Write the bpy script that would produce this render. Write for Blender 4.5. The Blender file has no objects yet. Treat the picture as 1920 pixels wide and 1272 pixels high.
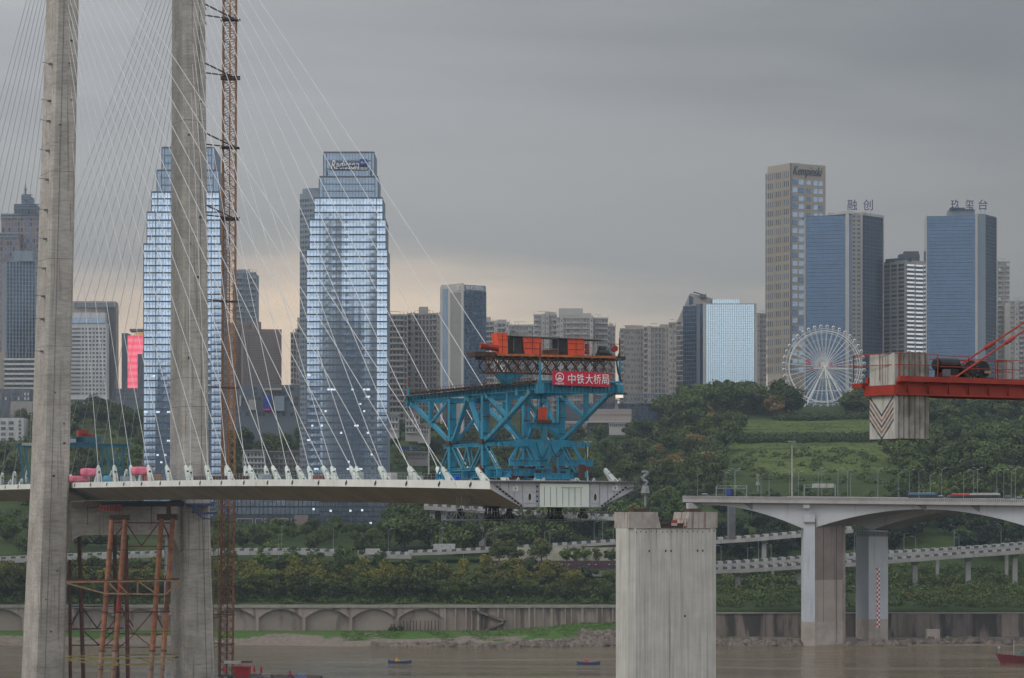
import bpy, bmesh, math, random
import numpy as np
from mathutils import Vector
C = bpy.context.scene.collection
RND = random.Random(11)
PI = math.pi
FOC, HOR, CZ = 5400.0, 965.0, 40.0      # focal length and horizon row in photo pixels; eye height above the river
def X(px, Y): return (px-960.0)/FOC*Y
def Z(py, Y): return CZ+(HOR-py)/FOC*Y
def P(px, py, Y): return Vector((X(px, Y), Y, Z(py, Y)))

# ------------------------------------------------------------ camera, sky, sun
sc = bpy.context.scene
cd = bpy.data.cameras.new('camera'); cam = bpy.data.objects.new('camera', cd); C.objects.link(cam)
cam.location = (0, 0, CZ); cam.rotation_euler = (PI/2, 0, 0)
cd.sensor_width = 36; cd.lens = 36*FOC/1920; cd.shift_y = (HOR-636)/1920
cd.clip_start = 1; cd.clip_end = 9000
sc.camera = cam
sc.view_settings.view_transform = 'Standard'; sc.view_settings.look = 'None'
sc.view_settings.exposure = 0.0; sc.view_settings.gamma = 1; sc.view_settings.use_curve_mapping = False
sc.cycles.max_bounces = 5; sc.cycles.diffuse_bounces = 2; sc.cycles.glossy_bounces = 3
sc.cycles.volume_bounces = 0; sc.cycles.transmission_bounces = 2; sc.cycles.caustics_reflective = False; sc.cycles.caustics_refractive = False
sc.cycles.use_denoising = True
sc.cycles.sample_clamp_indirect = 4

SUN_EL, SUN_AZ = math.radians(40), math.radians(246)   # azimuth of the sun seen from above, 180 = behind the camera
w = bpy.data.worlds.new('World'); sc.world = w; w.use_nodes = True
nt = w.node_tree; nt.nodes.clear()
def N(nt, t, **k):
    n = nt.nodes.new(t)
    for a, b in k.items(): setattr(n, a, b)
    return n
def L(nt, a, b): nt.links.new(a, b)
def MATH(nt, op, a, b=None, c=None, clamp=False):
    n = N(nt, 'ShaderNodeMath', operation=op, use_clamp=clamp)
    for i, v in enumerate((a, b, c)):
        if v is None: continue
        if isinstance(v, (int, float)): n.inputs[i].default_value = v
        else: L(nt, v, n.inputs[i])
    return n.outputs[0]
def MAPR(nt, v, a, b, c=0.0, d=1.0, smooth=True):
    n = N(nt, 'ShaderNodeMapRange'); n.interpolation_type = 'SMOOTHSTEP' if smooth else 'LINEAR'
    L(nt, v, n.inputs[0])
    for i, x in enumerate((a, b, c, d)): n.inputs[i+1].default_value = x
    return n.outputs[0]
def MIXC(nt, f, a, b, mode='MIX'):
    n = N(nt, 'ShaderNodeMix', data_type='RGBA', blend_type=mode); n.clamp_factor = True
    for i, v in ((0, f), (6, a), (7, b)):
        if isinstance(v, (int, float)): n.inputs[i].default_value = v
        elif isinstance(v, tuple): n.inputs[i].default_value = v if len(v) == 4 else v+(1,)
        else: L(nt, v, n.inputs[i])
    return n.outputs[2]
tc = N(nt, 'ShaderNodeTexCoord'); sx = N(nt, 'ShaderNodeSeparateXYZ'); L(nt, tc.outputs['Generated'], sx.inputs[0])
dx, dy, dz = sx.outputs
sky = N(nt, 'ShaderNodeTexSky', sky_type='NISHITA'); sky.sun_disc = False
sky.sun_elevation = SUN_EL; sky.sun_rotation = SUN_AZ
# cloud deck: slow noise stretched along the horizon
mp = N(nt, 'ShaderNodeMapping'); mp.inputs['Scale'].default_value = (3.0, 3.0, 14.0); L(nt, tc.outputs['Generated'], mp.inputs[0])
n1 = N(nt, 'ShaderNodeTexNoise'); n1.inputs['Scale'].default_value = 1.0; n1.inputs['Detail'].default_value = 5; n1.inputs['Roughness'].default_value = .5; n1.inputs['Distortion'].default_value = .4
L(nt, mp.outputs[0], n1.inputs[0])
mp2 = N(nt, 'ShaderNodeMapping'); mp2.inputs['Scale'].default_value = (9, 9, 60); mp2.inputs['Rotation'].default_value = (0, -.04, 0); L(nt, tc.outputs['Generated'], mp2.inputs[0])
n2 = N(nt, 'ShaderNodeTexNoise'); n2.inputs['Scale'].default_value = 1.0; n2.inputs['Detail'].default_value = 4; L(nt, mp2.outputs[0], n2.inputs[0])
back = MAPR(nt, dy, .75, -.6)                            # the sky behind the camera is the bright side
side = MAPR(nt, dx, -.2, .22)                            # and the far right the dark one
up = MAPR(nt, dz, 0.0, .6)
col = MIXC(nt, side, (4.3, 4.33, 4.42), (2.32, 2.38, 2.4))
low = MAPR(nt, dz, .17, .075)
col = MIXC(nt, MATH(nt, 'MULTIPLY', low, .55), col, (2.9, 2.85, 2.75))
col = MIXC(nt, MATH(nt, 'MULTIPLY', up, .8), col, (6.6, 6.85, 7.15))
col = MIXC(nt, back, col, (11.0, 11.3, 11.8))
# warm gap below the cloud base in front, lower towards the right
edge = MATH(nt, 'ADD', dz, MATH(nt, 'MULTIPLY', MATH(nt, 'SUBTRACT', n2.outputs[0], .5), .035))
edge = MATH(nt, 'ADD', edge, MATH(nt, 'MULTIPLY', MATH(nt, 'ABSOLUTE', MATH(nt, 'ADD', dx, .07)), .11))
glow = MAPR(nt, edge, .104, .060)
glow = MATH(nt, 'MULTIPLY', glow, MAPR(nt, dy, .2, .8))
gcol = MIXC(nt, MAPR(nt, dx, -.09, .11), (10.2, 8.0, 5.9), (7.2, 6.1, 4.9))
col = MIXC(nt, glow, col, gcol)
col = MIXC(nt, 1.0, col, MIXC(nt, MAPR(nt, n1.outputs[0], .25, .75), (.76, .77, .79), (1.20, 1.19, 1.17)), 'MULTIPLY')
col = MIXC(nt, .93, sky.outputs[0], col)
bg = N(nt, 'ShaderNodeBackground'); bg.inputs[1].default_value = .1; L(nt, col, bg.inputs[0])
wo = N(nt, 'ShaderNodeOutputWorld'); L(nt, bg.outputs[0], wo.inputs[0])

sd = bpy.data.lights.new('sun', 'SUN'); sd.energy = 1.15; sd.angle = math.radians(22); sd.color = (1, .95, .88)
sun = bpy.data.objects.new('sun', sd); C.objects.link(sun)
az = SUN_AZ
sdir = Vector((math.sin(az)*math.cos(SUN_EL), math.cos(az)*math.cos(SUN_EL), math.sin(SUN_EL)))
sun.rotation_euler = sdir.to_track_quat('Z', 'Y').to_euler(); sun.location = (0, -100, 400)

# ------------------------------------------------------------ materials
MATS = {}
def base_mat(name):
    m = bpy.data.materials.new(name); m.use_nodes = True
    return m, m.node_tree, m.node_tree.nodes['Principled BSDF']
def pmat(name, c1, c2=None, scale=1.0, rough=.8, bump=0.0, metal=0.0, spec=.3, stretch=(1, 1, 1), stain=None, lift=0.0, lo=.35, hi=.65, fine=None):
    """paint, stone or metal: two tones mixed by noise in object space; stain = (colour, amount) adds drip streaks; lift = tone shift from object to object"""
    if name in MATS: return MATS[name]
    m, t, b = base_mat(name)
    c2 = c2 or tuple(x*.8 for x in c1)
    tc = N(t, 'ShaderNodeTexCoord')
    mp = N(t, 'ShaderNodeMapping'); mp.inputs['Scale'].default_value = tuple(scale*s for s in stretch); L(t, tc.outputs['Object'], mp.inputs[0])
    n = N(t, 'ShaderNodeTexNoise'); n.inputs['Scale'].default_value = 1; n.inputs['Detail'].default_value = 6; n.inputs['Roughness'].default_value = .6
    L(t, mp.outputs[0], n.inputs[0])
    col = MIXC(t, MAPR(t, n.outputs[0], lo, hi), c1, c2)
    if fine:
        mp3 = N(t, 'ShaderNodeMapping'); mp3.inputs['Scale'].default_value = fine[0]; L(t, tc.outputs['Object'], mp3.inputs[0])
        n3 = N(t, 'ShaderNodeTexNoise'); n3.inputs['Scale'].default_value = 1; n3.inputs['Detail'].default_value = 4; L(t, mp3.outputs[0], n3.inputs[0])
        k = fine[1]
        col = MIXC(t, 1.0, col, MIXC(t, MAPR(t, n3.outputs[0], .3, .7), (1-k,)*3, (1+k,)*3), 'MULTIPLY')
    if stain:
        mp2 = N(t, 'ShaderNodeMapping'); mp2.inputs['Scale'].default_value = stain[2] if len(stain) > 2 else (1.1, 1.1, .05); L(t, tc.outputs['Object'], mp2.inputs[0])
        n2 = N(t, 'ShaderNodeTexNoise'); n2.inputs['Scale'].default_value = 1; n2.inputs['Detail'].default_value = 5; L(t, mp2.outputs[0], n2.inputs[0])
        th = stain[3] if len(stain) > 3 else (.56, .72)
        col = MIXC(t, MATH(t, 'MULTIPLY', MAPR(t, n2.outputs[0], *th), stain[1]), col, stain[0])
    if lift:
        oi = N(t, 'ShaderNodeObjectInfo')
        col = MIXC(t, 1.0, col, MIXC(t, oi.outputs['Random'], (1-lift,)*3, (1+lift,)*3), 'MULTIPLY')
    L(t, col, b.inputs['Base Color'])
    b.inputs['Roughness'].default_value = rough; b.inputs['Metallic'].default_value = metal
    b.inputs['Specular IOR Level'].default_value = spec
    if bump:
        bp = N(t, 'ShaderNodeBump'); bp.inputs['Strength'].default_value = bump; bp.inputs['Distance'].default_value = .1
        L(t, n.outputs[0], bp.inputs['Height']); L(t, bp.outputs[0], b.inputs['Normal'])
    MATS[name] = m
    return m
def emat(name, col, s):
    if name in MATS: return MATS[name]
    m, t, b = base_mat(name)
    b.inputs['Base Color'].default_value = col+(1,); b.inputs['Emission Color'].default_value = col+(1,); b.inputs['Emission Strength'].default_value = s
    MATS[name] = m
    return m
def glass(name, tint, cell=(1.35, 3.0), wob=.012, rough=.06, metal=.85, vary=.12, noise=.6):
    """coated curtain-wall glass: every pane tilts a little, so reflections break up as on a real facade"""
    if name in MATS: return MATS[name]
    m, t, b = base_mat(name)
    tc = N(t, 'ShaderNodeTexCoord'); geo = N(t, 'ShaderNodeNewGeometry')
    mp = N(t, 'ShaderNodeMapping'); mp.inputs['Scale'].default_value = (1/cell[0], 1/cell[0], 1/cell[1]); L(t, tc.outputs['Object'], mp.inputs[0])
    fl = N(t, 'ShaderNodeVectorMath', operation='FLOOR'); L(t, mp.outputs[0], fl.inputs[0])
    wn = N(t, 'ShaderNodeTexWhiteNoise', noise_dimensions='3D'); L(t, fl.outputs[0], wn.inputs[0])
    ns = N(t, 'ShaderNodeTexNoise'); ns.inputs['Scale'].default_value = noise; ns.inputs['Detail'].default_value = 3; L(t, tc.outputs['Object'], ns.inputs[0])
    a = N(t, 'ShaderNodeVectorMath', operation='ADD'); L(t, wn.outputs['Color'], a.inputs[0]); L(t, ns.outputs['Color'], a.inputs[1])
    s = N(t, 'ShaderNodeVectorMath', operation='SUBTRACT'); L(t, a.outputs[0], s.inputs[0]); s.inputs[1].default_value = (1, 1, 1)
    k = N(t, 'ShaderNodeVectorMath', operation='SCALE'); L(t, s.outputs[0], k.inputs[0]); k.inputs['Scale'].default_value = wob
    ad = N(t, 'ShaderNodeVectorMath', operation='ADD'); L(t, k.outputs[0], ad.inputs[0]); L(t, geo.outputs['Normal'], ad.inputs[1])
    no = N(t, 'ShaderNodeVectorMath', operation='NORMALIZE'); L(t, ad.outputs[0], no.inputs[0]); L(t, no.outputs[0], b.inputs['Normal'])
    col = MIXC(t, wn.outputs['Value'], tuple(x*(1-vary) for x in tint), tuple(min(1, x*(1+vary)) for x in tint))
    L(t, col, b.inputs['Base Color'])
    b.inputs['Roughness'].default_value = rough; b.inputs['Metallic'].default_value = metal
    MATS[name] = m
    return m
def leafmat(name, cols, rnd=.35):
    m, t, b = base_mat(name)
    tc = N(t, 'ShaderNodeTexCoord'); n = N(t, 'ShaderNodeTexNoise'); n.inputs['Scale'].default_value = .55; n.inputs['Detail'].default_value = 4
    L(t, tc.outputs['Object'], n.inputs[0])
    n2 = N(t, 'ShaderNodeTexNoise'); n2.inputs['Scale'].default_value = 2.5; L(t, tc.outputs['Object'], n2.inputs[0])
    oi = N(t, 'ShaderNodeObjectInfo')
    col = MIXC(t, MAPR(t, n.outputs[0], .3, .7), cols[0], cols[1])
    col = MIXC(t, MAPR(t, n2.outputs[0], .45, .75, 0, .6), col, cols[2])
    col = MIXC(t, 1.0, col, MIXC(t, oi.outputs['Random'], (1-rnd, 1-rnd, 1-rnd*.8), (1+rnd, 1+rnd*.8, 1+rnd*.5)), 'MULTIPLY')
    L(t, col, b.inputs['Base Color']); b.inputs['Roughness'].default_value = .75; b.inputs['Specular IOR Level'].default_value = .25
    MATS[name] = m
    return m

M_pyl = pmat('pylon_concrete', (.325, .298, .262), (.43, .40, .355), .16, .9, .3, lift=.05, stain=((.16, .14, .12), .65, (1.8, 1.8, .05), (.54, .7)), fine=((.5, .5, 2.2), .13))
M_pier = pmat('pier_concrete', (.43, .415, .38), (.50, .485, .45), .3, .9, .2, stain=((.17, .15, .125), .65, (2.1, 2.1, .04), (.56, .74)), fine=((4, 4, .1), .13))
M_ped = pmat('pedestal_concrete', (.30, .265, .235), (.40, .37, .34), .5, .9, .2, stain=((.16, .08, .05), .8, (1.5, 1.5, .1), (.52, .68)))
M_white = pmat('white_deck_paint', (.86, .86, .82), (.76, .76, .72), .15, .5, stain=((.45, .33, .24), .35, (.5, .5, .3), (.6, .75)))
M_undershade = pmat('deck_underside_shade', (.27, .25, .215), (.21, .195, .17), .12, .6, fine=((.1, .1, .1), .1))  # white steel underneath too; its shade is put into this darker colour
M_greyst = pmat('grey_steel', (.52, .52, .545), (.45, .45, .47), .5, .6)
M_dgrey = pmat('dark_grey_steel', (.12, .125, .14), (.17, .17, .18), .6, .6)
M_pale = pmat('pale_green_primer', (.66, .72, .65), (.72, .77, .70), .3, .6)
M_anch = pmat('anchor_primer', (.62, .66, .60), (.50, .53, .48), .6, .5)
M_cable = pmat('cable_sheath', (.60, .60, .59), (.52, .52, .52), .2, .45)
M_cabledk = pmat('cable_sheath_grey', (.34, .34, .35), (.26, .26, .27), .05, .5)
M_blue = pmat('teal_blue_paint', (.012, .19, .31), (.03, .25, .37), .5, .5, stain=((.09, .075, .06), .7, (1.4, 1.4, .35), (.55, .68)))
M_blue2 = pmat('faded_teal_paint', (.03, .19, .27), (.05, .23, .31), .35, .6, stain=((.08, .09, .09), .4))
M_red = pmat('orange_red_sheet', (.78, .10, .035), (.66, .075, .03), .8, .5, stain=((.30, .04, .02), .5, (2, 2, .3)))
M_red2 = pmat('crane_red', (.35, .036, .02), (.26, .03, .018), 1.2, .45, stain=((.16, .03, .02), .5, (2, 2, .6)))
M_orange = pmat('orange_tube', (.36, .16, .075), (.24, .09, .045), .6, .6, stain=((.14, .05, .03), .6, (1.5, 1.5, .15)))
M_rust = pmat('rust', (.17, .065, .035), (.10, .045, .03), 1.1, .85)
M_rustdk = pmat('dark_rust', (.055, .035, .028), (.09, .05, .035), 1.2, .85)
M_yel = pmat('yellow_steel', (.30, .21, .10), (.20, .12, .07), .7, .6)
M_olive = pmat('dull_yellow_steel', (.26, .22, .06), (.18, .14, .06), .7, .6)
M_black = pmat('black_steel', (.02, .021, .023), (.035, .035, .035), 1.5, .5)
M_mast = pmat('mast_rust_orange', (.46, .24, .10), (.30, .15, .07), .5, .7)
M_mastor = pmat('mast_ladder_orange', (.58, .27, .08), (.44, .19, .06), .5, .6)
M_banner = pmat('banner_red', (.60, .02, .06), (.52, .02, .05), .5, .6)
M_txt = pmat('lettering_white', (.8, .8, .8), (.8, .8, .8), 1, .6)
M_txtblue = pmat('lettering_blue', (.03, .045, .15), (.03, .04, .12), 1, .5)
M_txtdk = pmat('lettering_dark', (.05, .07, .09), (.05, .07, .09), 1, .5)
M_bsign = pmat('sign_blue', (.025, .05, .26), (.02, .045, .22), 1, .5)
M_txtred = pmat('lettering_red', (.55, .05, .07), (.5, .05, .06), 1, .5)
M_slab = pmat('counterweight_concrete', (.36, .345, .315), (.20, .185, .16), 1.1, .9, .5, stain=((.10, .085, .06), .6, (2.2, 2.2, .5), (.5, .68)), lift=.12)
M_slabw = pmat('counterweight_pale', (.46, .45, .42), (.38, .37, .34), 1.0, .9, .3, stain=((.2, .18, .15), .5, (6, 6, .5), (.5, .68)))
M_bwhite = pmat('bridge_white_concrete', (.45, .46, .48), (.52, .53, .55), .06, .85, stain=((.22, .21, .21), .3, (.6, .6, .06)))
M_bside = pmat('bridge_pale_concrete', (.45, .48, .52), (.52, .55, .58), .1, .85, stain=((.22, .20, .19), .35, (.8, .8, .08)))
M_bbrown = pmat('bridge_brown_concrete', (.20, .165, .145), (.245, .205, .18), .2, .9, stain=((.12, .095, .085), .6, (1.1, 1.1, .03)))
M_btide = pmat('tide_stained_concrete', (.34, .29, .25), (.42, .37, .33), .3, .9, stain=((.2, .16, .13), .5, (1.1, 1.1, .05)))
M_parapet = pmat('parapet_concrete', (.40, .385, .365), (.33, .315, .30), .3, .85)
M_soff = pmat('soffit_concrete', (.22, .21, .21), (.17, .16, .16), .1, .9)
M_road = pmat('asphalt', (.055, .055, .057), (.075, .074, .072), .3, .9)
M_conc = pmat('viaduct_concrete', (.36, .35, .33), (.28, .27, .255), .2, .9, stain=((.15, .14, .12), .5, (.7, .7, .08)))
M_barw = pmat('barrier_white', (.43, .43, .415), (.32, .315, .30), .8, .7)
M_bark = pmat('barrier_black', (.07, .07, .08), (.10, .10, .11), .8, .7)
M_quay = pmat('quay_stone', (.27, .215, .185), (.335, .275, .24), .12, .95, .3, stain=((.075, .062, .052), .8, (.35, .35, .04), (.52, .66)))
M_quay2 = pmat('quay_recess_stone', (.23, .19, .165), (.28, .235, .205), .1, .95, .3, stain=((.09, .075, .065), .6, (.3, .3, .1)))
M_quaydk = pmat('quay_dark_stone', (.12, .10, .088), (.27, .22, .19), .14, .95, .3, stretch=(1, 1, .25), stain=((.045, .04, .036), .85, (.3, .3, .06), (.46, .6)))
M_cap = pmat('quay_cap', (.30, .28, .25), (.22, .21, .19), .3, .9)
M_rock = pmat('shore_rock', (.22, .18, .15), (.11, .095, .08), .4, .95, .4, lift=.1)
M_lamp = pmat('lamp_grey', (.27, .31, .33), (.22, .26, .28), .5, .5)
M_lampd = pmat('lamp_dark', (.10, .13, .14), (.08, .10, .11), .5, .5)
M_bark_t = pmat('tree_bark', (.09, .07, .055), (.06, .05, .04), 2, .95)

# ------------------------------------------------------------ mesh helpers
class MB:
    def __init__(s): s.v = []; s.f = []; s.m = []
    def poly(s, pts, faces, mi=0):
        o = len(s.v); s.v += [tuple(p) for p in pts]
        for f in faces: s.f.append(tuple(i+o for i in f)); s.m.append(mi)
    def hexa(s, p, mi=0):       # 8 points: bottom ring 0-3, top ring 4-7
        s.poly(p, [(3, 2, 1, 0), (4, 5, 6, 7), (0, 1, 5, 4), (1, 2, 6, 5), (2, 3, 7, 6), (3, 0, 4, 7)], mi)
    def box(s, c, ax, ay, az, mi=0):     # half-axis vectors
        c, ax, ay, az = Vector(c), Vector(ax), Vector(ay), Vector(az)
        s.hexa([c-ax-ay-az, c+ax-ay-az, c+ax+ay-az, c-ax+ay-az, c-ax-ay+az, c+ax-ay+az, c+ax+ay+az, c-ax+ay+az], mi)
    def aabb(s, x0, x1, y0, y1, z0, z1, mi=0):
        s.box(((x0+x1)/2, (y0+y1)/2, (z0+z1)/2), ((x1-x0)/2, 0, 0), (0, (y1-y0)/2, 0), (0, 0, (z1-z0)/2), mi)
    def prism(s, pts, off, mi=0):         # planar ring swept by off
        n = len(pts); off = Vector(off); a = [Vector(p) for p in pts]
        s.poly(a+[p+off for p in a], [tuple(range(n))[::-1], tuple(range(n, 2*n))]+[(i, (i+1) % n, n+(i+1) % n, n+i) for i in range(n)], mi)
    def beam(s, a, b, wd, ht, up=(0, 0, 1), mi=0):
        a, b = Vector(a), Vector(b); d = (b-a).normalized(); up = Vector(up)
        if abs(d.dot(up)) > .98: up = Vector((1, 0, 0)) if abs(d.x) < .9 else Vector((0, 1, 0))
        sd = d.cross(up).normalized(); u = sd.cross(d).normalized()
        s.box((a+b)/2, sd*wd/2, d*((b-a).length/2), u*ht/2, mi)
    def tube(s, a, b, r, n=6, r2=None, mi=0, cap=True):
        a, b = Vector(a), Vector(b); d = (b-a).normalized(); r2 = r if r2 is None else r2
        up = Vector((0, 0, 1)) if abs(d.z) < .9 else Vector((1, 0, 0))
        u = d.cross(up).normalized(); v = d.cross(u)
        p = [a+(u*math.cos(2*PI*i/n)+v*math.sin(2*PI*i/n))*r for i in range(n)]+[b+(u*math.cos(2*PI*i/n)+v*math.sin(2*PI*i/n))*r2 for i in range(n)]
        f = [(i, n+i, n+(i+1) % n, (i+1) % n) for i in range(n)]
        if cap: f += [tuple(range(n)), tuple(range(n, 2*n))[::-1]]
        s.poly(p, f, mi)
    def quad(s, a, b, c, d, mi=0): s.poly([a, b, c, d], [(0, 1, 2, 3)], mi)
    def ball(s, c, r, n=8, k=5, sq=(1, 1, 1), mi=0):
        c = Vector(c); pts = [c+Vector((0, 0, r*sq[2]))]
        for j in range(1, k):
            th = PI*j/k
            for i in range(n): pts.append(c+Vector((r*sq[0]*math.sin(th)*math.cos(2*PI*i/n), r*sq[1]*math.sin(th)*math.sin(2*PI*i/n), r*sq[2]*math.cos(th))))
        pts.append(c-Vector((0, 0, r*sq[2]))); f = []
        for i in range(n): f.append((0, 1+i, 1+(i+1) % n)); e = 1+(k-2)*n; f.append((len(pts)-1, e+(i+1) % n, e+i))
        for j in range(k-2):
            for i in range(n): q = 1+j*n; f.append((q+i, q+n+i, q+n+(i+1) % n, q+(i+1) % n))
        s.poly(pts, f, mi)
    def mesh(s, name, mats, org=None, smooth=False):
        me = bpy.data.meshes.new(name)
        v = s.v if org is None else [(a-org[0], b-org[1], c-org[2]) for a, b, c in s.v]
        me.from_pydata(v, [], s.f)
        for m in (mats if isinstance(mats, (list, tuple)) else [mats]): me.materials.append(m)
        if any(s.m): me.polygons.foreach_set('material_index', s.m)
        if smooth: me.polygons.foreach_set('use_smooth', [True]*len(s.f))
        me.update()
        return me
    def build(s, name, mats, parent=None, kind=None, org=None, smooth=False, label=None):
        """linked as one mesh object; its points are given in world space and moved to the parent's frame"""
        if not s.f: return None
        if parent is not None: org = ORG[parent.name]
        me = s.mesh(name, mats, org, smooth)
        o = bpy.data.objects.new(name, me); C.objects.link(o)
        if parent is not None: o.parent = parent; ORG[o.name] = org
        else:
            o.location = org if org is not None else (0, 0, 0); ORG[o.name] = tuple(o.location)
        if kind: o['kind'] = kind
        if label: o['label'] = label
        return o
ORG = {}
def tag(o, label, cat, group=None, kind=None):
    o['label'] = label; o['category'] = cat
    if group: o['group'] = group
    if kind: o['kind'] = kind
    return o
def thing(name, label, cat, loc, group=None):
    o = bpy.data.objects.new(name, None); C.objects.link(o); o.location = loc; o.empty_display_size = .5
    ORG[o.name] = tuple(loc)
    return tag(o, label, cat, group)
def copy_tree(o, parent=None, loc=None, rz=None, scale=None, label=None):
    c = o.copy(); C.objects.link(c)
    if parent is not None: c.parent = parent
    if loc is not None: c.location = loc
    if rz is not None: c.rotation_euler = (0, 0, rz)
    if scale is not None: c.scale = scale
    if label: c['label'] = label
    for ch in KIDS.get(o.name, ()): copy_tree(ch, c)
    return c
KIDS = {}
def kids_of(o):
    KIDS[o.name] = [c for c in C.objects if c.parent == o]
    for c in KIDS[o.name]: kids_of(c)
ORD = 'first second third fourth fifth sixth seventh eighth ninth tenth eleventh twelfth thirteenth fourteenth fifteenth sixteenth seventeenth eighteenth nineteenth twentieth'.split()
def nth(i): return ORD[i] if i < 20 else ('twenty-'+ORD[i-20] if i < 29 else 'thirty-'+ORD[i-30] if i > 29 else 'thirtieth')
def text_mesh(s, size, ext=.1, shear=0.0):
    cu = bpy.data.curves.new('lettering', 'FONT'); cu.body = s; cu.size = size; cu.extrude = ext; cu.align_x = 'CENTER'; cu.align_y = 'CENTER'; cu.shear = shear; cu.resolution_u = 3
    o = bpy.data.objects.new('lettering', cu); C.objects.link(o)
    dg = bpy.context.evaluated_depsgraph_get(); me = bpy.data.meshes.new_from_object(o.evaluated_get(dg)); bpy.data.objects.remove(o)
    return me
def lettering(s, c, right, up, width, height, mat, parent, ext=.1, shear=0.0, name='lettering', bold=0.0, kind=None):
    """text turned to a mesh and fitted to width x height round c, in the plane of right and up"""
    me = text_mesh(s, 1.0, .05, shear)
    n = len(me.vertices); a = np.empty(n*3); me.vertices.foreach_get('co', a); a = a.reshape(-1, 3)
    mn, mx = a.min(0), a.max(0); q = (a-(mn+mx)/2)/np.maximum(mx-mn, 1e-6)
    right, up = Vector(right).normalized(), Vector(up).normalized(); nn = right.cross(up)
    org = np.array(ORG[parent.name]); out = np.array(c)-org+q[:, :1]*np.array(right)*width+q[:, 1:2]*np.array(up)*height+q[:, 2:3]*np.array(nn)*2*ext
    me.vertices.foreach_set('co', out.ravel()); me.materials.clear(); me.materials.append(mat); me.name = name; me.update()
    o = bpy.data.objects.new(name, me); C.objects.link(o); o.parent = parent; ORG[o.name] = tuple(org)
    if kind: o['kind'] = kind
    return o
# ------------------------------------------------------------ terrain and river
NZ = [(RND.uniform(0, 6), RND.uniform(0, 6), RND.uniform(.002, .02), RND.uniform(.002, .02)) for _ in range(8)]
def wob(x, y): return sum(math.sin(a+x*c)*math.cos(b+y*d) for a, b, c, d in NZ)/8
LEFT = [(-3000, 60), (-900, 25), (-90, 6), (-60, -3), (868, -3), (874, .05), (884, .9), (898, 1.9), (924.5, 2.8), (926.5, 11.0), (950, 12.5), (1000, 18), (1040, 22), (1100, 30), (1200, 37), (1280, 54), (1400, 74), (1550, 92), (1700, 100), (2200, 112), (3000, 135)]
RIGHT = [(-3000, 60), (-900, 25), (-90, 6), (-60, -3), (868, -3), (876, -.4), (884, .5), (898, 1.2), (906.5, 1.6), (908.5, 9.6), (950, 15), (1000, 19), (1040, 30), (1100, 44), (1200, 60), (1300, 74), (1400, 86), (1480, 96), (1600, 99), (1700, 101), (2200, 108), (3000, 135)]
LY, LZ = zip(*LEFT); RY, RZ = zip(*RIGHT)
def ssm(a, b, x):
    t = min(1, max(0, (x-a)/(b-a))); return t*t*(3-2*t)
def terr(x, y):
    px = 960+FOC*x/max(y, 400)
    t = ssm(1150, 1345, px)
    z = float(np.interp(y, LY, LZ))*(1-t)+float(np.interp(y, RY, RZ))*t
    if y > 960: z += wob(x, y)*min(8, (y-960)*.03)
    if 1270 < y < 1800 and 270 < px < 700: z -= 10*ssm(1270, 1500, y)*ssm(270, 420, px)*ssm(700, 600, px) if y < 1800 else 0
    if 872 < y < 924:           # bar of mud and rubble that swells out into the stream near the pier
        z += 3.0*math.exp(-((px-1130)/130)**2)*max(0, (y-880)/44)
        z -= .9*ssm(640, 420, px)*ssm(905, 885, y)
    return z
def grid(name, xs, ys, zf, mat, kind='structure'):
    mb = MB(); nx = len(xs)
    for y in ys:
        for x in xs: mb.v.append((x, y, zf(x, y)))
    for j in range(len(ys)-1):
        for i in range(nx-1):
            a = j*nx+i; mb.f.append((a, a+1, a+nx+1, a+nx)); mb.m.append(0)
    return mb.build(name, mat, kind=kind, smooth=True)
# ground: grass, soil and mud by height and noise
m, t, b = base_mat('ground'); MATS['ground'] = m
tcn = N(t, 'ShaderNodeTexCoord'); sp = N(t, 'ShaderNodeSeparateXYZ'); L(t, tcn.outputs['Object'], sp.inputs[0])
nn = N(t, 'ShaderNodeTexNoise'); nn.inputs['Scale'].default_value = .05; nn.inputs['Detail'].default_value = 8; nn.inputs['Roughness'].default_value = .65; L(t, tcn.outputs['Object'], nn.inputs[0])
nf = N(t, 'ShaderNodeTexNoise'); nf.inputs['Scale'].default_value = .7; nf.inputs['Detail'].default_value = 6; L(t, tcn.outputs['Object'], nf.inputs[0])
mps = N(t, 'ShaderNodeMapping'); mps.inputs['Scale'].default_value = (.05, .05, .9); L(t, tcn.outputs['Object'], mps.inputs[0])
nst = N(t, 'ShaderNodeTexNoise'); nst.inputs['Scale'].default_value = 1; nst.inputs['Detail'].default_value = 4; L(t, mps.outputs[0], nst.inputs[0])
lx = MATH(t, 'MULTIPLY', MAPR(t, sp.outputs[0], 92, 100), MAPR(t, sp.outputs[0], 182, 172)); ly = MATH(t, 'MULTIPLY', MAPR(t, sp.outputs[1], 1165, 1185), MAPR(t, sp.outputs[1], 1425, 1415))
gr = MIXC(t, MATH(t, 'MULTIPLY', lx, ly), MIXC(t, MAPR(t, nn.outputs[0], .35, .65), (.03, .05, .014), (.055, .08, .02)), MIXC(t, MAPR(t, nn.outputs[0], .35, .65), (.075, .11, .026), (.12, .15, .036)))
gr = MIXC(t, MAPR(t, nf.outputs[0], .45, .7, 0, .7), gr, (.03, .05, .016))
gr = MIXC(t, MAPR(t, nst.outputs[0], .5, .68, 0, .8), gr, (.028, .045, .016))
mud = MIXC(t, MAPR(t, nf.outputs[0], .3, .7), (.15, .125, .10), (.24, .195, .16))
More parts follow.
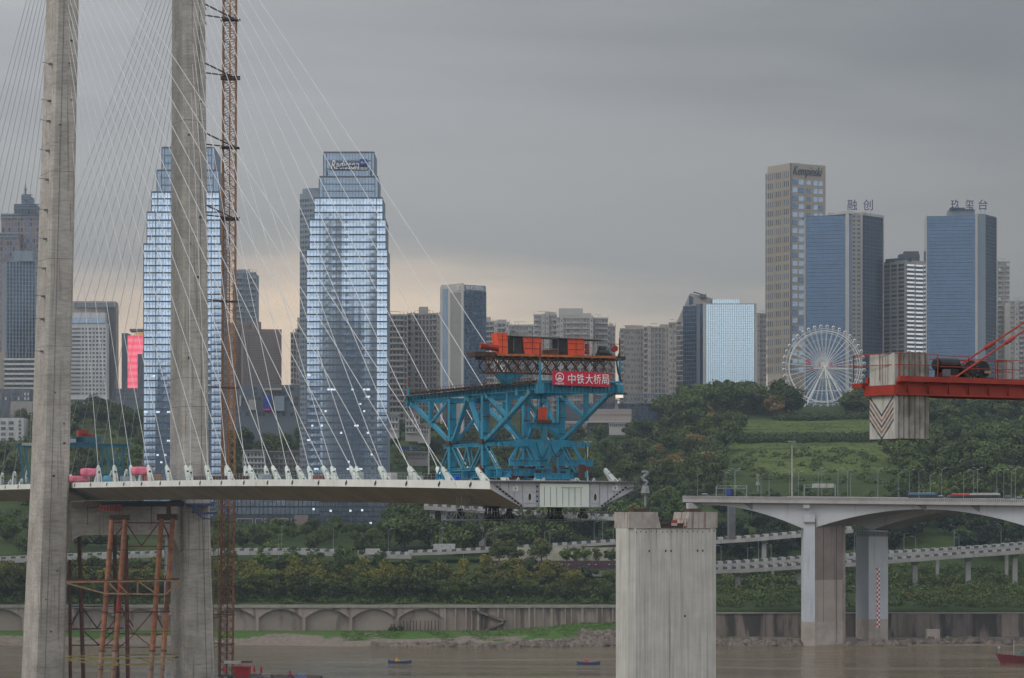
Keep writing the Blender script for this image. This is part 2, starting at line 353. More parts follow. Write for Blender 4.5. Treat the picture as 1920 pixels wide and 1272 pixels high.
# lush green patches on the foreshore
zz = MATH(t, 'ADD', sp.outputs[2], MATH(t, 'MULTIPLY', MATH(t, 'SUBTRACT', nn.outputs[0], .52), 9.0))
fore = MIXC(t, MAPR(t, zz, 1.35, 1.75), mud, MIXC(t, MAPR(t, nf.outputs[0], .35, .65), (.045, .10, .02), (.075, .135, .03)))
colr = MIXC(t, MAPR(t, sp.outputs[2], 6, 8), fore, gr)
L(t, colr, b.inputs['Base Color']); b.inputs['Roughness'].default_value = .95; b.inputs['Specular IOR Level'].default_value = .15
bp = N(t, 'ShaderNodeBump'); bp.inputs['Strength'].default_value = .8; bp.inputs['Distance'].default_value = .8; L(t, nf.outputs[0], bp.inputs['Height']); L(t, bp.outputs[0], b.inputs['Normal'])
xs = sorted(set([-2400, -1800, -1300, -900, -600, -450]+[round(-340+i*5.0, 2) for i in range(136)]+[400, 460, 550, 700, 900, 1300, 1800, 2400]))
ys = [-3000, -2000, -1200, -900, -500, -200, -90, -75, -60, 400, 800, 860, 866, 870, 874, 878, 882, 886, 890, 894, 898, 903, 906.5, 908.5, 914, 920, 924.5, 926.5]+[932+i*8 for i in range(84)]+[1620, 1660, 1700, 1760, 1850, 2000, 2200, 2500, 3000]
ground = grid('ground', xs, ys, terr, m)
m, t, b = base_mat('river_water'); MATS['river_water'] = m
tcn = N(t, 'ShaderNodeTexCoord')
def wn(scale, det):
    mp = N(t, 'ShaderNodeMapping'); mp.inputs['Scale'].default_value = scale; L(t, tcn.outputs['Object'], mp.inputs[0])
    n = N(t, 'ShaderNodeTexNoise'); n.inputs['Scale'].default_value = 1; n.inputs['Detail'].default_value = det; n.inputs['Distortion'].default_value = .5; L(t, mp.outputs[0], n.inputs[0])
    return n.outputs[0]
h1 = wn((.35, .5, 1), 4); h2 = wn((.02, .035, 1), 5); h3 = wn((.008, .07, 1), 5)
bsum = MATH(t, 'ADD', MATH(t, 'MULTIPLY', h1, .35), MATH(t, 'MULTIPLY', h2, 2.0))
bp = N(t, 'ShaderNodeBump'); bp.inputs['Strength'].default_value = 1.0; bp.inputs['Distance'].default_value = 1.2; L(t, bsum, bp.inputs['Height'])
L(t, bp.outputs[0], b.inputs['Normal'])
L(t, MIXC(t, MAPR(t, h3, .3, .7), (.105, .076, .036), (.15, .115, .065)), b.inputs['Base Color'])
L(t, MAPR(t, h3, .35, .7, .05, .22), b.inputs['Roughness']); b.inputs['Specular IOR Level'].default_value = .25; b.inputs['IOR'].default_value = 1.22
mb = MB(); mb.quad((-2400, -80, 0), (2400, -80, 0), (2400, 880, 0), (-2400, 880, 0)); mb.build('river', m, kind='structure')

# ------------------------------------------------------------ quay wall of the far bank: arches on the left, buttressed and stained stretches beyond
YQ = 923.0
def zq(py): return Z(py, YQ)
quay = thing('quay_wall', 'long brown stone quay wall with arched bays and buttresses along the river', 'quay wall', (X(600, YQ), YQ, 0))
ztop = zq(1140); BAY = X(570, YQ)-X(482.5, YQ); x0 = X(482.5, YQ)
bays = [k for k in range(-7, 4)]
for k in bays:
    a, c = x0+k*BAY, x0+(k+1)*BAY; mid = (a+c)/2; hw = BAY/2-.5; zs, zc = zq(1159), zq(1142.5)
    ring = []
    n = 14
    for i in range(n+1):
        u = -1+2*i/n; ring.append((mid+u*hw, zs+(zc-zs)*(1-abs(u)**2.1)))
    mb = MB()
    for i in range(n):
        (xa, za), (xb, zb) = ring[i], ring[i+1]
        mb.hexa([(xa, YQ, za), (xb, YQ, zb), (xb, YQ+2.2, zb), (xa, YQ+2.2, za), (xa, YQ, ztop), (xb, YQ, ztop), (xb, YQ+2.2, ztop), (xa, YQ+2.2, ztop)])
    mb.aabb(a+.02, mid-hw, YQ+.02, YQ+2.2, zs-.01, ztop-.01); mb.aabb(mid+hw, c-.02, YQ+.02, YQ+2.2, zs-.01, ztop-.01)
    mb.build('arch_bay', M_quay, quay)
    mb = MB(); mb.aabb(mid-hw-.4, mid+hw+.4, YQ+1.0, YQ+2.1, 1.0, ztop-.2); mb.aabb(mid-hw, mid+hw, YQ+.75, YQ+.99, 1.0, zq(1168)); mb.build('bay_infill', M_quay2, quay)
    mb = MB(); mb.aabb(a-.5, a+.5, YQ-.35, YQ+1.0, .5, zs+.4); mb.build('pillar', M_quay, quay)
xe = x0+4*BAY
mb = MB(); mb.aabb(x0-7*BAY, X(1190, YQ), YQ-.4, YQ+2.5, ztop, ztop+.9); mb.build('coping', M_cap, quay)
mb = MB(); mb.aabb(xe-1, X(1190, YQ), YQ+.6, YQ+2.3, .3, ztop); mb.build('wall_face', M_quay, quay)
x = xe
while x < X(1185, YQ):
    wd = RND.uniform(.35, .75); mb = MB(); mb.aabb(x, x+wd, YQ-.25, YQ+.6, .5, ztop-RND.uniform(0, .3)); mb.build('buttress', RND.choice([M_quay, M_quay, M_quay2]), quay)
    x += RND.choice([1.9, 2.6, 3.4, 4.6])
mb = MB()
for (pa, ya), (pb, yb) in (((882, 1140), (948, 1163)), ((948, 1163), (900, 1186))):
    a, c = P(pa, ya, YQ-.9), P(pb, yb, YQ-.9)
    mb.hexa([(a.x, YQ-1.2, a.z-.7), (c.x, YQ-1.2, c.z-.7), (c.x, YQ+.6, c.z-.7), (a.x, YQ+.6, a.z-.7), (a.x, YQ-1.2, a.z), (c.x, YQ-1.2, c.z), (c.x, YQ+.6, c.z), (a.x, YQ+.6, a.z)])
mb.build('stair_flight', M_quaydk, quay)
mb = MB()
for px in (757, 763, 769, 775, 781, 788, 797, 803, 809, 816, 822): mb.tube(P(px, 1189, YQ-1), P(px, 1164, YQ-1), .14, 5)
mb.build('iron_stake', M_rustdk, quay, kind='stuff')
YR = 905.5
quay2 = thing('quay_wall', 'dark water-stained quay wall behind the white bridge piers', 'quay wall', (X(1600, YR), YR, 0))
zt = Z(1151, YR); x = X(1180, YR)
while x < X(2000, YR):
    wd = RND.uniform(7, 13); mb = MB(); j = RND.uniform(0, .25)
    mb.aabb(x, x+wd-.08, YR-j, YR+2, .2, zt); mb.build('wall_panel', M_quaydk if RND.random() < .65 else M_quay, quay2); x += wd
mb = MB(); mb.aabb(X(1180, YR), X(2000, YR), YR-.5, YR+2.1, zt, zt+.35); mb.build('coping', M_cap, quay2)
mb = MB(); mb.aabb(X(1738, 893), X(1762, 893), 893, 897, .2, Z(1181, 893)); o = mb.build('concrete_block', M_btide, org=(X(1750, 893), 893, 0)); tag(o, 'square brown concrete block standing at the foot of the stained quay', 'block')
# rubble along the water
def rocks(name, spans, mat, n, label, smax):
    mb = MB()
    for _ in range(n):
        (a, b2, ya, yb) = RND.choice(spans); px = RND.uniform(a, b2); Y = RND.uniform(ya, yb); x = X(px, Y); z = max(terr(x, Y), -.1); r = smax*RND.random()**2.2+.12
        q = [Vector((x, Y, z))+Vector((RND.uniform(-1, 1)*r*1.5, RND.uniform(-1, 1)*r, RND.uniform(-.3, .8)*r)) for _ in range(1)]
        c = q[0]; pts = []
        for i in range(6):
            an = i*PI/3+RND.uniform(-.3, .3); pts.append(c+Vector((math.cos(an)*r*1.4, math.sin(an)*r, -r*.4)))
        for i in range(6):
            an = i*PI/3+RND.uniform(-.3, .3); pts.append(c+Vector((math.cos(an)*r*.8, math.sin(an)*r*.6, r*RND.uniform(.3, .7))))
        mb.poly(pts, [(0, 1, 2, 3, 4, 5)[::-1], (6, 7, 8, 9, 10, 11)]+[(i, (i+1) % 6, 6+(i+1) % 6, 6+i) for i in range(6)])
    o = mb.build(name, mat, kind='stuff'); o['label'] = label
rocks('rubble', [(1340, 1500, 877, 892), (1340, 1500, 877, 884), (1590, 1700, 878, 884), (1690, 1920, 882, 892)], M_rock, 1500, 'broken rock and rubble at the foot of the stained quay', 1.1)
rocks('rubble', [(960, 1160, 872, 884), (1040, 1160, 874, 890), (700, 1000, 873, 880), (1090, 1160, 886, 900)], M_rock, 1500, 'loose brown stones along the green foreshore', .9)
# ------------------------------------------------------------ cable-stayed bridge under construction
AX = Vector((-.3815, .924, 0)).normalized(); CX = Vector((.924, .3815, 0)).normalized()
N0 = Vector((-5.67, 450, 0))
def B(s, o, z): return N0+AX*s+CX*o+Vector((0, 0, z))
UZ = Vector((0, 0, 1))
_pz = np.polyfit([-14, 0, 37, 90, 150, 260, 342, 440, 520], [5.0, 5.3, 5.9, 6.6, 7.0, 7.4, 7.8, 7.9, 7.9], 3)
def zd(s): return 40+float(np.polyval(_pz, s))
S_T = 258.0
deck = thing('bridge_deck', 'long white steel bridge deck still ending in mid-air beside the lone concrete pier', 'bridge deck', tuple(B(-12, 10, 45)))
SEC = [(-2.5, 0), (-2.35, -1.25), (3.2, -4.0), (17.8, -4.0), (23.85, -1.25), (24, 0)]
def secpt(s, i, skew=False, ds=0): o, dz_ = SEC[i]; return B(s+(5*(o+2.5)/26.5 if skew else 0), o, zd(s)+dz_)
s = -12.0; segs = []
while s < 520:
    e = 0.0 if s < 0 else s+15; segs.append((s, e)); s = e
for k, (a, e) in enumerate(segs):
    sk = k == 0
    g = .04
    pa = [secpt(a, i, sk) for i in range(6)]; pb = [secpt(e-g, i) for i in range(6)]
    mb = MB(); mb.poly(pa+pb, [(0, 1, 2, 3, 4, 5), (11, 10, 9, 8, 7, 6)]+[(i+1, i, 6+i, 7+i) for i in range(5)]+[(0, 5, 11, 6)])
    mb.m = [2, 0, 1, 0, 0, 0, 1, 2][:len(mb.f)]
    mb.m = [2, 2, 1, 0, 0, 0, 1, 2]
    mb.build('deck_segment', [M_undershade, M_white, M_greyst], deck)
    # slot in the fascia and weld seam
    mb = MB(); c = B((a+e)/2+2, -2.5, zd((a+e)/2)-.55); mb.box(c, AX*.42+UZ*-.28, CX*.03, UZ*.2+AX*.06); mb.build('drain_slot', M_black, deck)
# end face: grey diaphragm with stiffeners, pale centre panel, manholes and edge lugs
def E(o, dz_, out=0.0): s_ = -12+5*(o+2.5)/26.5; return B(s_-out, o, zd(-12)+dz_)
mb = MB(); mb.hexa([E(-2.6, -.12, 1.0), E(24.2, -.12, 1.0), E(24.2, -.12, 0), E(-2.6, -.12, 0), E(-2.6, .06, 1.0), E(24.2, .06, 1.0), E(24.2, .06, 0), E(-2.6, .06, 0)]); mb.build('top_flange', M_dgrey, deck)
mb = MB(); mb.prism([E(-1.6, -.2, .04), E(3.3, -3.9, .04), E(17.7, -3.9, .04), E(22.6, -.2, .04)], E(0, 0, .1)-E(0, 0, 0)); mb.build('end_diaphragm', M_greyst, deck)
mb = MB(); mb.hexa([E(6.3, -3.95, .5), E(15.3, -3.95, .5), E(15.3, -3.95, .1), E(6.3, -3.95, .1), E(6.3, -.35, .5), E(15.3, -.35, .5), E(15.3, -.35, .1), E(6.3, -.35, .1)]); cpan = mb.build('centre_panel', M_pale, deck)
mb = MB()
for i in range(7):
    o = 7.1+i*1.12; mb.box(E(o, -2.3 if 0 < i < 6 else -2.3, .53), CX*.035, AX*.03, UZ*1.45)
mb.box(E(10.5, -.95, .53), CX*3.4, AX*.03, UZ*.04)
mb.build('stiffener', pmat('pale_groove', (.28, .32, .28), None, 1, .7), cpan)
mb = MB()
for o, h0, h1 in ((-.6, -.2, -1.2), (.9, -.2, -2.2), (1.9, -.2, -2.9), (3.4, -.2, -3.85), (5.9, -.2, -3.85), (15.7, -.2, -3.85), (17.5, -.2, -3.85), (19.0, -.2, -2.9), (20.2, -.2, -2.1), (21.6, -.2, -1.1)):
    mb.box(E(o, (h0+h1)/2, .2), CX*.05, AX*.1, UZ*abs(h0-h1)/2)
for o0, o1, h in ((1.0, 3.2, -1.7), (3.5, 5.8, -3.3), (3.5, 5.8, -1.6), (15.8, 17.4, -1.6), (15.8, 17.4, -3.3), (19, 21.2, -1.4), (.9, 2.6, -.75), (19.1, 20.6, -.6)): mb.beam(E(o0, h, .2), E(o1, h, .2), .1, .08)
mb.beam(E(-1.7, -.35, .22), E(3.2, -3.55, .22), .12, .1); mb.beam(E(22.7, -.35, .22), E(17.8, -3.55, .22), .12, .1)
mb.build('diaphragm_stiffener', M_greyst, deck)
for o, h in ((4.6, -2.4), (16.6, -2.4)):
    mb = MB(); ring = [E(o+.38*math.cos(i*PI/6), h+.75*math.sin(i*PI/6), .16) for i in range(12)]; mb.prism(ring, E(0, 0, .05)-E(0, 0, 0)); fr = mb.build('manhole_frame', M_pale, deck)
    mb = MB(); ring = [E(o+.27*math.cos(i*PI/6), h+.6*math.sin(i*PI/6), .22) for i in range(12)]; mb.prism(ring, E(0, 0, .02)-E(0, 0, 0)); mb.build('manhole', M_black, fr)
for o, h in ((2.0, -1.1), (20.3, -.95)):
    mb = MB(); mb.box(E(o, h, .2), CX*.45, AX*.06, UZ*.38); mb.build('access_plate', M_pale, deck)
    mb = MB(); mb.box(E(o, h, .28), CX*.14, AX*.03, UZ*.12); mb.build('plate_hole', M_black, deck)
for i in range(9):
    u = (i+.5)/9
    for (oa, ob) in ((-1.5, 3.3), (22.6, 17.6)):
        mb = MB(); mb.ball(E(oa+(ob-oa)*u, -.7-u*3.2, .25), .17, 6, 4); mb.build('edge_lug', M_black, deck)
for o in (6.0, 6.03, 5.96):
    pass
for i in range(4): mb = MB(); mb.ball(E(5.9, -.8-i*.75, .3), .16, 6, 4); mb.build('bolt_lug', M_black, deck)
for o in (5.4, 7.0, 16.2, 2.4, 21):
    mb = MB(); mb.tube(E(o, .05, .5)-CX*.25, E(o, .55, .5), .1, 5); mb.tube(E(o, .55, .5), E(o, .05, .5)+CX*.25, .1, 5); mb.build('lifting_eye', M_greyst, deck)
mb = MB(); mb.beam(E(22.5, -1.0, .4), E(25.0, -.55, .4), .5, .06); mb.beam(E(18.2, -3.6, .5), E(25.2, -.75, .5), .3, .06); mb.box(E(24.1, .3, .4), CX*.12, AX*.12, UZ*.3); mb.build('edge_platform', M_dgrey, deck)
# cable anchor housings
def anchor(sv, o, d, big):
    p = B(sv-4.2, o, zd(sv)-.1); q = p+d*3.6
    mb = MB(); u = d.cross(CX).normalized()
    for sg in (-1, 1):
        mb.hexa([p+CX*(sg*.34)-d.cross(CX)*.0-AX*1.0-CX*.07, p+CX*(sg*.34)+AX*1.0-CX*.07, p+CX*(sg*.34)+AX*1.0+CX*.07, p+CX*(sg*.34)-AX*1.0+CX*.07,
                 q+CX*(sg*.34)-AX*.25-CX*.07, q+CX*(sg*.34)+AX*.25-CX*.07, q+CX*(sg*.34)+AX*.25+CX*.07, q+CX*(sg*.34)-AX*.25+CX*.07])
    mb.tube(p+UZ*.1, q+d*.25, .34, 8)
    mb.ball(q+d*.2, .36, 8, 5)
    a = mb.build('cable_anchor', M_anch, deck)
    mb = MB(); mb.box(p+d*2.5-AX*.42, CX*.2, UZ*.2, AX*.12); mb.build('anchor_hole', M_black, a)
def top_pt(side, k):
    z = 191-2.35*k
    return (B(S_T, -3.4+.035*(162-z), z) if side == 0 else B(S_T, 27.7, z))
CABG = ['white stay cables of the near cable plane', 'white stay cables of the far cable plane', 'back stay cables of the near cable plane', 'back stay cables of the far cable plane']
for i in list(range(0, 17))+list(range(19, 34)):
    for side, o in ((0, 0.0), (1, 21.8)):
        sv = 15.0*i; kk = i-1 if i < 18 else 34-1-i+0
        kk = max(kk, 0)
        T = top_pt(side, kk); A = B(sv-4.2, o, zd(sv)); d = (T-A).normalized()
        if i < 18 or i > 18: anchor(sv, o, d, True)
        if i == 0: continue
        back = i > 18
        a = A+d*3.3; mb = MB(); mb.tube(a, T, .064 if not back else .05, 5, cap=False)
        c = mb.build('stay_cable', M_cable if not back else M_cabledk, org=tuple(a))
        if not back: tag(c, 'white stay cable on the %s edge of the deck, %s from the unfinished end' % (('near', 'far')[side], nth(i-1)), 'stay cable', CABG[side])
        else: tag(c, 'grey back stay cable on the %s edge of the deck, %s beyond the concrete pylon' % (('near', 'far')[side], nth(i-19)), 'stay cable', CABG[2+side])
# railings, kept as real posts and rails
for o in (-2.3, 23.8):
    mb = MB(); s = 18.0
    while s < 500:
        a = B(s, o, zd(s)); mb.beam(a, a+UZ*1.25, .06, .06)
        b2 = B(s+2, o, zd(s+2))
        for h in (.65, 1.2): mb.beam(a+UZ*h, b2+UZ*h, .035, .035)
        s += 2
    mb.build('railing', M_lamp, deck, kind='stuff')
# materials and gear lying on the deck
DG = 'materials stored on the bridge deck'
def dbox(s, o, z0, ls, lo, h, mat, name, label, cat):
    mb = MB(); c = B(s, o, zd(s)+z0+h/2); mb.box(c, AX*ls/2, CX*lo/2, UZ*h/2)
    if name == 'tarp_bundle':
        pass
    ob = mb.build(name, mat, org=tuple(B(s, o, zd(s)+z0))); tag(ob, label, cat); return ob
M_pink = pmat('pink_tarp', (.55, .10, .17), (.66, .20, .27), .8, .55, bump=.3)
M_tarpb = pmat('blue_tarp', (.05, .28, .42), (.07, .34, .48), 1, .5)
def bundle(px, py0, py1, w_px, s, mat, label):
    Y = B(s, 6, 0).y; c = P(px, (py0+py1)/2, Y); rx = w_px/2/FOC*Y; rz = (py1-py0)/2/FOC*Y
    mb = MB(); n, m_ = 20, 9
    for j in range(m_):
        for i in range(n):
            an = 2*PI*i/n; ca, sa = math.cos(an), math.sin(an); r = (abs(ca)**6+abs(sa)**6)**(-1/6)
            sag = [.80, .97, 1, 1, .99, .97, .93, .85, .55][j]; zz_ = [-1, -.8, -.4, 0, .4, .75, .92, 1.0, 1.02][j]+.08*math.sin(an*3+1)*(1 if j > 4 else .2)
            mb.v.append(tuple(c+Vector((ca*r*rx*sag*(1+.03*math.sin(an*7)), sa*r*2.2*sag, zz_*rz))))
    for j in range(m_-1):
        for i in range(n): mb.f.append((j*n+i, j*n+(i+1) % n, (j+1)*n+(i+1) % n, (j+1)*n+i)); mb.m.append(0)
    mb.f.append(tuple(range(n))[::-1]); mb.m.append(0); mb.f.append(tuple((m_-1)*n+i for i in range(n))); mb.m.append(0)
    o = mb.build('tarp_bundle', mat, org=tuple(c-Vector((0, 0, rz))), smooth=True); tag(o, label, 'bundle'); return o
bundle(169, 879, 893, 34, 246, M_pink, 'smaller pink tarpaulin bundle on the deck beside the near pylon leg')
bundle(266, 876, 891, 37, 205, M_pink, 'large rounded pink tarpaulin bundle on the deck in front of the blue gantry')
bundle(148, 893, 905, 38, 250, M_pink, 'low flat pink bundle lying against the near pylon leg')
bundle(201, 893, 904, 11, 228, M_tarpb, 'small blue tarpaulin bundle on the deck between the pink ones')
for i, (s, o, ls, lo, h, mt, nm, lb, ct) in enumerate([
    (203, 3.5, 7, 2.4, 1.5, M_red2, 'red_crate', 'red steel crate under the large pink bundle', 'crate'),
    (196, 2.2, 3, 2, 1.6, M_yel, 'yellow_crate', 'yellow box on the deck beside the red crate', 'crate'),
    (221, 2.5, 4, 2, 1.3, M_lamp, 'grey_crate', 'grey box on the deck behind the railing near the blue bundle', 'crate'),
    (262, 3.0, 3, 2, 1.6, M_red2, 'red_crate', 'red box on the deck beyond the near pylon leg', 'crate'),
    (288, 3.0, 5, 2, 1.2, M_lamp, 'grey_crate', 'pale box on the deck at the picture edge beyond the pylon', 'crate'),
    (168, 9.0, 11, 9, 1.0, M_rustdk, 'formwork_stack', 'dark formwork stack at the foot of the far pylon leg', 'formwork'),
    (66, 4.0, 1.5, 1.2, 1.3, M_barw, 'white_cabinet', 'white cabinet standing on the deck among the cable anchors', 'cabinet'),
    (57, 7.0, 1.5, 1.2, 1.2, M_barw, 'white_cabinet', 'white cabinet on the deck near the second glass tower base', 'cabinet'),
    (33, 2.2, 5.0, 1.0, .7, M_barw, 'sheet_stack', 'stack of pale sheets on the deck between the last two anchors', 'stack'),
    (10.5, .8, 2.0, .9, .55, pmat('bright_blue_tarp', (.03, .08, .62), (.03, .07, .5), 1, .5), 'blue_tarp', 'bright blue tarpaulin lying on the deck beside the lifting gantry', 'tarpaulin'),
    (120, 3.5, 4, 1.5, 1.0, M_lamp, 'grey_crate', 'low grey box on the deck midway along the railing', 'crate'),
    (90, 5, 6, 1.5, .8, M_rust, 'rust_beam_stack', 'stack of rusty beams on the deck middle', 'stack')]):
    dbox(s, o, .0, ls, lo, h, mt, nm, lb, ct)

# ------------------------------------------------------------ pylon: two leaning legs cast in lifts, and the portal beam
pyl = thing('bridge_pylon', 'tall grey concrete bridge pylon with two legs and a cross beam under the deck', 'pylon', tuple(B(S_T, 11, 0)))
def legc(side, z):
    if side == 0: o = float(np.interp(z, [0, 47, 162, 230], [-8.2, -6.5, -3.4, -1.6])); wd = float(np.interp(z, [0, 47, 162, 230], [7.4, 6.6, 5.5, 5.0]))
    else: o = float(np.interp(z, [0, 47, 162, 230], [28.8, 27.9, 27.7, 27.6])); wd = float(np.interp(z, [0, 47, 162, 230], [7.2, 6.5, 5.5, 5.0]))
    return o, wd, float(np.interp(z, [0, 47, 162, 230], [14, 12.6, 11, 10.4]))
def legring(side, z):
    o, wd, ln = legc(side, z); c = .55
    return [B(S_T+y, o+x, z) for x, y in ((-wd/2+c, -ln/2), (wd/2-c, -ln/2), (wd/2, -ln/2+c), (wd/2, ln/2-c), (wd/2-c, ln/2), (-wd/2+c, ln/2), (-wd/2, ln/2-c), (-wd/2, -ln/2+c))]
for side in (0, 1):
    z = -3.0
    while z < 215:
        z1 = z+6.9
        a, c = legring(side, z+.045), legring(side, z1-.045); mb = MB()
        mb.poly(a+c, [(0, 1, 2, 3, 4, 5, 6, 7)[::-1], (8, 9, 10, 11, 12, 13, 14, 15)]+[(i, (i+1) % 8, 8+(i+1) % 8, 8+i) for i in range(8)])
        mb.build('concrete_lift', M_pyl, pyl)
        ctr = sum(a, Vector())/8; ctr2 = sum(c, Vector())/8
        a2 = [ctr+(p-ctr)*.985+UZ*-.1 for p in a]; mb = MB()
        mb.poly(a2+[p+UZ*.12 for p in a2], [(0, 1, 2, 3, 4, 5, 6, 7)[::-1], (8, 9, 10, 11, 12, 13, 14, 15)]+[(i, (i+1) % 8, 8+(i+1) % 8, 8+i) for i in range(8)]); mb.build('construction_joint', M_rustdk if RND.random() < .25 else M_pyl, pyl)
        if RND.random() < .5:
            o, wd, ln = legc(side, z); f = B(S_T-ln/2-.03, o+RND.uniform(-.3, .3)*wd, z+RND.uniform(1, 5)); mb = MB(); mb.box(f, CX*RND.uniform(.15, .35), AX*.05, UZ*RND.uniform(.15, .3)); mb.build('form_tie_box', M_rustdk, pyl)
        z = z1
    # steel strip running up the face
    mb = MB()
    for zz_ in range(0, 200, 5):
        o, wd, ln = legc(side, zz_); o2, wd2, ln2 = legc(side, zz_+5); q = -.16 if side == 0 else .2
        mb.tube(B(S_T-ln/2-.08, o+q*wd, zz_), B(S_T-ln2/2-.08, o2+q*wd2, zz_+5), .055, 4)
    mb.build('conduit', M_dgrey, pyl)
# brackets left on the outer side of the near leg
for py in (124, 193, 231, 286, 340, 397, 451, 506, 558, 601, 661):
    z = Z(py, 686); o, wd, ln = legc(0, z); a = B(S_T-3, o-wd/2, z); mb = MB()
    mb.box(a-CX*.3, CX*.5, AX*.5, UZ*.22); mb.tube(a, a-CX*2.6-AX*1.0+UZ*.15, .07, 4); mb.build('outrigger_bracket', M_dgrey, pyl)
for py in (18, 45, 92, 147, 200, 252, 283, 355, 415, 470, 520):
    z = Z(py, 699); o, wd, ln = legc(1, z); a = B(S_T-3, o+wd/2, z); mb = MB(); mb.box(a+CX*.3, CX*.4, AX*.3, UZ*.2); mb.tube(a+UZ*.4, a+CX*1.0-UZ*.4, .08, 4); mb.build('outrigger_bracket', M_dgrey, pyl)
# cross beam with rounded haunches
mb = MB(); zt, zb = 43.0, Z(1003, 690); oL, oR = -6.5+3.1, 27.9-3.1; r = 4.0
prof = [(oL-1.5, zt), (oL-1.5, zb-r)]
for i in range(7): an = i/6*PI/2; prof.append((oL+r-r*math.cos(an)+.6, zb-r+r*math.sin(an)))
for i in range(7): an = i/6*PI/2; prof.append((oR-r+r*math.sin(an)-.6, zb-r+r*math.cos(an)))
prof += [(oR+1.5, zb-r), (oR+1.5, zt)]
mb.prism([B(S_T-4.2, o, z) for o, z in prof], AX*8.4); mb.build('cross_beam', M_pyl, pyl)
for i in range(9):
    o = oL+2.5+i*2.6; mb = MB(); mb.box(B(S_T-4.24, o, 40.5), CX*.05, AX*.05, UZ*3.0); mb.build('rust_streak_bar', M_rust, pyl) if i in (1, 4, 7) else None
# bearings, jacks and scaffolds between beam and deck
def clutter(name, px0, px1, py0, py1, Y, d, mat, label, cat, n=0, mat2=None):
    mb = MB(); a, c = P(px0, py1, Y), P(px1, py0, Y)
    if n == 0: mb.aabb(a.x, c.x, Y, Y+d, a.z, c.z)
    else:
        for i in range(n):
            x = a.x+(c.x-a.x)*(i+.5)/n; wd = (c.x-a.x)/n*.36; h = (c.z-a.z)*RND.uniform(.6, 1)
            mb.aabb(x-wd, x+wd, Y, Y+d*.5, a.z, a.z+h)
        mb.aabb(a.x, c.x, Y+.2, Y+d, a.z, a.z+(c.z-a.z)*.2)
        mb.aabb(a.x+.1, c.x-.1, Y+.1, Y+d-.1, a.z+(c.z-a.z)*.55, a.z+(c.z-a.z)*.66)
    o = mb.build(name, mat, org=((a.x+c.x)/2, Y, a.z)); tag(o, label, cat); return o
clutter('steel_support_beam', 158, 345, 940, 950, 683, 3, pmat('navy_steel', (.03, .04, .07), (.05, .05, .08), .6, .6), 'dark steel beam spanning under the deck between the pylon legs', 'beam')
clutter('hanging_scaffold', 134, 186, 942, 950, 681, 2, M_rustdk, 'dark rusty working platform hung under the deck beside the near leg', 'scaffold')
clutter('jacking_frame', 186, 228, 945, 958, 679, 2.5, M_red2, 'red jacking frame under the deck above the orange tubes', 'jacking frame', 8)
clutter('support_beam', 205, 240, 966, 976, 676, 3, M_rustdk, 'dark cap beam on the left pair of orange tubes', 'beam')
clutter('support_beam', 294, 331, 964, 976, 676, 3, M_rustdk, 'dark cap beam on the right pair of orange tubes', 'beam')
clutter('support_post', 312, 320, 943, 964, 678, 1, M_rust, 'short rusty post above the right cap beam', 'post')
o = clutter('blue_platform', 348, 398, 944, 949, 690, 4, M_bsign, 'blue working platform wrapped round the far leg under the deck', 'platform', 0)
mb = MB(); M_nb = pmat('dull_blue_steel', (.04, .07, .2), (.05, .07, .16), .5, .6); o.data.materials.clear(); o.data.materials.append(M_nb)
for k in range(7):
    a = P(362+k*3.5, 948+k*2.6, 689.5); mb.beam(a, a+Vector((0, 0, -1.6)), .15, .15)
mb.beam(P(358, 945, 689.4), P(380, 963, 689.4), .3, .3); mb.beam(P(360, 955, 689.4), P(382, 973, 689.4), .3, .3); mb.beam(P(380, 963, 689.4), P(408, 962, 689.4), .3, .5); mb.beam(P(380, 972, 689.4), P(400, 974, 689.4), .2, .3)
mb.beam(P(395, 975, 689.4), P(416, 948, 689.4), .15, .15)
o = mb.build('sloping_walkway', M_nb, org=tuple(P(370, 960, 689.4))); tag(o, 'blue sloping walkway hung beside the far leg below the deck', 'walkway')
# falsework tubes
fw = thing('falsework_tower', 'orange and rust-red steel tube falsework standing between the pylon legs', 'falsework', (X(240, 680), 680, 0))
TUB = [(210, 975, 186, 1290, 672, .62, M_orange), (235, 975, 211, 1290, 672, .62, M_orange), (303, 973, 281, 1290, 672, .62, M_orange), (324, 973, 302, 1290, 672, .6, M_orange),
       (148, 1006, 157, 1290, 694, .5, M_rust), (131, 1050, 132, 1290, 694, .42, M_rust), (214, 1000, 221, 1290, 694, .5, M_rustdk), (236, 1000, 240, 1290, 694, .5, M_rust), (312, 1000, 309, 1290, 694, .4, M_bside)]
M_tan = pmat('tan_tube', (.34, .22, .16), (.26, .16, .11), .6, .7); M_tubred = pmat('tube_red', (.33, .04, .03), (.24, .04, .03), .6, .6)
for i, (xa, ya, xb, yb, Y, r, mt) in enumerate(TUB):
    a, b2 = P(xa, ya, Y), P(xb, yb, Y); L_ = (b2-a).length; n = 6
    cuts = [0, .36, .55, .78, 1.0] if i < 4 else [0, .5, 1.0]
    for j in range(len(cuts)-1):
        p, q = a.lerp(b2, cuts[j]), a.lerp(b2, cuts[j+1]); mm = mt
        if i < 4: mm = [M_orange, M_tubred if i in (1,) else (M_rust if i == 3 else M_orange), M_orange, M_tan][j]
        mb = MB(); mb.tube(p, q, r, 10); seg = mb.build('tube', mm, fw, smooth=False)
        d = (q-p).normalized(); mb = MB(); mb.tube(q-d*.12, q+d*.12, r*1.35, 10); mb.tube(p.lerp(q, .5)-d*.06, p.lerp(q, .5)+d*.06, r*1.2, 10); mb.build('flange', M_rustdk, seg)
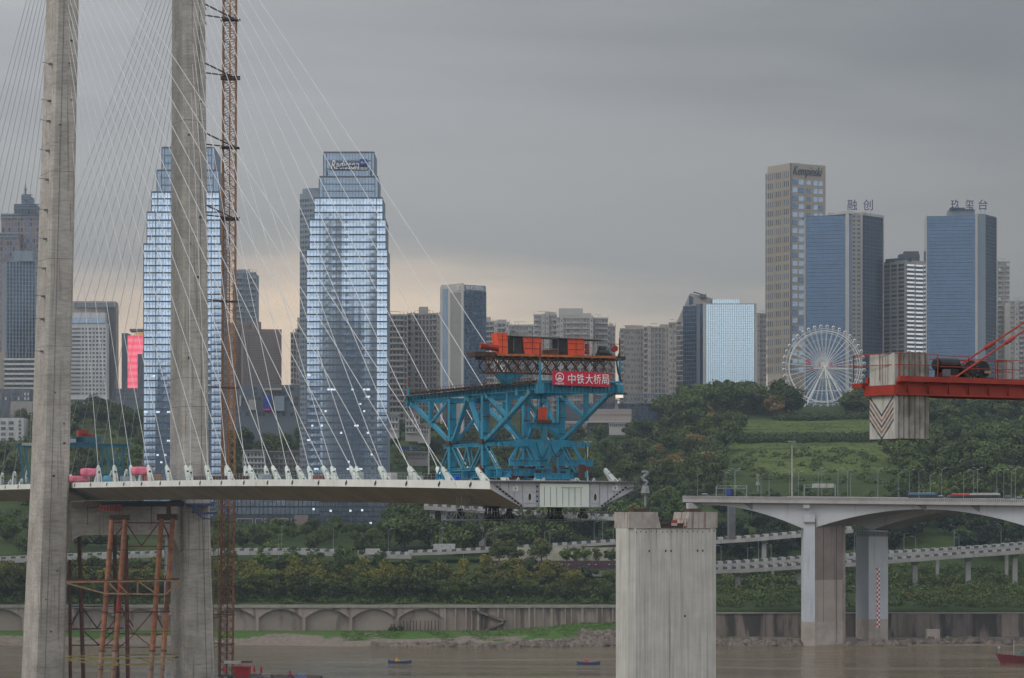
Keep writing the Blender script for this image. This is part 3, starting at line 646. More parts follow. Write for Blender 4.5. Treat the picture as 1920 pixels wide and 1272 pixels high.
def brace(pts, Y, wd, mt, name='brace'):
    for (xa, ya, xb, yb) in pts: mb = MB(); mb.beam(P(xa, ya, Y), P(xb, yb, Y), wd, wd); mb.build(name, mt, fw)
brace([(212, 980, 325, 981), (212, 1025, 325, 1025), (237, 982, 265, 1024), (265, 1024, 297, 982), (205, 1020, 236, 980), (306, 982, 322, 1018)], 673, .28, M_rust)
brace([(200, 1062, 318, 1060), (203, 1120, 232, 1065), (212, 1060, 238, 1030), (240, 1118, 268, 1060), (268, 1060, 296, 1118), (296, 1120, 318, 1062), (193, 1215, 312, 1214), (196, 1212, 222, 1190), (224, 1214, 252, 1190), (255, 1190, 284, 1214)], 672.6, .22, M_rust)
brace([(131, 1060, 232, 1060), (150, 1062, 186, 1090), (186, 1090, 214, 1062), (132, 1210, 232, 1210), (155, 1182, 186, 1210), (186, 1210, 214, 1182), (214, 1030, 240, 1060), (216, 1090, 240, 1130)], 695, .26, M_rustdk)
brace([(205, 1150, 320, 1147), (198, 1188, 315, 1190), (230, 1148, 250, 1190), (250, 1190, 286, 1148), (200, 1184, 226, 1148), (292, 1150, 310, 1188)], 673, .26, M_rust)
brace([(132, 1137, 232, 1137), (132, 1180, 232, 1178), (133, 1175, 150, 1140), (155, 1140, 182, 1178), (182, 1178, 200, 1150), (140, 1018, 230, 1020), (167, 1005, 178, 1018), (178, 1018, 190, 1005), (225, 1137, 250, 1175)], 695, .3, M_rustdk)
brace([(124, 1092, 336, 1089), (126, 1094, 196, 1113), (196, 1113, 310, 1115), (310, 1115, 338, 1090), (205, 1094, 222, 1112), (222, 1095, 240, 1114), (262, 1092, 290, 1112), (258, 1090, 258, 1113)], 669, .34, M_yel, 'walkway_frame')
brace([(124, 1090, 336, 1086)], 674, .4, M_rust, 'walkway_frame')
brace([(124, 1236, 334, 1233), (128, 1238, 195, 1247), (195, 1247, 305, 1246), (305, 1246, 335, 1231), (200, 1236, 225, 1246), (262, 1234, 285, 1245)], 669, .34, M_olive, 'walkway_frame')
brace([(124, 1231, 336, 1227)], 674, .3, M_olive, 'walkway_frame')
mb = MB()
for k in range(22): a = P(140+k*8.2, 1229-k*.1, 673.5); mb.beam(a, a+UZ*1.1, .07, .07)
mb.build('guard_post', M_olive, fw, kind='stuff')

# ------------------------------------------------------------ hoist mast beside the far leg
mast = thing('hoist_mast', 'tall rust-orange lattice hoist mast rising beside the far pylon leg', 'mast', (X(424, 705), 705, 0))
def mc(z): return Vector((float(np.interp(z, [0, 47, 166, 230], [X(424, 705), X(428, 705), X(431, 705), X(432, 705)])), 705, z))
HW = 1.55
z = 0.0; h = 6.0
while z < 210:
    mb = MB(); c0, c1 = mc(z), mc(z+h); low = z < 42
    cs = [Vector((sx_*HW, sy_*HW, 0)) for sx_, sy_ in ((-1, -1), (1, -1), (1, 1), (-1, 1))]
    for q in cs: mb.beam(c0+q, c1+q, .26, .26)
    for k in range(3):
        za, zb = k/3, (k+1)/3
        for i in range(4):
            p0, p1 = c0.lerp(c1, za)+cs[i], c0.lerp(c1, za)+cs[(i+1) % 4]; r0, r1 = c0.lerp(c1, zb)+cs[i], c0.lerp(c1, zb)+cs[(i+1) % 4]
            mb.beam(p0, p1, .13, .13); mb.beam(p0, r1, .12, .12); mb.beam(p1, r0, .12, .12)
    sec = mb.build('mast_section', M_mast if z > 45 else pmat('mast_rust_red', (.30, .135, .075), (.19, .085, .05), .5, .7), mast)
    mb = MB(); mb.beam(c0+Vector((.1, -.2, 0)), c1+Vector((.1, -.2, 0)), .8, .3); mb.build('ladder_duct', M_mastor, sec)
    if low:
        mb = MB(); mb.beam(c0+Vector((.25, -1.1, 0)), c1+Vector((.25, -1.1, 0)), 1.9, .12); mb.build('dust_panel', M_rust, sec)
    z += h
for py, kind in ((28, 0), (36, 1), (138, 0), (143, 1), (268, 0), (276, 1), (402, 0), (408, 1), (565, 1), (727, 2), (905, 2)):
    z = Z(py, 702); o, wd, ln = legc(1, z); a = B(S_T-4, o+wd/2-.2, z+(1.8 if kind == 0 else 0)); c = mc(z-(1.2 if kind == 0 else 0)); mb = MB()
    mb.beam(a, c+Vector((HW+.6, -HW, 0)), .28, .3); mb.beam(c+Vector((-HW-.5, -HW-.1, 0)), c+Vector((HW+1.2, -HW-.1, 0)), .4, .45)
    mb.build('wall_tie', M_rustdk if kind < 2 else M_rust, mast)
lift = thing('passenger_hoist', 'thin yellow lattice hoist between the far leg and the rusty mast', 'hoist', (X(404, 703), 703, 0)); z = 0.0
while z < 42:
    c0 = Vector((X(405, 703), 703, z)); c1 = c0+UZ*4; mb = MB(); cs = [Vector((a*.6, b_*.6, 0)) for a, b_ in ((-1, -1), (1, -1), (1, 1), (-1, 1))]
    for q in cs: mb.beam(c0+q, c1+q, .12, .12)
    for k in range(4):
        for i in range(4): mb.beam(c0+cs[i]+UZ*k, c0+cs[(i+1) % 4]+UZ*(k+1), .07, .07)
    mb.build('mast_section', M_olive, lift); z += 4
for py in (978, 1043, 1098, 1152, 1207):
    mb = MB(); a = P(372, py, 694); c = P(440, py+1, 701); mb.beam(a, c, .22, .22); mb.beam(a+Vector((3, 1, -1)), c, .15, .15); mb.build('tie_bar', M_rustdk, lift)
# site platform at the water, behind the foot of the pylon
plat = thing('work_platform', 'cluttered dark working platform on the river at the foot of the pylon', 'platform', (X(500, 693), 693, 0))
mb = MB(); mb.aabb(X(395, 690), X(600, 690), 682, 700, 0.2, .9); mb.build('platform_deck', M_rustdk, plat)
mb = MB()
for k in range(30): a = Vector((X(400+k*7, 690), 683, .9)); mb.beam(a, a+UZ*1.1, .06, .06); mb.beam(a+UZ*1.1, a+Vector((1, 0, 1.1)), .05, .05); mb.beam(a+UZ*.6, a+Vector((1, 0, .6)), .05, .05)
mb.build('railing', M_lampd, plat, kind='stuff')
for k in range(46):
    x = X(RND.uniform(398, 560), 688); y = RND.uniform(683, 698); a, c_, h = RND.uniform(.2, 1.1), RND.uniform(.2, 1.1), RND.uniform(.2, 1.0)*(1 if x < X(500, 688) else .6); mb = MB(); mb.aabb(x-a, x+a, y-c_, y+c_, .9, .9+h)
    mb.build('site_material', RND.choice([M_rustdk, M_dgrey, M_rust, M_conc, M_black]), plat)
def wbox(px0, px1, py0, py1, Y, d, mat, name, label, cat):
    mb = MB(); a, c = P(px0, py1, Y), P(px1, py0, Y); mb.aabb(a.x, c.x, Y, Y+d, a.z, c.z)
    o = mb.build(name, mat, org=((a.x+c.x)/2, Y, a.z)); return tag(o, label, cat)
mb = MB(); a, c = P(438, 1267, 684), P(468, 1250, 684); mb.hexa([(a.x+.4, 684, .9), (c.x-.2, 684, .9), (c.x-.2, 688, .9), (a.x+.4, 688, .9), (a.x, 683.6, c.z), (c.x, 683.6, c.z), (c.x, 688, c.z), (a.x, 688, c.z)])
for k in range(9): x = a.x+.3+k*(c.x-a.x-.6)/8; mb.beam((x, 683.6, c.z-.9), (x, 683.5, c.z), .12, .1)
o = mb.build('red_skip', pmat('skip_red', (.42, .02, .025), (.3, .02, .02), 1, .6), org=((a.x+c.x)/2, 684, .9)); tag(o, 'red steel skip on the working platform at the foot of the pylon', 'skip')
wbox(420, 452, 1240, 1245, 686, 1.2, M_barw, 'site_canopy', 'white canopy beam above the red skip on the platform', 'canopy')
wbox(452, 472, 1240, 1243, 686, 1.6, M_rustdk, 'site_canopy', 'dark canopy beam beside the white one above the red skip', 'canopy')
for px in (423, 450): mb = MB(); mb.beam(P(px, 1266, 686.5), P(px, 1243, 686.5), .2, .2); o = mb.build('canopy_post', M_dgrey, org=tuple(P(px, 1266, 686.5))); tag(o, 'grey post holding the %s end of the white site canopy' % ('outer' if px < 430 else 'inner'), 'post')
for i, (px, py) in enumerate(((418, 1249), (475, 1249), (488, 1250), (542, 1257))):
    fl = thing('site_flag', 'red flag on a thin pole, %s along the working platform railing' % ORD[i], 'flag', tuple(P(px, 1266, 684)), 'red flags along the working platform')
    mb = MB(); a = P(px, py, 684); mb.tube(P(px, 1268, 684), a+UZ*.2, .05, 5); mb.build('pole', M_dgrey, fl)
    mb = MB()
    n = 5
    for k in range(n):
        u0, u1 = k/n, (k+1)/n; f = lambda u: a+Vector((u*.55, math.sin(u*5)*.18, -u*.35))
        for (p, q) in ((f(u0), f(u1)),): mb.hexa([p-UZ*1.3, q-UZ*1.3, q-UZ*1.3+Vector((0, .03, 0)), p-UZ*1.3+Vector((0, .03, 0)), p, q, q+Vector((0, .03, 0)), p+Vector((0, .03, 0))])
    mb.build('flag_cloth', M_banner, fl)
wbox(556, 574, 1264, 1272, 686, 2, pmat('pale_blue_tarp', (.16, .2, .42), (.3, .3, .4), 1, .7), 'blue_tank', 'pale blue tank on the end of the working platform', 'tank')
# ------------------------------------------------------------ blue deck-lifting gantry on the unfinished end
gan = thing('lifting_gantry', 'big teal-blue steel lifting gantry standing on the unfinished end of the deck', 'lifting gantry', tuple(B(13, 10.75, 45.4)))
ZT, ZM, ZD = 60.0, 51.6, 45.7
OT = (4.0, 17.1)
def rib_beam(a, b, wd, ht, mat, name, parent, ribs=0, step=1.2):
    mb = MB(); a, b = Vector(a), Vector(b); d = (b-a).normalized(); sd = d.cross(UZ).normalized(); up = sd.cross(d)
    mb.beam(a+up*(ht/2-.06), b+up*(ht/2-.06), wd, .12); mb.beam(a-up*(ht/2-.06), b-up*(ht/2-.06), wd, .12); mb.beam(a, b, wd*.45, ht-.2)
    n = int((b-a).length/step)
    for i in range(1, n): mb.box(a.lerp(b, i/n), d*.05, sd*(wd/2-.03), up*(ht/2-.1))
    return mb.build(name, mat, parent)
def diag(a, b, wd, name='brace', parent=None, mat=None, holes=0):
    mb = MB(); mb.beam(a, b, wd, wd*.9); o = mb.build(name, mat or M_blue, parent or gan)
    a, b = Vector(a), Vector(b); d = (b-a).normalized(); mb = MB(); mb.beam(a-d*.1, a+d*.9, wd*1.5, wd*1.1); mb.build('gusset_plate', M_blue2, o); mb = MB(); mb.beam(b-d*.9, b+d*.1, wd*1.5, wd*1.1); mb.build('gusset_plate', M_blue2, o)
    return o
for o in OT:
    rib_beam(B(-15.8, o, ZT-.6), B(40.5, o, ZT-.3), .7, .95, M_blue, 'top_chord', gan, step=1.6)
    mb = MB()                                                 # walkway rail and rack along the chord
    for i in range(46):
        s = -15+i*1.2; a = B(s, o, ZT+.3*(s+15)/55); mb.beam(a, a+UZ*.75, .07, .07)
        if i % 2: mb.box(a+UZ*.2, AX*.28, CX*.5, UZ*.16)
    for h in (.35, .75): mb.beam(B(-15.6, o-.5, ZT+h), B(39.5, o-.5, ZT+h+.3), .06, .06)
    mb.beam(B(-15.6, o-.9, ZT-.05), B(42, o-.9, ZT-.05), .9, .08)
    mb.build('chord_walkway', M_rustdk, gan, kind='stuff')
    for s in (6.0, 20.5):
        mb = MB(); a, b2 = B(s, o, ZD), B(s, o, ZT-1.15)
        for sg in (-1, 1): mb.box((a+b2)/2+CX*.5*sg, AX*.5, CX*.05, UZ*(b2.z-a.z)/2)
        mb.box((a+b2)/2, AX*.05, CX*.55, UZ*(b2.z-a.z)/2); mb.box((a+b2)/2-AX*.48, AX*.05, CX*.55, UZ*(b2.z-a.z)/2-UZ*.02)
        p = mb.build('post', M_blue, gan)
        mb = MB()
        for k in range(5): z = ZD+2+k*2.6; mb.box(B(s-.56, o, z), CX*.62, AX*.03, UZ*.06)
        mb.box(B(s, o, ZM), AX*.8, CX*.85, UZ*.35); mb.build('post_band', M_rustdk, p, kind='stuff')
        mb = MB()
        for k in range(int((ZT-ZM-1)/.45)): z = ZM+k*.45; mb.box(B(s+.9, o-.35, z), AX*.03, CX*.25, UZ*.03)
        mb.beam(B(s+.9, o-.6, ZM), B(s+.9, o-.6, ZT-1), .06, .06); mb.beam(B(s+.9, o-.1, ZM), B(s+.9, o-.1, ZT-1), .06, .06); mb.build('ladder', M_rustdk, gan)
    top = ZT-1.2
    diag(B(12.8, o, top), B(6.6, o, ZM+.3), .6); diag(B(13.4, o, top), B(19.9, o, ZM+.3), .6)
    diag(B(-13.2, o, top), B(5.4, o, ZM+.2), .66); diag(B(5, o, top), B(-4.0, o, ZT-5.0), .5)
    mb = MB(); mb.box(B(-3.9, o, ZT-3), AX*.3, CX*.36, UZ*1.9); mb.build('hanger_post', M_blue, gan)
    diag(B(39, o, top), B(21.2, o, ZM+.2), .6); diag(B(21.5, o, top), B(30.2, o, ZT-4.9), .45)
    mb = MB(); mb.box(B(30.2, o, ZT-3), AX*.3, CX*.36, UZ*1.9); mb.build('hanger_post', M_blue, gan)
    # lower storey with lattice struts
    rib_beam(B(2, o, ZM-.5), B(24, o, ZM-.5), .5, .5, M_blue, 'tie_beam', gan)
    rib_beam(B(-4, o, ZD+.55), B(27, o, ZD+.55), .9, .9, M_blue, 'base_beam', gan, step=1.0)
    rib_beam(B(1, o, ZD+1.6), B(24, o, ZD+1.6), .5, .5, M_blue2, 'tie_beam', gan)
    for (s0, z0, s1, z1) in ((7, ZM-.6, 11.5, ZD+1.6), (11.5, ZD+1.6, 13.2, ZM-.6), (13.2, ZM-.6, 15.2, ZD+1.6), (15.2, ZD+1.6, 19.8, ZM-.6), (21, ZM-.4, 26.5, ZD+.8), (5.5, ZM-.4, -.5, ZD+.8)):
        mb = MB(); a, b2 = B(s0, o, z0), B(s1, o, z1)
        for sg in (-1, 1): mb.beam(a+CX*.28*sg, b2+CX*.28*sg, .14, .3)
        n = 6
        for k in range(n+1): c = a.lerp(b2, k/n); mb.beam(c-CX*.3, c+CX*.3, .12, .12)
        mb.build('lattice_strut', M_blue2, gan)
# cross members between the two trusses
rib_beam(B(-15.5, 3.5, ZT-.75), B(-15.5, 17.5, ZT-.75), .7, 1.5, M_blue, 'front_cross_beam', gan, step=.62)
mb = MB(); mb.tube(B(-16, 3.8, ZT+.25), B(-16, 17.4, ZT+.25), .2, 8); mb.build('front_pipe', M_blue, gan)
rib_beam(B(13, 4, ZT-.8), B(13, 17.5, ZT-.8), .6, .9, M_blue, 'cross_beam', gan); rib_beam(B(39.8, 3.4, ZT-.6), B(39.8, 18, ZT-.6), .6, .9, M_blue, 'cross_beam', gan)
rib_beam(B(6, 4.6, ZM), B(6, 17, ZM), .5, .7, M_blue2, 'cross_beam', gan); rib_beam(B(20.5, 4.6, ZM), B(20.5, 17, ZM), .5, .7, M_blue2, 'cross_beam', gan)
diag(B(6, 4.8, ZM+.3), B(6, 10.5, ZT-1.4), .5); diag(B(6, 16.8, ZM+.3), B(6, 10.9, ZT-1.4), .5)
diag(B(20.5, 4.8, ZM+.3), B(20.5, 10.5, ZT-1.4), .5); diag(B(20.5, 16.8, ZM+.3), B(20.5, 10.9, ZT-1.4), .5)
for s, z, h, st in ((-2.5, ZD+.9, 1.1, .7), (2, ZD+1.0, .9, .7), (12, ZD+.8, .9, .8), (21, ZD+1.0, 1.2, .9)): rib_beam(B(s, 2.5, z), B(s, 18.8 if s > 0 else 15, z), .6, h, M_blue, 'deck_beam', gan, step=st)
rib_beam(B(-6, 7.5, ZD+.25), B(-6, 14, ZD+.25), .6, .9, M_blue, 'deck_beam', gan, step=.5)
for k in range(26):
    mb = MB(); s, o = RND.uniform(-7, 24), RND.uniform(2.5, 18.5); a, c_, h = RND.uniform(.15, .6), RND.uniform(.15, .6), RND.uniform(.3, 1.1); mb.box(B(s, o, ZD+h), AX*a, CX*c_, UZ*h)
    mb.build('site_gear', RND.choice([M_rustdk, M_black, M_dgrey, M_rust, M_rustdk, M_blue2]), gan)
for (o, s) in ((17.6, -3), (2.0, 3)):
    mb = MB(); mb.box(B(s, o, ZD+1.6), CX*.18, AX*.2, UZ*.4); mb.build('red_jack', M_red2, gan)
# masts on the corners
for (s, o, h, mt) in ((40.8, 4, 4.4, 1), (-16.3, 4.0, 7.2, 2), (-16.2, 17.3, 8.2, 1), (40, 17.5, 4.2, 1), (-8, 4, 2.2, 0)):
    mb = MB(); a = B(s, o, ZT-1.2); mb.beam(a, a+UZ*h*.62, .35, .35); mb.box(a+UZ*.3, CX*.45, AX*.45, UZ*.75); mb.build('corner_post', M_blue, gan)
    mb = MB(); mb.beam(a+UZ*h*.62, a+UZ*h, .25, .25); mb.build('mast_tip', M_rust, gan)
mb = MB(); a = B(-16.4, 17.5, ZT+.4); pts = [a, a+CX*-.6+UZ*1.5, a+CX*-.8+UZ*3.2, a+CX*-.3+UZ*4.4]
for p, q in zip(pts, pts[1:]): mb.tube(p, q, .16, 6)
mb.build('cable_loop', M_black, gan)
mb = MB(); mb.box(B(-15.8, 17.4, ZT-1.5), CX*.9, AX*.9, UZ*.12); mb.build('corner_platform', M_rustdk, gan)
mb = MB(); mb.box(B(-15.9, 17.4, ZT-1.85), CX*.55, AX*.2, UZ*.22); mb.build('work_light', emat('work_light', (1, .92, .75), .75), gan)
# spreader frame hanging in front
def chain(a, b, r, name, mat, parent):
    mb = MB(); mb.tube(a, b, r, 5); return mb.build(name, mat, parent)
spr = thing('spreader_frame', 'blue bowed spreader frame hanging on wire ropes inside the lifting gantry', 'spreader', tuple(B(-2, 10.75, 51)))
zs_ = 51.0
mb = MB(); n = 16
for i in range(n):
    u0, u1 = -1+2*i/n, -1+2*(i+1)/n
    def bt(u): return zs_-.25-(1.9*max(0, 1-(u/.33)**2)**.6 if abs(u) < .33 else 0)-.1
    def tp(u): return zs_+.75-.5*max(0, abs(u)-.45)/.55
    a0, a1 = B(-2, 10.75+7.75*u0, 0), B(-2, 10.75+7.75*u1, 0)
    mb.hexa([a0-AX*.3+UZ*bt(u0), a1-AX*.3+UZ*bt(u1), a1+AX*.3+UZ*bt(u1), a0+AX*.3+UZ*bt(u0), a0-AX*.3+UZ*tp(u0), a1-AX*.3+UZ*tp(u1), a1+AX*.3+UZ*tp(u1), a0+AX*.3+UZ*tp(u0)])
mb.build('spreader_beam', M_blue, spr)
mb = MB(); mb.box(B(-2, 10.75, zs_+1.7), CX*.4, AX*.4, UZ*1.1); mb.build('hanger_block', M_blue2, spr)
rib_beam(B(-2, 7.6, zs_+3.0), B(-2, 13.6, zs_+3.0), .7, .9, M_blue, 'pulley_beam', spr, step=.9)
mb = MB(); mb.box(B(-2, 10.6, zs_+3.6), CX*1.3, AX*.5, UZ*.25); mb.build('pulley_block', M_rust, spr)
mb = MB(); mb.hexa([B(-2.2, 9.9, zs_+4.0), B(-2.2, 11.0, zs_+4.0), B(-1.6, 11.0, zs_+4.0), B(-1.6, 9.9, zs_+4.0), B(-2.2, 10.0, zs_+5.8), B(-2.2, 11.3, zs_+5.9), B(-1.6, 11.3, zs_+5.9), B(-1.6, 10.0, zs_+5.8)]); mb.build('orange_motor', M_red, spr)
for o in (7.8, 9.6, 11.6, 13.4): chain(B(-2, o, zs_+3.3), B(-2, o, ZT-1.2), .05, 'wire_rope', M_rustdk, spr)
for i, (oa, ob, s_) in enumerate(((4.4, 9.6, -3), (9.0, 11.8, -1), (13.6, 18.6, -3))):
    lb = rib_beam(B(s_, oa, zs_-2.9), B(s_, ob, zs_-2.9), .8, 1.0, M_blue, 'lower_beam', spr, step=1.0)
for oa, ob in ((4.8, 6.6), (17, 15.4), (9.4, 8.2)): mb = MB(); mb.beam(B(-2.5, oa, zs_-2.5), B(-2.2, ob, zs_+.1), .45, .45); mb.build('link_arm', M_blue, spr)
for o in (5.0, 17.9, 10.5, 15.8): chain(B(-3, o, zs_-3.3), B(-3, o, ZD+.4), .05, 'wire_rope', M_rust, spr)
for oa, ob, dp in ((3.4, 6.3, 3.3), (9.2, 11.2, 2.0), (11.5, 14, 1.8), (17.6, 18.3, 2.2)):
    mb = MB(); prev = None
    for k in range(9):
        u = k/8; p = B(-2.6, oa+(ob-oa)*u, zs_+.2-dp*math.sin(PI*u)-.6*u)
        if prev: mb.tube(prev, p, .06, 5)
        prev = p
    mb.build('hose', M_black, spr)
# winch platform across the top
wp = thing('winch_platform', 'brown lattice winch platform with orange sheds lying across the top of the blue gantry', 'winch platform', tuple(B(-4, 10.2, 62)))
SB, ZB0, ZB1 = -4.0, 62.0, 64.2
oo0, oo1 = -.4, 21.0; nb = 13
for ds in (-1.6, 1.6):
    for k in range(nb):
        a, c = oo0+(oo1-oo0)*k/nb, oo0+(oo1-oo0)*(k+1)/nb; mb = MB()
        q = lambda o, z: B(SB+ds, o, z)
        mb.beam(q(a, ZB0), q(c, ZB0), .14, .16); mb.beam(q(a, ZB1), q(c, ZB1), .14, .16); mb.beam(q(a, ZB0), q(a, ZB1), .14, .12)
        m_ = (a+c)/2; zm = (ZB0+ZB1)/2
        for (p1, z1, p2, z2) in ((a, zm, m_, ZB0), (m_, ZB0, c, zm), (c, zm, m_, ZB1), (m_, ZB1, a, zm)): mb.beam(q(p1, z1), q(p2, z2), .13, .13)
        mb.build('lattice_panel', M_rustdk if ds > 0 or k % 3 else M_rust, wp)
mb = MB()
for k in range(14): o = .6+k*1.5; mb.box(B(SB, o, ZB1+.22), CX*.12, AX*2.2, UZ*.13)
mb.build('cross_joist', M_rustdk, wp, kind='stuff')
mb = MB(); mb.beam(B(SB-2, 1.2, ZB1+.5), B(SB-2, 21.2, ZB1+.5), .3, .35); mb.build('edge_beam', pmat('rusty_orange_beam', (.50, .15, .04), (.26, .08, .03), .8, .6), wp)
mb = MB(); mb.box(B(SB, 11, ZB1+.55), CX*10.2, AX*1.8, UZ*.1); mb.build('plank_floor', M_rustdk, wp)
mb = MB(); mb.box(B(SB, -.6, ZB1+.55), CX*1.8, AX*1.5, UZ*.35); mb.box(B(SB, -.2, ZB1+.1), CX*1.0, AX*1.2, UZ*.3); mb.build('end_platform', M_rustdk, wp)
mb = MB(); mb.box(B(SB, 21.6, ZB1+.4), CX*1.6, AX*1.6, UZ*.3); mb.build('end_platform', M_rustdk, wp)
zf = ZB1+.7
mb = MB(); mb.tube(B(SB-1, -1.2, zf+1.2), B(SB-1, 1.6, zf+.85), .5, 10); mb.build('red_motor', M_red2, wp)
def shed(o0, o1, h, tw, mt=M_red, nm='orange_shed'):
    mb = MB(); a, b_, c_, d_ = B(SB-1.4, o0+tw, zf), B(SB-1.4, o1-tw*.2, zf), B(SB+1.0, o1-tw*.2, zf), B(SB+1.0, o0+tw, zf); mb.hexa([a, b_, c_, d_, B(SB-1.4, o0, zf+h), B(SB-1.4, o1, zf+h), B(SB+1.0, o1, zf+h), B(SB+1.0, o0, zf+h)])
    sh = mb.build(nm, mt, wp); mb = MB()
    for k in (.33, .66): mb.box(B(SB-1.43, (o0+o1)/2, zf+h*k), CX*(o1-o0)*.46, AX*.02, UZ*.03)
    mb.box(B(SB-1.43, (o0+o1)/2, zf+h/2), CX*.03, AX*.02, UZ*h*.48); mb.build('sheet_seam', M_rust, sh)
shed(1.4, 3.2, 3.25, .35); shed(5.7, 9.0, 2.75, .3); shed(13.3, 16.2, 2.75, .1)
def dark(o0, o1, h, mt, nm, s0=-1.2, s1=1.2, z0=0):
    mb = MB(); mb.hexa([B(SB+s0, o0, zf+z0), B(SB+s0, o1, zf+z0), B(SB+s1, o1, zf+z0), B(SB+s1, o0, zf+z0), B(SB+s0, o0, zf+h), B(SB+s0, o1, zf+h), B(SB+s1, o1, zf+h), B(SB+s1, o0, zf+h)]); return mb.build(nm, mt, wp)
dark(4.25, 5.7, 2.6, M_black, 'black_cabinet'); dark(11.8, 13.3, 2.6, M_black, 'black_cabinet'); dark(9.2, 12.8, .75, M_rust, 'timber_crate'); dark(4.0, 6.0, .5, M_black, 'winch_base', -1.5, 0)
mb = MB()
for o in (4.2, 9.1, 11.7, 18.0): mb.beam(B(SB-1.4, o, zf), B(SB-1.4, o, zf+2.7), .1, .1); mb.beam(B(SB+1.4, o, zf), B(SB+1.4, o, zf+2.8), .1, .1)
mb.build('shelter_post', M_dgrey, wp, kind='stuff')
mb = MB(); mb.hexa([B(SB-1.7, 3.1, zf+2.75), B(SB-1.7, 19.3, zf+2.45), B(SB+1.7, 19.3, zf+2.45), B(SB+1.7, 3.1, zf+2.75), B(SB-1.7, 3.1, zf+2.87), B(SB-1.7, 19.3, zf+2.57), B(SB+1.7, 19.3, zf+2.57), B(SB+1.7, 3.1, zf+2.87)]); mb.build('shelter_roof', M_dgrey, wp)
mb = MB()
for (a, c, h0, h1) in ((9.25, 11.65, .9, 2.5),): mb.beam(B(SB-1.4, a, zf+h0), B(SB-1.4, c, zf+h0), .12, .12); mb.beam(B(SB-1.4, a, zf+h1), B(SB-1.4, c, zf+h1), .12, .12); mb.beam(B(SB-1.4, a, zf+h0), B(SB-1.4, a, zf+h1), .12, .12)
mb.build('open_frame', M_dgrey, wp)
mb = MB()
for k in range(4): mb.tube(B(SB-.8, 16.9, zf+.3+k*.42), B(SB-.8, 16.9, zf+.6+k*.42), .38-.04*(k % 2), 10)
mb.build('red_drum', M_red2, wp)
dark(17.8, 18.3, 2.2, M_barw, 'white_cabinet', -1.4, -.9)
mb = MB(); mb.tube(B(SB-1.2, 18.6, zf+.5), B(SB-1.2, 20.4, zf+.5), .5, 10); mb.tube(B(SB-.4, 19.2, zf+1.1), B(SB-.4, 20.2, zf+1.1), .45, 10); mb.box(B(SB-.8, 19.5, zf+.2), CX*1.4, AX*.8, UZ*.2); mb.build('winch_drum', M_black, wp)
mb = MB(); mb.tube(B(SB-1.6, 21.4, zf+1.2), B(SB-1.1, 21.4, zf+1.2), .5, 12); mb.build('red_reel', M_red2, wp)
mb = MB()
for o in (20.7, 22.3): mb.beam(B(SB-1.5, o, zf-.2), B(SB-1.5, o, zf+1.9), .07, .07)
mb.beam(B(SB-1.5, 20.7, zf+1.9), B(SB-1.5, 22.3, zf+1.9), .07, .07); mb.beam(B(SB-1.5, -1.9, zf-.2), B(SB-1.5, -1.9, zf+1.3), .06, .06); mb.beam(B(SB-1.5, -1.9, zf+1.3), B(SB-1.5, 0, zf+1.3), .06, .06); mb.build('guard_rail', M_rustdk, wp)
# trestle carrying the platform
mb = MB(); mb.hexa([B(SB-1, 3.2, 60.2), B(SB-1, 4.6, 60.2), B(SB+1, 4.6, 60.2), B(SB+1, 3.2, 60.2), B(SB-1.4, 1.8, 61.95), B(SB-1.4, 6.0, 61.95), B(SB+1.4, 6.0, 61.95), B(SB+1.4, 1.8, 61.95)]); mb.build('support_trestle', M_blue, wp)
mb = MB(); mb.box(B(SB, 17.5, 61), CX*1.0, AX*1, UZ*.95); mb.build('support_trestle', M_blue, wp)
# banner
ban = thing('company_banner', 'red banner with white Chinese lettering and round emblem fixed to the blue gantry', 'banner', tuple(B(-16.6, 10.6, 60.6)))
def BN(o, z, out=0): return B(-16.7-out, o, z)
mb = MB(); bz0, bz1 = 59.55, 61.75; mb.prism([BN(5.9, bz0+.1), BN(15.5, bz0-.05), BN(15.5, bz1-.12), BN(5.9, bz1+.08)], AX*.08); mb.build('banner_cloth', M_banner, ban)
mb = MB()
for o in (6.0, 9.2, 12.4, 15.4): mb.beam(B(-16.55, o, 59.0), B(-16.55, o, 61.6), .1, .1)
mb.build('banner_post', M_blue, ban)
FL = Vector(CX); zc_ = (bz0+bz1)/2
xs_ = [9.0, 10.55, 12.1, 13.5, 14.8]
for ch, o in zip('中铁大桥局', [9.05, 10.5, 11.95, 13.3, 14.65]): lettering(ch, BN(o, zc_-.02, .06), CX, UZ, 1.22, 1.5, M_txt, ban, .04, name='letter')
mb = MB(); cx_, cz_ = 7.05, zc_+.2
for k in range(20):
    a0, a1 = 2*PI*k/20, 2*PI*(k+1)/20; f = lambda a, r: BN(cx_+r*math.cos(a), cz_+r*math.sin(a), .05)
    mb.hexa([f(a0, .58), f(a1, .58), f(a1, .58)-AX*.04, f(a0, .58)-AX*.04, f(a0, .70), f(a1, .70), f(a1, .70)-AX*.04, f(a0, .70)-AX*.04])
mb.build('emblem_ring', M_txt, ban)
mb = MB(); mb.beam(BN(cx_, cz_-.3, .08), BN(cx_, cz_+.42, .08), .1, .05); mb.beam(BN(cx_-.2, cz_+.25, .08), BN(cx_+.2, cz_+.25, .08), .05, .08); mb.prism([BN(cx_-.45, cz_-.36, .05), BN(cx_+.45, cz_-.36, .05), BN(cx_+.3, cz_-.12, .05), BN(cx_-.3, cz_-.12, .05)], AX*-.04); mb.beam(BN(cx_-.1, cz_-.12, .08), BN(cx_-.28, cz_+.1, .08), .06, .05); mb.beam(BN(cx_+.1, cz_-.12, .08), BN(cx_+.28, cz_+.1, .08), .06, .05); mb.build('emblem_mark', M_txt, ban)
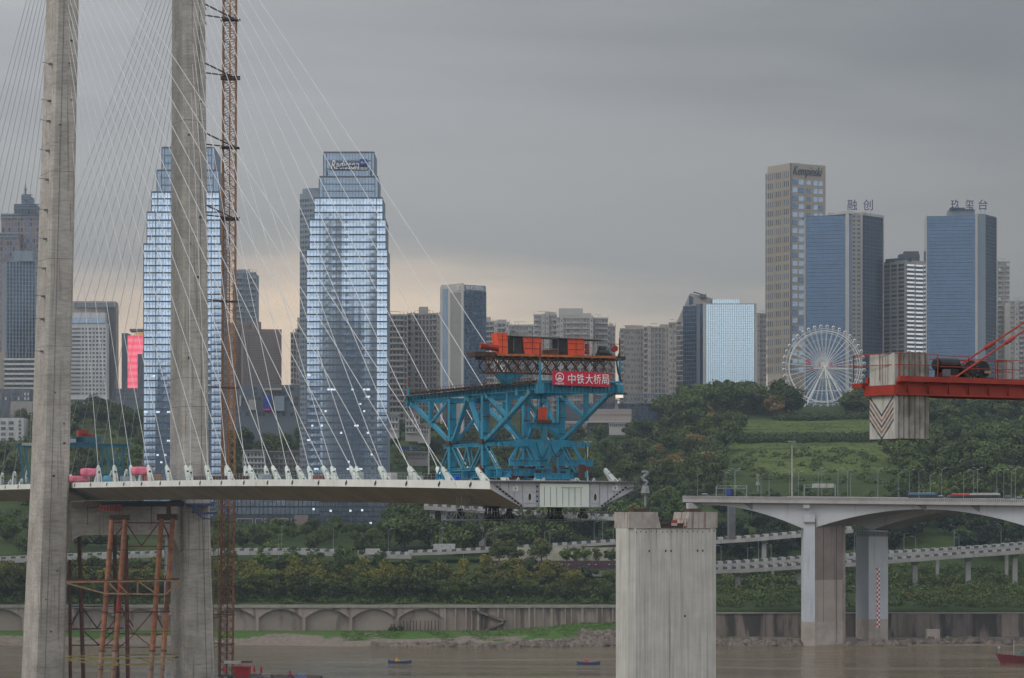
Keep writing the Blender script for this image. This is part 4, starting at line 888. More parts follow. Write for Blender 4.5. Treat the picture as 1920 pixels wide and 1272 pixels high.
lettering('中国中铁', BN(cx_, zc_-.78, .06), CX, UZ, 1.45, .34, M_txt, ban, .03, name='letter')
# access platform slung under the deck
ap = thing('underdeck_platform', 'grey lattice access platform slung below the unfinished deck end', 'platform', tuple(B(5, 10, 39.4)))
a0, a1 = -3.4, 24.2; zlo, zhi = 39.15, 40.5
for ds in (4.2, 5.8):
    mb = MB(); mb.beam(B(ds, a0, zlo), B(ds, a1, zlo), .2, .22); mb.beam(B(ds, a0, zhi), B(ds, a1 if ds < 5 else a1-6, zhi), .08, .08)
    n = 30
    for k in range(n):
        p, q = a0+(a1-a0)*k/n, a0+(a1-a0)*(k+1)/n; mb.beam(B(ds, p, zlo), B(ds, p, zhi), .07, .07); mb.beam(B(ds, p, zlo if k % 2 else zhi), B(ds, q, zhi if k % 2 else zlo), .07, .07)
    mb.build('platform_truss', M_lamp if ds < 5 else M_dgrey, ap)
mb = MB(); mb.box(B(5, 10.4, zlo+.05), CX*13.7, AX*.85, UZ*.06); mb.build('platform_floor', M_lamp, ap)
for oc in (4.8, 15.6):
    for ds in (4.4, 5.6):
        for k, dx_ in enumerate((-1.0, -.1, .5, 1.0)):
            mb = MB(); mb.tube(B(ds, oc+dx_*.7, 41.3), B(ds, oc+dx_*1.0, zlo-.1), .18, 6); mb.tube(B(ds, oc+dx_*1.0-.2, zlo+.2), B(ds, oc+dx_+.2, zlo+.2), .35, 8); mb.build('roller_arm', M_black, ap)
    mb = MB(); mb.box(B(5, oc, 41.2), CX*1.1, AX*1.0, UZ*.2); mb.box(B(5, oc, zlo-.1), CX*1.6, AX*1.1, UZ*.06); mb.build('roller_plate', M_black, ap)
for oc in (-.6, 7.8, 20.6): mb = MB(); mb.box(B(5.2, oc, zlo+.6), CX*.7, AX*.5, UZ*.4); mb.box(B(5.2, oc, zlo+1.3), CX*.35, AX*.35, UZ*.5); mb.build('hanger_box', M_black, ap)
cg = thing('access_cage', 'open dark access cage hung from the sloping deck side', 'cage', tuple(B(2, -1.5, 41)))
mb = MB()
for o in (-1.6, -.3, .9):
    for s_ in (2, 4): mb.beam(B(s_, o, 40.6), B(s_, o, 42.8), .1, .1)
for z in (40.6, 41.7, 42.8):
    for s_ in (2, 4): mb.beam(B(s_, -1.6, z), B(s_, .9, z), .08, .08)
mb.build('cage_frame', M_dgrey, cg)

# ------------------------------------------------------------ second gantry at the far side of the pylon
g2 = thing('portal_gantry', 'smaller teal gantry crane seen behind the near pylon leg with a red winch on top', 'lifting gantry', tuple(B(302, 11, 47.6)))
z0_, z1_ = 47.6, 58.2
M_portal = pmat('portal_teal', (.02, .11, .155), (.03, .14, .19), .4, .6)
rib_beam(B(300, -3.5, z1_-.6), B(300, 24.5, z1_-.6), .6, .85, M_portal, 'top_beam', g2); rib_beam(B(306, -3.5, z1_-.6), B(306, 24.5, z1_-.6), .6, .85, M_portal, 'top_beam', g2)
for s_ in (300, 306):
    for oa, ob in ((24, 24), (18.5, 18.5), (-3, -1.5)): mb = MB(); mb.beam(B(s_, oa, z1_-1), B(s_, ob, z0_), .5, .5); mb.build('leg', M_portal, g2)
    for oa, za, ob, zb in ((8.0, z1_-1.2, 1.0, z0_), (4.2, z1_-1.2, 0.2, z0_+4), (19.3, z1_-1.5, 21.5, z0_+4.5), (23.5, z1_-1.5, 21.5, z0_+5.5), (23, z0_, 20.8, z0_+5)): mb = MB(); mb.beam(B(s_, oa, za), B(s_, ob, zb), .36, .36); mb.build('brace', M_portal, g2)
mb = MB(); mb.box(B(302, 13.5, z1_+.9), CX*3.2, AX*2, UZ*.7); mb.box(B(302, 10.8, z1_+.6), CX*1.5, AX*2, UZ*.9); mb.build('trolley', M_portal, g2)
mb = MB(); mb.box(B(302, 12.4, z1_+2.4), CX*1.3, AX*1.2, UZ*.9); mb.box(B(302, 13.6, z1_+1.9), CX*1.6, AX*1.2, UZ*.4); mb.build('red_winch', M_red2, g2)
mb = MB(); mb.box(B(299.5, 9.0, z1_+.5), CX*1.1, AX*.1, UZ*.45); mb.build('white_board', M_barw, g2)
mb = MB(); mb.box(B(299.3, -2.4, z1_-.5), CX*1.4, AX*.1, UZ*.35); mb.build('white_board', M_barw, g2)
for o in (11.3, 11.9): mb = MB(); mb.tube(B(302, o, z1_), B(302, o, z0_+1), .07, 5); mb.build('wire_rope', M_rustdk, g2)

# ------------------------------------------------------------ lone pier waiting for the next span
S_P = -46.5
pier = thing('concrete_pier', 'broad pale concrete pier with two pedestals on top standing alone in the river', 'bridge pier', tuple(B(S_P, 10.7, 0)))
def PB(s, o, z): return B(S_P+s, 10.72+o, z)
c = 1.0; hw_, hl = 6.95, 2.6
FP = [(-hl, -hw_+c), (-hl, hw_-c), (-hl+c*.6, hw_), (hl-c*.6, hw_), (hl, hw_-c), (hl, -hw_+c), (hl-c*.6, -hw_), (-hl+c*.6, -hw_)]
z = -3.0; tops = 38.05
lifts = [-3, 1.9, 6.4, 10.9, 15.4, 19.9, 24.4, 28.9, 34.9, tops]
for z, z1 in zip(lifts, lifts[1:]):
    mb = MB(); a = [PB(s, o, z+.004) for s, o in FP]; b2 = [PB(s, o, z1-.004) for s, o in FP]
    mb.poly(a+b2, [tuple(range(8))[::-1], tuple(range(8, 16))]+[(i, (i+1) % 8, 8+(i+1) % 8, 8+i) for i in range(8)]); mb.build('concrete_lift', M_pier, pier)
for sg in (-1, 1):
    mb = MB(); q = lambda o, z, s: PB(s, o*sg, z)
    a = [q(hw_, tops+.02, -hl+.1), q(2.0 if sg < 0 else 2.1, tops+.02, -hl+.1), q(2.0, tops+.02, hl-.1), q(hw_, tops+.02, hl-.1)]; b2 = [q(hw_, 40.35, -hl+.1), q(2.5, 40.35, -hl+.1), q(2.5, 40.35, hl-.1), q(hw_, 40.35, hl-.1)]
    mb.poly(a+b2, [(0, 1, 2, 3), (7, 6, 5, 4)]+[(i, 4+i, 4+(i+1) % 4, (i+1) % 4) for i in range(4)] if sg > 0 else [(3, 2, 1, 0), (4, 5, 6, 7)]+[(i, (i+1) % 4, 4+(i+1) % 4, 4+i) for i in range(4)])
    mb.build('pedestal', M_ped, pier)
    mb = MB(); mb.box(PB(0, 4.4*sg-.2, 40.6), CX*.95, AX*.9, UZ*.24); mb.build('bearing_pad', M_rustdk, pier)
mb = MB(); mb.box(PB(-hl-.02, 0, tops-.08), CX*(hw_-1.1), AX*.05, UZ*.035); mb.build('top_edge_bar', M_rustdk, pier)
for k in range(16):
    mb = MB(); mb.box(PB(-hl-.01, -6+k*.82+RND.uniform(-.15, .15), tops-.5+RND.uniform(-.08, .08)), CX*.06, AX*.03, UZ*.09); mb.build('tie_hole', M_black, pier)
for px, py in ((1199, 1033), (1233, 1033), (1244, 1033), (1299, 1033), (1310, 1033), (1273, 1155)):
    mb = MB(); p = P(px, py, 410); oo = (px-1250)/12.9; mb.box(PB(-hl-.01, oo*.98, p.z), CX*.1, AX*.03, UZ*.16); mb.build('lifting_hole', M_rustdk if px != 1273 else M_black, pier)
rl = thing('guard_railing', 'thin rusty guard railing between the two pedestals of the lone pier', 'railing', tuple(PB(-2.3, 2, tops)))
mb = MB()
for o in (-2.4, .4, 2.1, 3.4, 4.6): mb.beam(PB(-2.4, o, tops), PB(-2.4, o, tops+1.35), .06, .06)
for h in (.7, 1.3): mb.beam(PB(-2.4, -2.4 if h > 1 else 1, tops+h), PB(-2.4, 4.6, tops+h), .05, .05)
mb.build('rail', M_rust, rl)
mb = MB(); mb.beam(PB(-1.9, -2.5, tops+.05), PB(-1.9, 2.4, tops+.15), .4, .3); mb.box(PB(0, 0, tops+.35), CX*2.2, AX*1.5, UZ*.35); o = mb.build('timber_pile', M_rustdk, org=tuple(PB(0, 0, tops))); tag(o, 'dark formwork timber lying in the notch of the lone pier', 'timber')
sg_ = thing('warning_board', 'small red and white warning board in the notch of the lone pier', 'sign', tuple(PB(-2.5, .1, tops)))
mb = MB(); mb.box(PB(-2.5, .1, tops+.95), CX*.45, AX*.03, UZ*.22); mb.build('red_panel', M_red2, sg_); mb = MB(); mb.box(PB(-2.5, .1, tops+.55), CX*.45, AX*.03, UZ*.2); mb.build('white_panel', M_barw, sg_); mb = MB(); mb.beam(PB(-2.44, .1, tops), PB(-2.44, .1, tops+1.1), .06, .06); mb.build('post', M_rust, sg_)
mb = MB(); mb.beam(PB(-2.3, 1.7, tops), PB(-2.3, 1.7, tops+1.1), .16, .16); o = mb.build('orange_post', M_orange, org=tuple(PB(-2.3, 1.7, tops))); tag(o, 'short orange post beside the warning board on the lone pier', 'post')

# ------------------------------------------------------------ counter-jib of the near tower crane
YC = 150.0
JD = Vector((.86, .51, 0)).normalized(); JP = Vector((.51, -.86, 0)).normalized()      # along the jib, and towards the viewer
crane = thing('crane_counter_jib', 'orange-red counter-jib of a tower crane reaching in over the right side with railings', 'crane jib', tuple(P(1760, 715, YC)))
K0 = P(1686, 705, YC-1.0)      # near front corner of the beam, top edge
def J(u, v, z): return Vector((K0.x, K0.y, 0))+JD*u-JP*v+Vector((0, 0, K0.z+z))    # v grows away from the viewer
def jbox(u0, u1, v0, v1, z0, z1, mat, name, parent=crane):
    mb = MB(); mb.hexa([J(u0, v0, z0), J(u1, v0, z0), J(u1, v1, z0), J(u0, v1, z0), J(u0, v0, z1), J(u1, v0, z1), J(u1, v1, z1), J(u0, v1, z1)]); return mb.build(name, mat, parent)
JL = 12.0; JW = 2.6
for v in (0.25, JW-.15):
    jbox(0, JL, v-.12, v+.12, -.98, -.90, M_red2, 'beam_flange'); jbox(0, JL, v-.03, v+.03, -.90, -.36, M_red2, 'beam_web'); jbox(0, JL, v-.12, v+.12, -.36, -.30, M_red2, 'beam_flange')
jbox(-.02, JL, -.12, .1, -.28, .0, M_red2, 'edge_channel'); jbox(-.02, JL, JW, JW+.2, -.28, 0, M_red2, 'edge_channel')
jbox(2.7, JL, .1, JW, -.1, -.06, M_rust, 'floor_grating')
jbox(-.55, -.12, 2.45, 3.3, -.55, -.30, M_red2, 'front_walkway'); jbox(-.34, -.14, .0, 2.55, -.98, -.46, M_red2, 'front_cross_beam')
for k in range(9):
    u = .5+k*1.35; mb = MB(); mb.beam(J(u, -.05, -.3), J(u+.25, .22, -.88), .06, .05); mb.build('bracket', M_red2, crane)
# railing
def rail(pts, hs=(.62, 1.22), step=None, name='guard_rail'):
    mb = MB()
    for (u0, v0), (u1, v1) in zip(pts, pts[1:]):
        for h in hs: mb.tube(J(u0, v0, h), J(u1, v1, h), .022, 6)
    for (u, v) in pts: mb.tube(J(u, v, -.2), J(u, v, hs[-1]), .026, 6)
    return mb.build(name, M_red2, crane)
rail([(.05, 0), (1.15*2.2, 0)], (.60, 1.18)); rail([(2.55, 0), (4.6, 0)], (.55, 1.12)); rail([(4.6, 0), (6.55, 0)], (.5, 1.0)); rail([(6.6, 0), (9, 0)], (.5, 1.0))
rail([(.02, 0), (-.25, 1.3), (-.5, 3.2)], (.60, 1.18)); rail([(-.5, 3.2), (.6, JW+.2), (2.6, JW+.2), (4.7, JW+.2), (7, JW+.2), (10, JW+.2)], (.55, 1.12))
rail([(4.7, .9), (5.6, .9)], (.5, .95)); rail([(7.2, .05), (7.2, .9)], (.5, 1.0))
# ballast: concrete slabs hanging through the frame
bl = thing('counterweight', 'block of weathered concrete counterweight slabs with a painted chevron hanging in the red crane frame', 'counterweight', tuple(J(.6, 1, -2)))
zt_, zb_ = 1.25, Z(823, YC)-K0.z
u = -.10; v0, v1 = .30, 2.35
for k, wd in enumerate((.34, .33, .35, .36, .35, .34, .31)):
    mb = MB(); tz = zt_-.06*RND.random(); vv = v0+RND.uniform(-.03, .03); cc = .05
    ring = [(u+cc, vv), (u+wd-cc-.03, vv), (u+wd-.03, vv+cc), (u+wd-.03, v1), (u, v1), (u, vv+cc)]
    a = [J(p, q, zb_+RND.uniform(-.02, .02)) for p, q in ring]; b2 = [J(p, q, tz) for p, q in ring]; n = len(ring)
    mb.poly(a+b2, [tuple(range(n))[::-1], tuple(range(n, 2*n))]+[(i, (i+1) % n, n+(i+1) % n, n+i) for i in range(n)])
    mb.build('concrete_slab', M_slabw if k == 0 else M_slab, bl)
    mb = MB(); pr = None
    for q in range(7):
        an = PI*q/6; p = J(u+wd/2, 1.0+.12*math.cos(an), tz+.13*math.sin(an))
        if pr: mb.tube(pr, p, .018, 5)
        pr = p
    if k % 2 == 0: mb.build('lifting_loop', M_rustdk, bl)
    u += wd
# vertical grooves on the end face and the painted chevrons
def EF(v, z, out=.012): return J(-.10-out, v, z)
M_vb = pmat('chevron_dark', (.04, .05, .07), (.22, .21, .20), 5, .8, lo=.45, hi=.7); M_vo = pmat('chevron_orange', (.28, .11, .06), (.30, .24, .20), 5, .8, lo=.4, hi=.7)
vm = (v0+v1)/2
for k in range(5):
    mt = (M_vb, M_vo, M_vb, M_vo, M_vb)[k]; zt2 = -.98-.30*k; dp = .98; th = .13
    for (va, vb_) in ((v1-.02, vm), (v0+.04, vm)):
        mb = MB(); mb.prism([EF(va, zt2), EF(vm, zt2-dp), EF(vm, zt2-dp-th), EF(va, zt2-th)], JD*.01); mb.build('chevron', mt, bl)
for v in (.82, 1.0, 1.25, 1.45): mb = MB(); mb.box(EF(v, .2), -JP*.006, JD*.006, UZ*.9); mb.build('groove', M_slab, bl)
mb = MB()
for pts in (((.80, -3.55), (.80, -3.85)), ((.80, -3.55), (.66, -3.62)), ((.66, -3.62), (.78, -3.7)), ((.76, -3.7), (.6, -3.92)), ((.86, -3.6), (.84, -3.9))):
    mb.beam(EF(*pts[0]), EF(*pts[1]), .025, .03)
mb.build('scribble', M_vb, bl)
# winch
wi = thing('crane_winch', 'black hoisting winch bolted on the red crane jib beside the counterweight', 'winch', tuple(J(4, 1, 0)))
wu = 3.45
def wcyl(u0, v0_, z0, u1, v1_, z1, r, n, name): mb = MB(); mb.tube(J(u0, v0_, z0), J(u1, v1_, z1), r, n); return mb.build(name, M_black, wi)
jbox(wu-.1, wu+3.3, .5, 2.0, -.05, .08, M_black, 'base_frame', wi)
wcyl(wu-.05, 1.1, .72, wu+1.25, 1.1, .72, .36, 16, 'motor'); wcyl(wu-.22, 1.1, .72, wu-.05, 1.1, .72, .28, 12, 'motor_cap')
jbox(wu+.1, wu+1.1, .7, 1.5, .08, .5, M_black, 'motor_mount', wi)
wcyl(wu+1.75, .55, .42, wu+1.75, 1.9, .42, .40, 18, 'rope_drum'); wcyl(wu+1.75, .48, .42, wu+1.75, .56, .42, .52, 20, 'drum_flange'); wcyl(wu+1.75, .40, .42, wu+1.75, .48, .42, .2, 12, 'drum_hub')
wcyl(wu+2.65, .6, .5, wu+2.65, 1.2, .5, .46, 18, 'gearbox'); jbox(wu+2.2, wu+3.1, 1.2, 1.8, .08, .7, M_black, 'gear_housing', wi)
jbox(wu+.0, wu+.35, .5, .75, .08, .45, M_dgrey, 'junction_box', wi); jbox(wu+2.7, wu+3.05, .42, .56, .3, .44, pmat('brass', (.35, .3, .2), None, 1, .5), 'name_plate', wi)
mb = MB()
for k in range(10): an = 2*PI*k/10; mb.box(J(wu+1.75+.38*math.cos(an), .385, .42+.38*math.sin(an)), JD*.03, JP*.02, UZ*.03)
mb.build('flange_bolt', M_dgrey, wi)
# tie rods with turnbuckles
for i, (pa, pb, tb, Ya, Yb) in enumerate((((1768, 706), (1948, 586), (1854, 638), YC+1.6, YC+7), ((1757+30, 711), (1948, 601), (1892, 633), YC-.4, YC+5))):
    a, b2 = P(pa[0], pa[1], Ya), P(pb[0], pb[1], Yb); t_ = (tb[0]-pa[0])/(pb[0]-pa[0])
    rod = thing('tie_rod', 'red tie rod of the crane jib with turnbuckle, the %s one' % ('upper' if i == 0 else 'lower'), 'tie rod', tuple(a), 'red tie rods of the crane jib')
    mb = MB(); mb.tube(a, b2, .055, 8); mb.build('rod', M_red2, rod)
    d = (b2-a).normalized(); m_ = a.lerp(b2, t_); mb = MB(); mb.tube(m_-d*.36, m_+d*.36, .12, 8); mb.tube(m_-d*.46, m_-d*.36, .08, 8, .12); mb.tube(m_+d*.36, m_+d*.46, .12, 8, .08); mb.build('turnbuckle', M_red2, rod)
    mb = MB(); mb.box(a, JD*.15, JP*.05, UZ*.2); mb.build('clevis', M_red2, rod)
# ------------------------------------------------------------ white road bridge on the right
RB = thing('road_bridge', 'pale concrete road bridge with arched haunches and wide piers standing in the river', 'bridge', (90.8, 880, 0))
UR = Vector((.97, -.243, 0)).normalized(); VR = Vector((20.9, 12.0, 0)); PR = Vector((90.8-1.6, 880, 0))
def R(t, v, z): return PR+UR*t+VR*v+UZ*z
def ztp(t): return 45.75-.011*(t+39)
def zsf(t):                              # lower edge of the girder web
    up = 43.0-.011*(t+39)
    if t < 0: d = min(1, abs(t)/28.0); return up-7.0*(1-d)**1.75 if t > -28 else up
    h = 36.0; d = min(1, abs(t)/h) if t < h else max(0, 1-(t-h-2)/h); d = min(1, max(0, d))
    return up-.6-7.2*(1-d)**1.9
T0, T1 = -35.0, 96.0
ts = [T0+i*(T1-T0)/60 for i in range(61)]
for v, wd, nm, mt in ((0.0, .42, 'near_girder', M_bwhite), (1.0, .42, 'far_girder', M_bwhite)):
    mb = MB()
    for a, c in zip(ts, ts[1:]):
        if a < -34: continue
        za, zc = zsf(a), zsf(c); zt1, zt2 = ztp(a)-2.0, ztp(c)-2.0
        mb.hexa([R(a, v, za), R(c, v, zc), R(c, v+wd, zc), R(a, v+wd, za), R(a, v, zt1), R(c, v, zt2), R(c, v+wd, zt2), R(a, v+wd, zt1)])
    o = mb.build(nm, mt, RB)
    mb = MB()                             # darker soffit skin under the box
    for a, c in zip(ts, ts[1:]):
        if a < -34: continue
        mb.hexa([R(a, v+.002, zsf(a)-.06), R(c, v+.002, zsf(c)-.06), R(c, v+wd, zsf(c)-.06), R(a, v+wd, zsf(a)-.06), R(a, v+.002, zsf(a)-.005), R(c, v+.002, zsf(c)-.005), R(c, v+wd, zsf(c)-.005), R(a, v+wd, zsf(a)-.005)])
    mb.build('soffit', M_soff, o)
mb = MB()
for a, c in zip(ts, ts[1:]): mb.hexa([R(a, -.10, ztp(a)-2.0), R(c, -.10, ztp(c)-2.0), R(c, 1.5, ztp(c)-2.0), R(a, 1.5, ztp(a)-2.0), R(a, -.10, ztp(a)-1.25), R(c, -.10, ztp(c)-1.25), R(c, 1.5, ztp(c)-1.25), R(a, 1.5, ztp(a)-1.25)])
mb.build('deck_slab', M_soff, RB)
for v0_, v1_, nm in ((-.13, -.10, 'near_parapet'), (1.5, 1.53, 'far_parapet')):
    mb = MB()
    for a, c in zip(ts, ts[1:]): mb.hexa([R(a, v0_, ztp(a)-1.9), R(c, v0_, ztp(c)-1.9), R(c, v1_, ztp(c)-1.9), R(a, v1_, ztp(a)-1.9), R(a, v0_, ztp(a)-.95), R(c, v0_, ztp(c)-.95), R(c, v1_, ztp(c)-.95), R(a, v1_, ztp(a)-.95)])
    pp = mb.build(nm, M_parapet, RB)
    mb = MB(); t_ = T0
    while t_ < T1:
        mb.hexa([R(t_, v0_, ztp(t_)-.95), R(t_+.28, v0_, ztp(t_)-.95), R(t_+.28, v1_, ztp(t_)-.95), R(t_, v1_, ztp(t_)-.95), R(t_, v0_, ztp(t_)-.12), R(t_+.28, v0_, ztp(t_)-.12), R(t_+.28, v1_, ztp(t_)-.12), R(t_, v1_, ztp(t_)-.12)]); t_ += .62
    mb.build('baluster', M_parapet, RB, kind='stuff')
    mb = MB()
    for a, c in zip(ts, ts[1:]): mb.hexa([R(a, v0_, ztp(a)-.12), R(c, v0_, ztp(c)-.12), R(c, v1_, ztp(c)-.12), R(a, v1_, ztp(a)-.12), R(a, v0_, ztp(a)+.06), R(c, v0_, ztp(c)+.06), R(c, v1_, ztp(c)+.06), R(a, v1_, ztp(a)+.06)])
    mb.build('handrail', M_parapet, RB)
for tt in (36.0, 52.0, -17.0, -33.0):
    mb = MB(); a = R(tt, -.02, ztp(tt)-2.0); mb.hexa([a+UR*-1.2-UZ*.1, a+UR*1.2-UZ*1.9, a+UR*1.2-UZ*1.9+VR*.03, a+UR*-1.2-UZ*.1+VR*.03, a+UR*-1.2, a+UR*1.2, a+UR*1.2+VR*.03, a+UR*-1.2+VR*.03]); mb.build('joint_bracket', M_soff, RB)
# piers: narrow pale face to the left, broad brown face set back to the right
def wpier(px0, px1, px2, Y, ztop_, name):
    a, b2 = X(px0, Y), X(px1, Y)
    x2 = X(px2, Y+4)
    mb = MB(); mb.aabb(a, b2, Y, Y+9, 7.2, ztop_); mb.build('pier_column', M_bside, RB)
    mb = MB(); mb.aabb(a-.03, b2+.03, Y-.03, Y+9, -2, 7.2); mb.build('pier_foot', M_btide, RB)
    return a, b2, x2
a, b2, x2 = wpier(1508, 1528, 1585, 878.5, 40.0, 0)
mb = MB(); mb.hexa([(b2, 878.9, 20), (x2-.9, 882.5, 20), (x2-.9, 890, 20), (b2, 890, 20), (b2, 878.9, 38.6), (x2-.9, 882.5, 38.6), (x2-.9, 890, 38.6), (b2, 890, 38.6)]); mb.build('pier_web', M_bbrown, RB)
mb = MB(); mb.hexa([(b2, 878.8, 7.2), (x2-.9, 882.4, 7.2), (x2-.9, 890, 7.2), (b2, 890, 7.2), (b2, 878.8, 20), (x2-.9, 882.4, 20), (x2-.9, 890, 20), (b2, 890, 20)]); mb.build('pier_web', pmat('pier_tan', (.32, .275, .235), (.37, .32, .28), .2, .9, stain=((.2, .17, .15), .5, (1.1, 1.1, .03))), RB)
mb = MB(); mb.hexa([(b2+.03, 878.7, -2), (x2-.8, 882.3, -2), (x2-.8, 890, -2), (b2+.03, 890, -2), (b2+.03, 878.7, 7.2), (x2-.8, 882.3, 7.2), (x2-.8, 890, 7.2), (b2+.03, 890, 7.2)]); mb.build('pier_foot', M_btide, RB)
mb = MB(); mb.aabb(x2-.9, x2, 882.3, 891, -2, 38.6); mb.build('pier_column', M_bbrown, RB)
for px in (1543.5, 1569): mb = MB(); x = X(px, 880.5); mb.aabb(x-.09, x+.09, 879.4+(px-1530)*.06-.3, 881.5, 1, 38.4); mb.build('pier_groove', pmat('groove_dark', (.11, .09, .08), None, 1, .9), RB)
a2, b3 = X(1608, 896), X(1628, 893); c3 = X(1665, 892)
for z0, z1, m1, m2 in ((7.6, 35.0, pmat('pier_shade_side', (.34, .36, .385), (.30, .32, .34), .1, .9), M_bside), (-2, 7.6, M_btide, M_btide)):  # the side face's shade is put into a darker concrete tone
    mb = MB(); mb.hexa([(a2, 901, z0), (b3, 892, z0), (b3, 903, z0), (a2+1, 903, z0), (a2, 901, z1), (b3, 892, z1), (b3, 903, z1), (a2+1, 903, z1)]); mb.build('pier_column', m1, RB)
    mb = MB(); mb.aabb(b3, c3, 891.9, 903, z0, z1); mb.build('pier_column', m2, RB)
mb = MB()
for k in range(22): x = a2+.3+k*(c3-a2-.4)/21; y = 901-9*min(1, (x-a2)/(b3-a2))-.25; mb.aabb(x-.12, x+.12, y-.1, y, 33.2, 34.9-.02*k % .5)
mb.build('drip_edge', M_dgrey, RB, kind='stuff')
# red and white water gauge
mb = MB()
for k in range(26):
    z = Z(1066+k*4.3, 891.5); x = X(1647+(1.4 if k % 2 else -1.4), 891.5); mb.aabb(x-.24, x+.24, 891.78, 891.88, z-.70, z)
mb.build('water_gauge', M_txtred, RB)
mb = MB()
for k in range(26):
    z = Z(1066+k*4.3, 891.5); x = X(1647+(-1.4 if k % 2 else 1.4), 891.5); mb.aabb(x-.24, x+.24, 891.78, 891.88, z-.70, z)
mb.build('water_gauge', M_txt, RB)
mb = MB()
for k in range(8): z = Z(1066+k*15, 891.5); mb.aabb(X(1641, 891.5), X(1646, 891.5), 891.80, 891.88, z-.08, z+.08)
mb.build('gauge_mark', M_txtred, RB)
mb = MB()
for px in (1514,): mb.box(P(px-2, 950, 877.8), (1.0, 0, 0), (0, .5, 0), (0, 0, .55))
mb.build('pier_box', M_barw, RB)
mb = MB(); mb.aabb(a-.3, b2+.3, 878.0, 878.5, 37.4, 37.75); mb.build('ledge', M_bbrown, RB)
# abutment and back-span pier
mb = MB(); mb.aabb(X(1290, 893), X(1307, 893), 891, 902, 30, 43.6); mb.build('abutment', M_bwhite, RB)
mb = MB(); mb.aabb(X(1366, 915), X(1378, 915), 913, 920, 32, 43); mb.build('abutment', M_dgrey, RB)

# ------------------------------------------------------------ lamps
def make_lamp(name, h, double, mat, big=False):
    t_ = thing(name, '', 'street lamp', (0, 0, 0))
    mb = MB(); mb.tube((0, 0, 0), (0, 0, h), .08, 5, .05); mb.build('pole', mat, t_)
    for sg in ((-1, 1) if double else (1,)):
        mb = MB(); mb.tube((0, 0, h-.1), (1.0*sg, 0, h+.45), .045, 4); mb.build('arm', mat, t_)
        mb = MB(); mb.box((1.3*sg, 0, h+.48), (.36, 0, 0), (0, .13, 0), (0, 0, .06)); mb.build('lamp_head', M_barw, t_)
    kids_of(t_); return t_
LP1 = make_lamp('street_lamp', 8.2, False, M_lamp); LP2 = make_lamp('street_lamp', 8.8, True, M_lamp)
_first = {id(LP1): True, id(LP2): True}
def put_lamp(proto, loc, label, group, rz=0.0, sc_=1.0):
    if _first.get(id(proto)): o = proto; _first[id(proto)] = False; o.location = loc; o.rotation_euler = (0, 0, rz); o.scale = (1, 1, sc_)
    else: o = copy_tree(proto, loc=loc, rz=rz, scale=(1, 1, sc_))
    o['label'] = label; o['group'] = group
    return o
GL = 'street lamps along the white road bridge'
def t_of(px, v):
    lo, hi = T0-10, T1+10
    for _ in range(40):
        m_ = (lo+hi)/2; p = R(m_, v, 0); q = 960+FOC*p.x/p.y
        if q < px: lo = m_
        else: hi = m_
    return lo
for i, px in enumerate((1308, 1345, 1377, 1427, 1442, 1497, 1595, 1684, 1723, 1744, 1807, 1869, 1896)):
    v = .02 if i % 2 == 0 else 1.0; p = R(t_of(px, v), v, ztp(0)-1.3); put_lamp(LP1, p, 'slim street lamp on the white road bridge, %s counted from the abutment end' % nth(i), GL, 0 if i % 3 else 0.3, 1.0+.05*(i % 3))
for i, px in enumerate((1361, 1379, 1480, 1534, 1541, 1571, 1589, 1646, 1705, 1766, 1826, 1833, 1882, 1904)):
    v = .7; p = R(t_of(px, v), v, ztp(0)-1.3); put_lamp(LP2, p, 'double-armed street lamp on the white road bridge, %s counted from the abutment end' % nth(i), 'double-armed lamps on the road bridge', 0, 1.05+.06*(i % 2))
# sign gantries on the bridge
def sign_gantry(px0, px1, pytop, v, panels, label):
    t0, t1 = t_of(px0, v), t_of(px1, v); zb = ztp(t0)-1.3; zt2 = Z(pytop, R(t0, v, 0).y)
    g = thing('sign_gantry', label, 'sign gantry', tuple(R(t0, v, zb)))
    mb = MB()
    for t_ in (t0, t1): mb.beam(R(t_, v, zb), R(t_, v, zt2), .28, .28)
    mb.build('post', M_lamp, g); mb = MB()
    for h in (0, -.9): mb.beam(R(t0, v, zt2+h), R(t1, v, zt2+h), .12, .12)
    n = 12
    for k in range(n): a, c = R(t0+(t1-t0)*k/n, v, zt2-(.9 if k % 2 else 0)), R(t0+(t1-t0)*(k+1)/n, v, zt2-(0 if k % 2 else .9)); mb.beam(a, c, .07, .07)
    mb.build('lattice_beam', M_lamp, g)
    for (pa, pb, ya, yb, mt) in panels:
        ta, tb = t_of(pa, v), t_of(pb, v); Y = R(ta, v, 0).y; mb = MB(); mb.hexa([R(ta, v-.02, Z(yb, Y)), R(tb, v-.02, Z(yb, Y)), R(tb, v-.012, Z(yb, Y)), R(ta, v-.012, Z(yb, Y)), R(ta, v-.02, Z(ya, Y)), R(tb, v-.02, Z(ya, Y)), R(tb, v-.012, Z(ya, Y)), R(ta, v-.012, Z(ya, Y))]); mb.build('sign_panel', mt, g)
sign_gantry(1508, 1566, 909, .15, [(1525, 1538, 907, 915, M_barw), (1540, 1551, 907, 915, M_barw), (1553, 1565, 907, 915, M_barw)], 'sign gantry over the road bridge carrying three pale panels')
sign_gantry(1343, 1400, 911, .25, [(1364, 1373, 918, 928, M_bsign), (1380, 1383, 912, 914, M_barw)], 'sign gantry over the road bridge with a small blue sign')

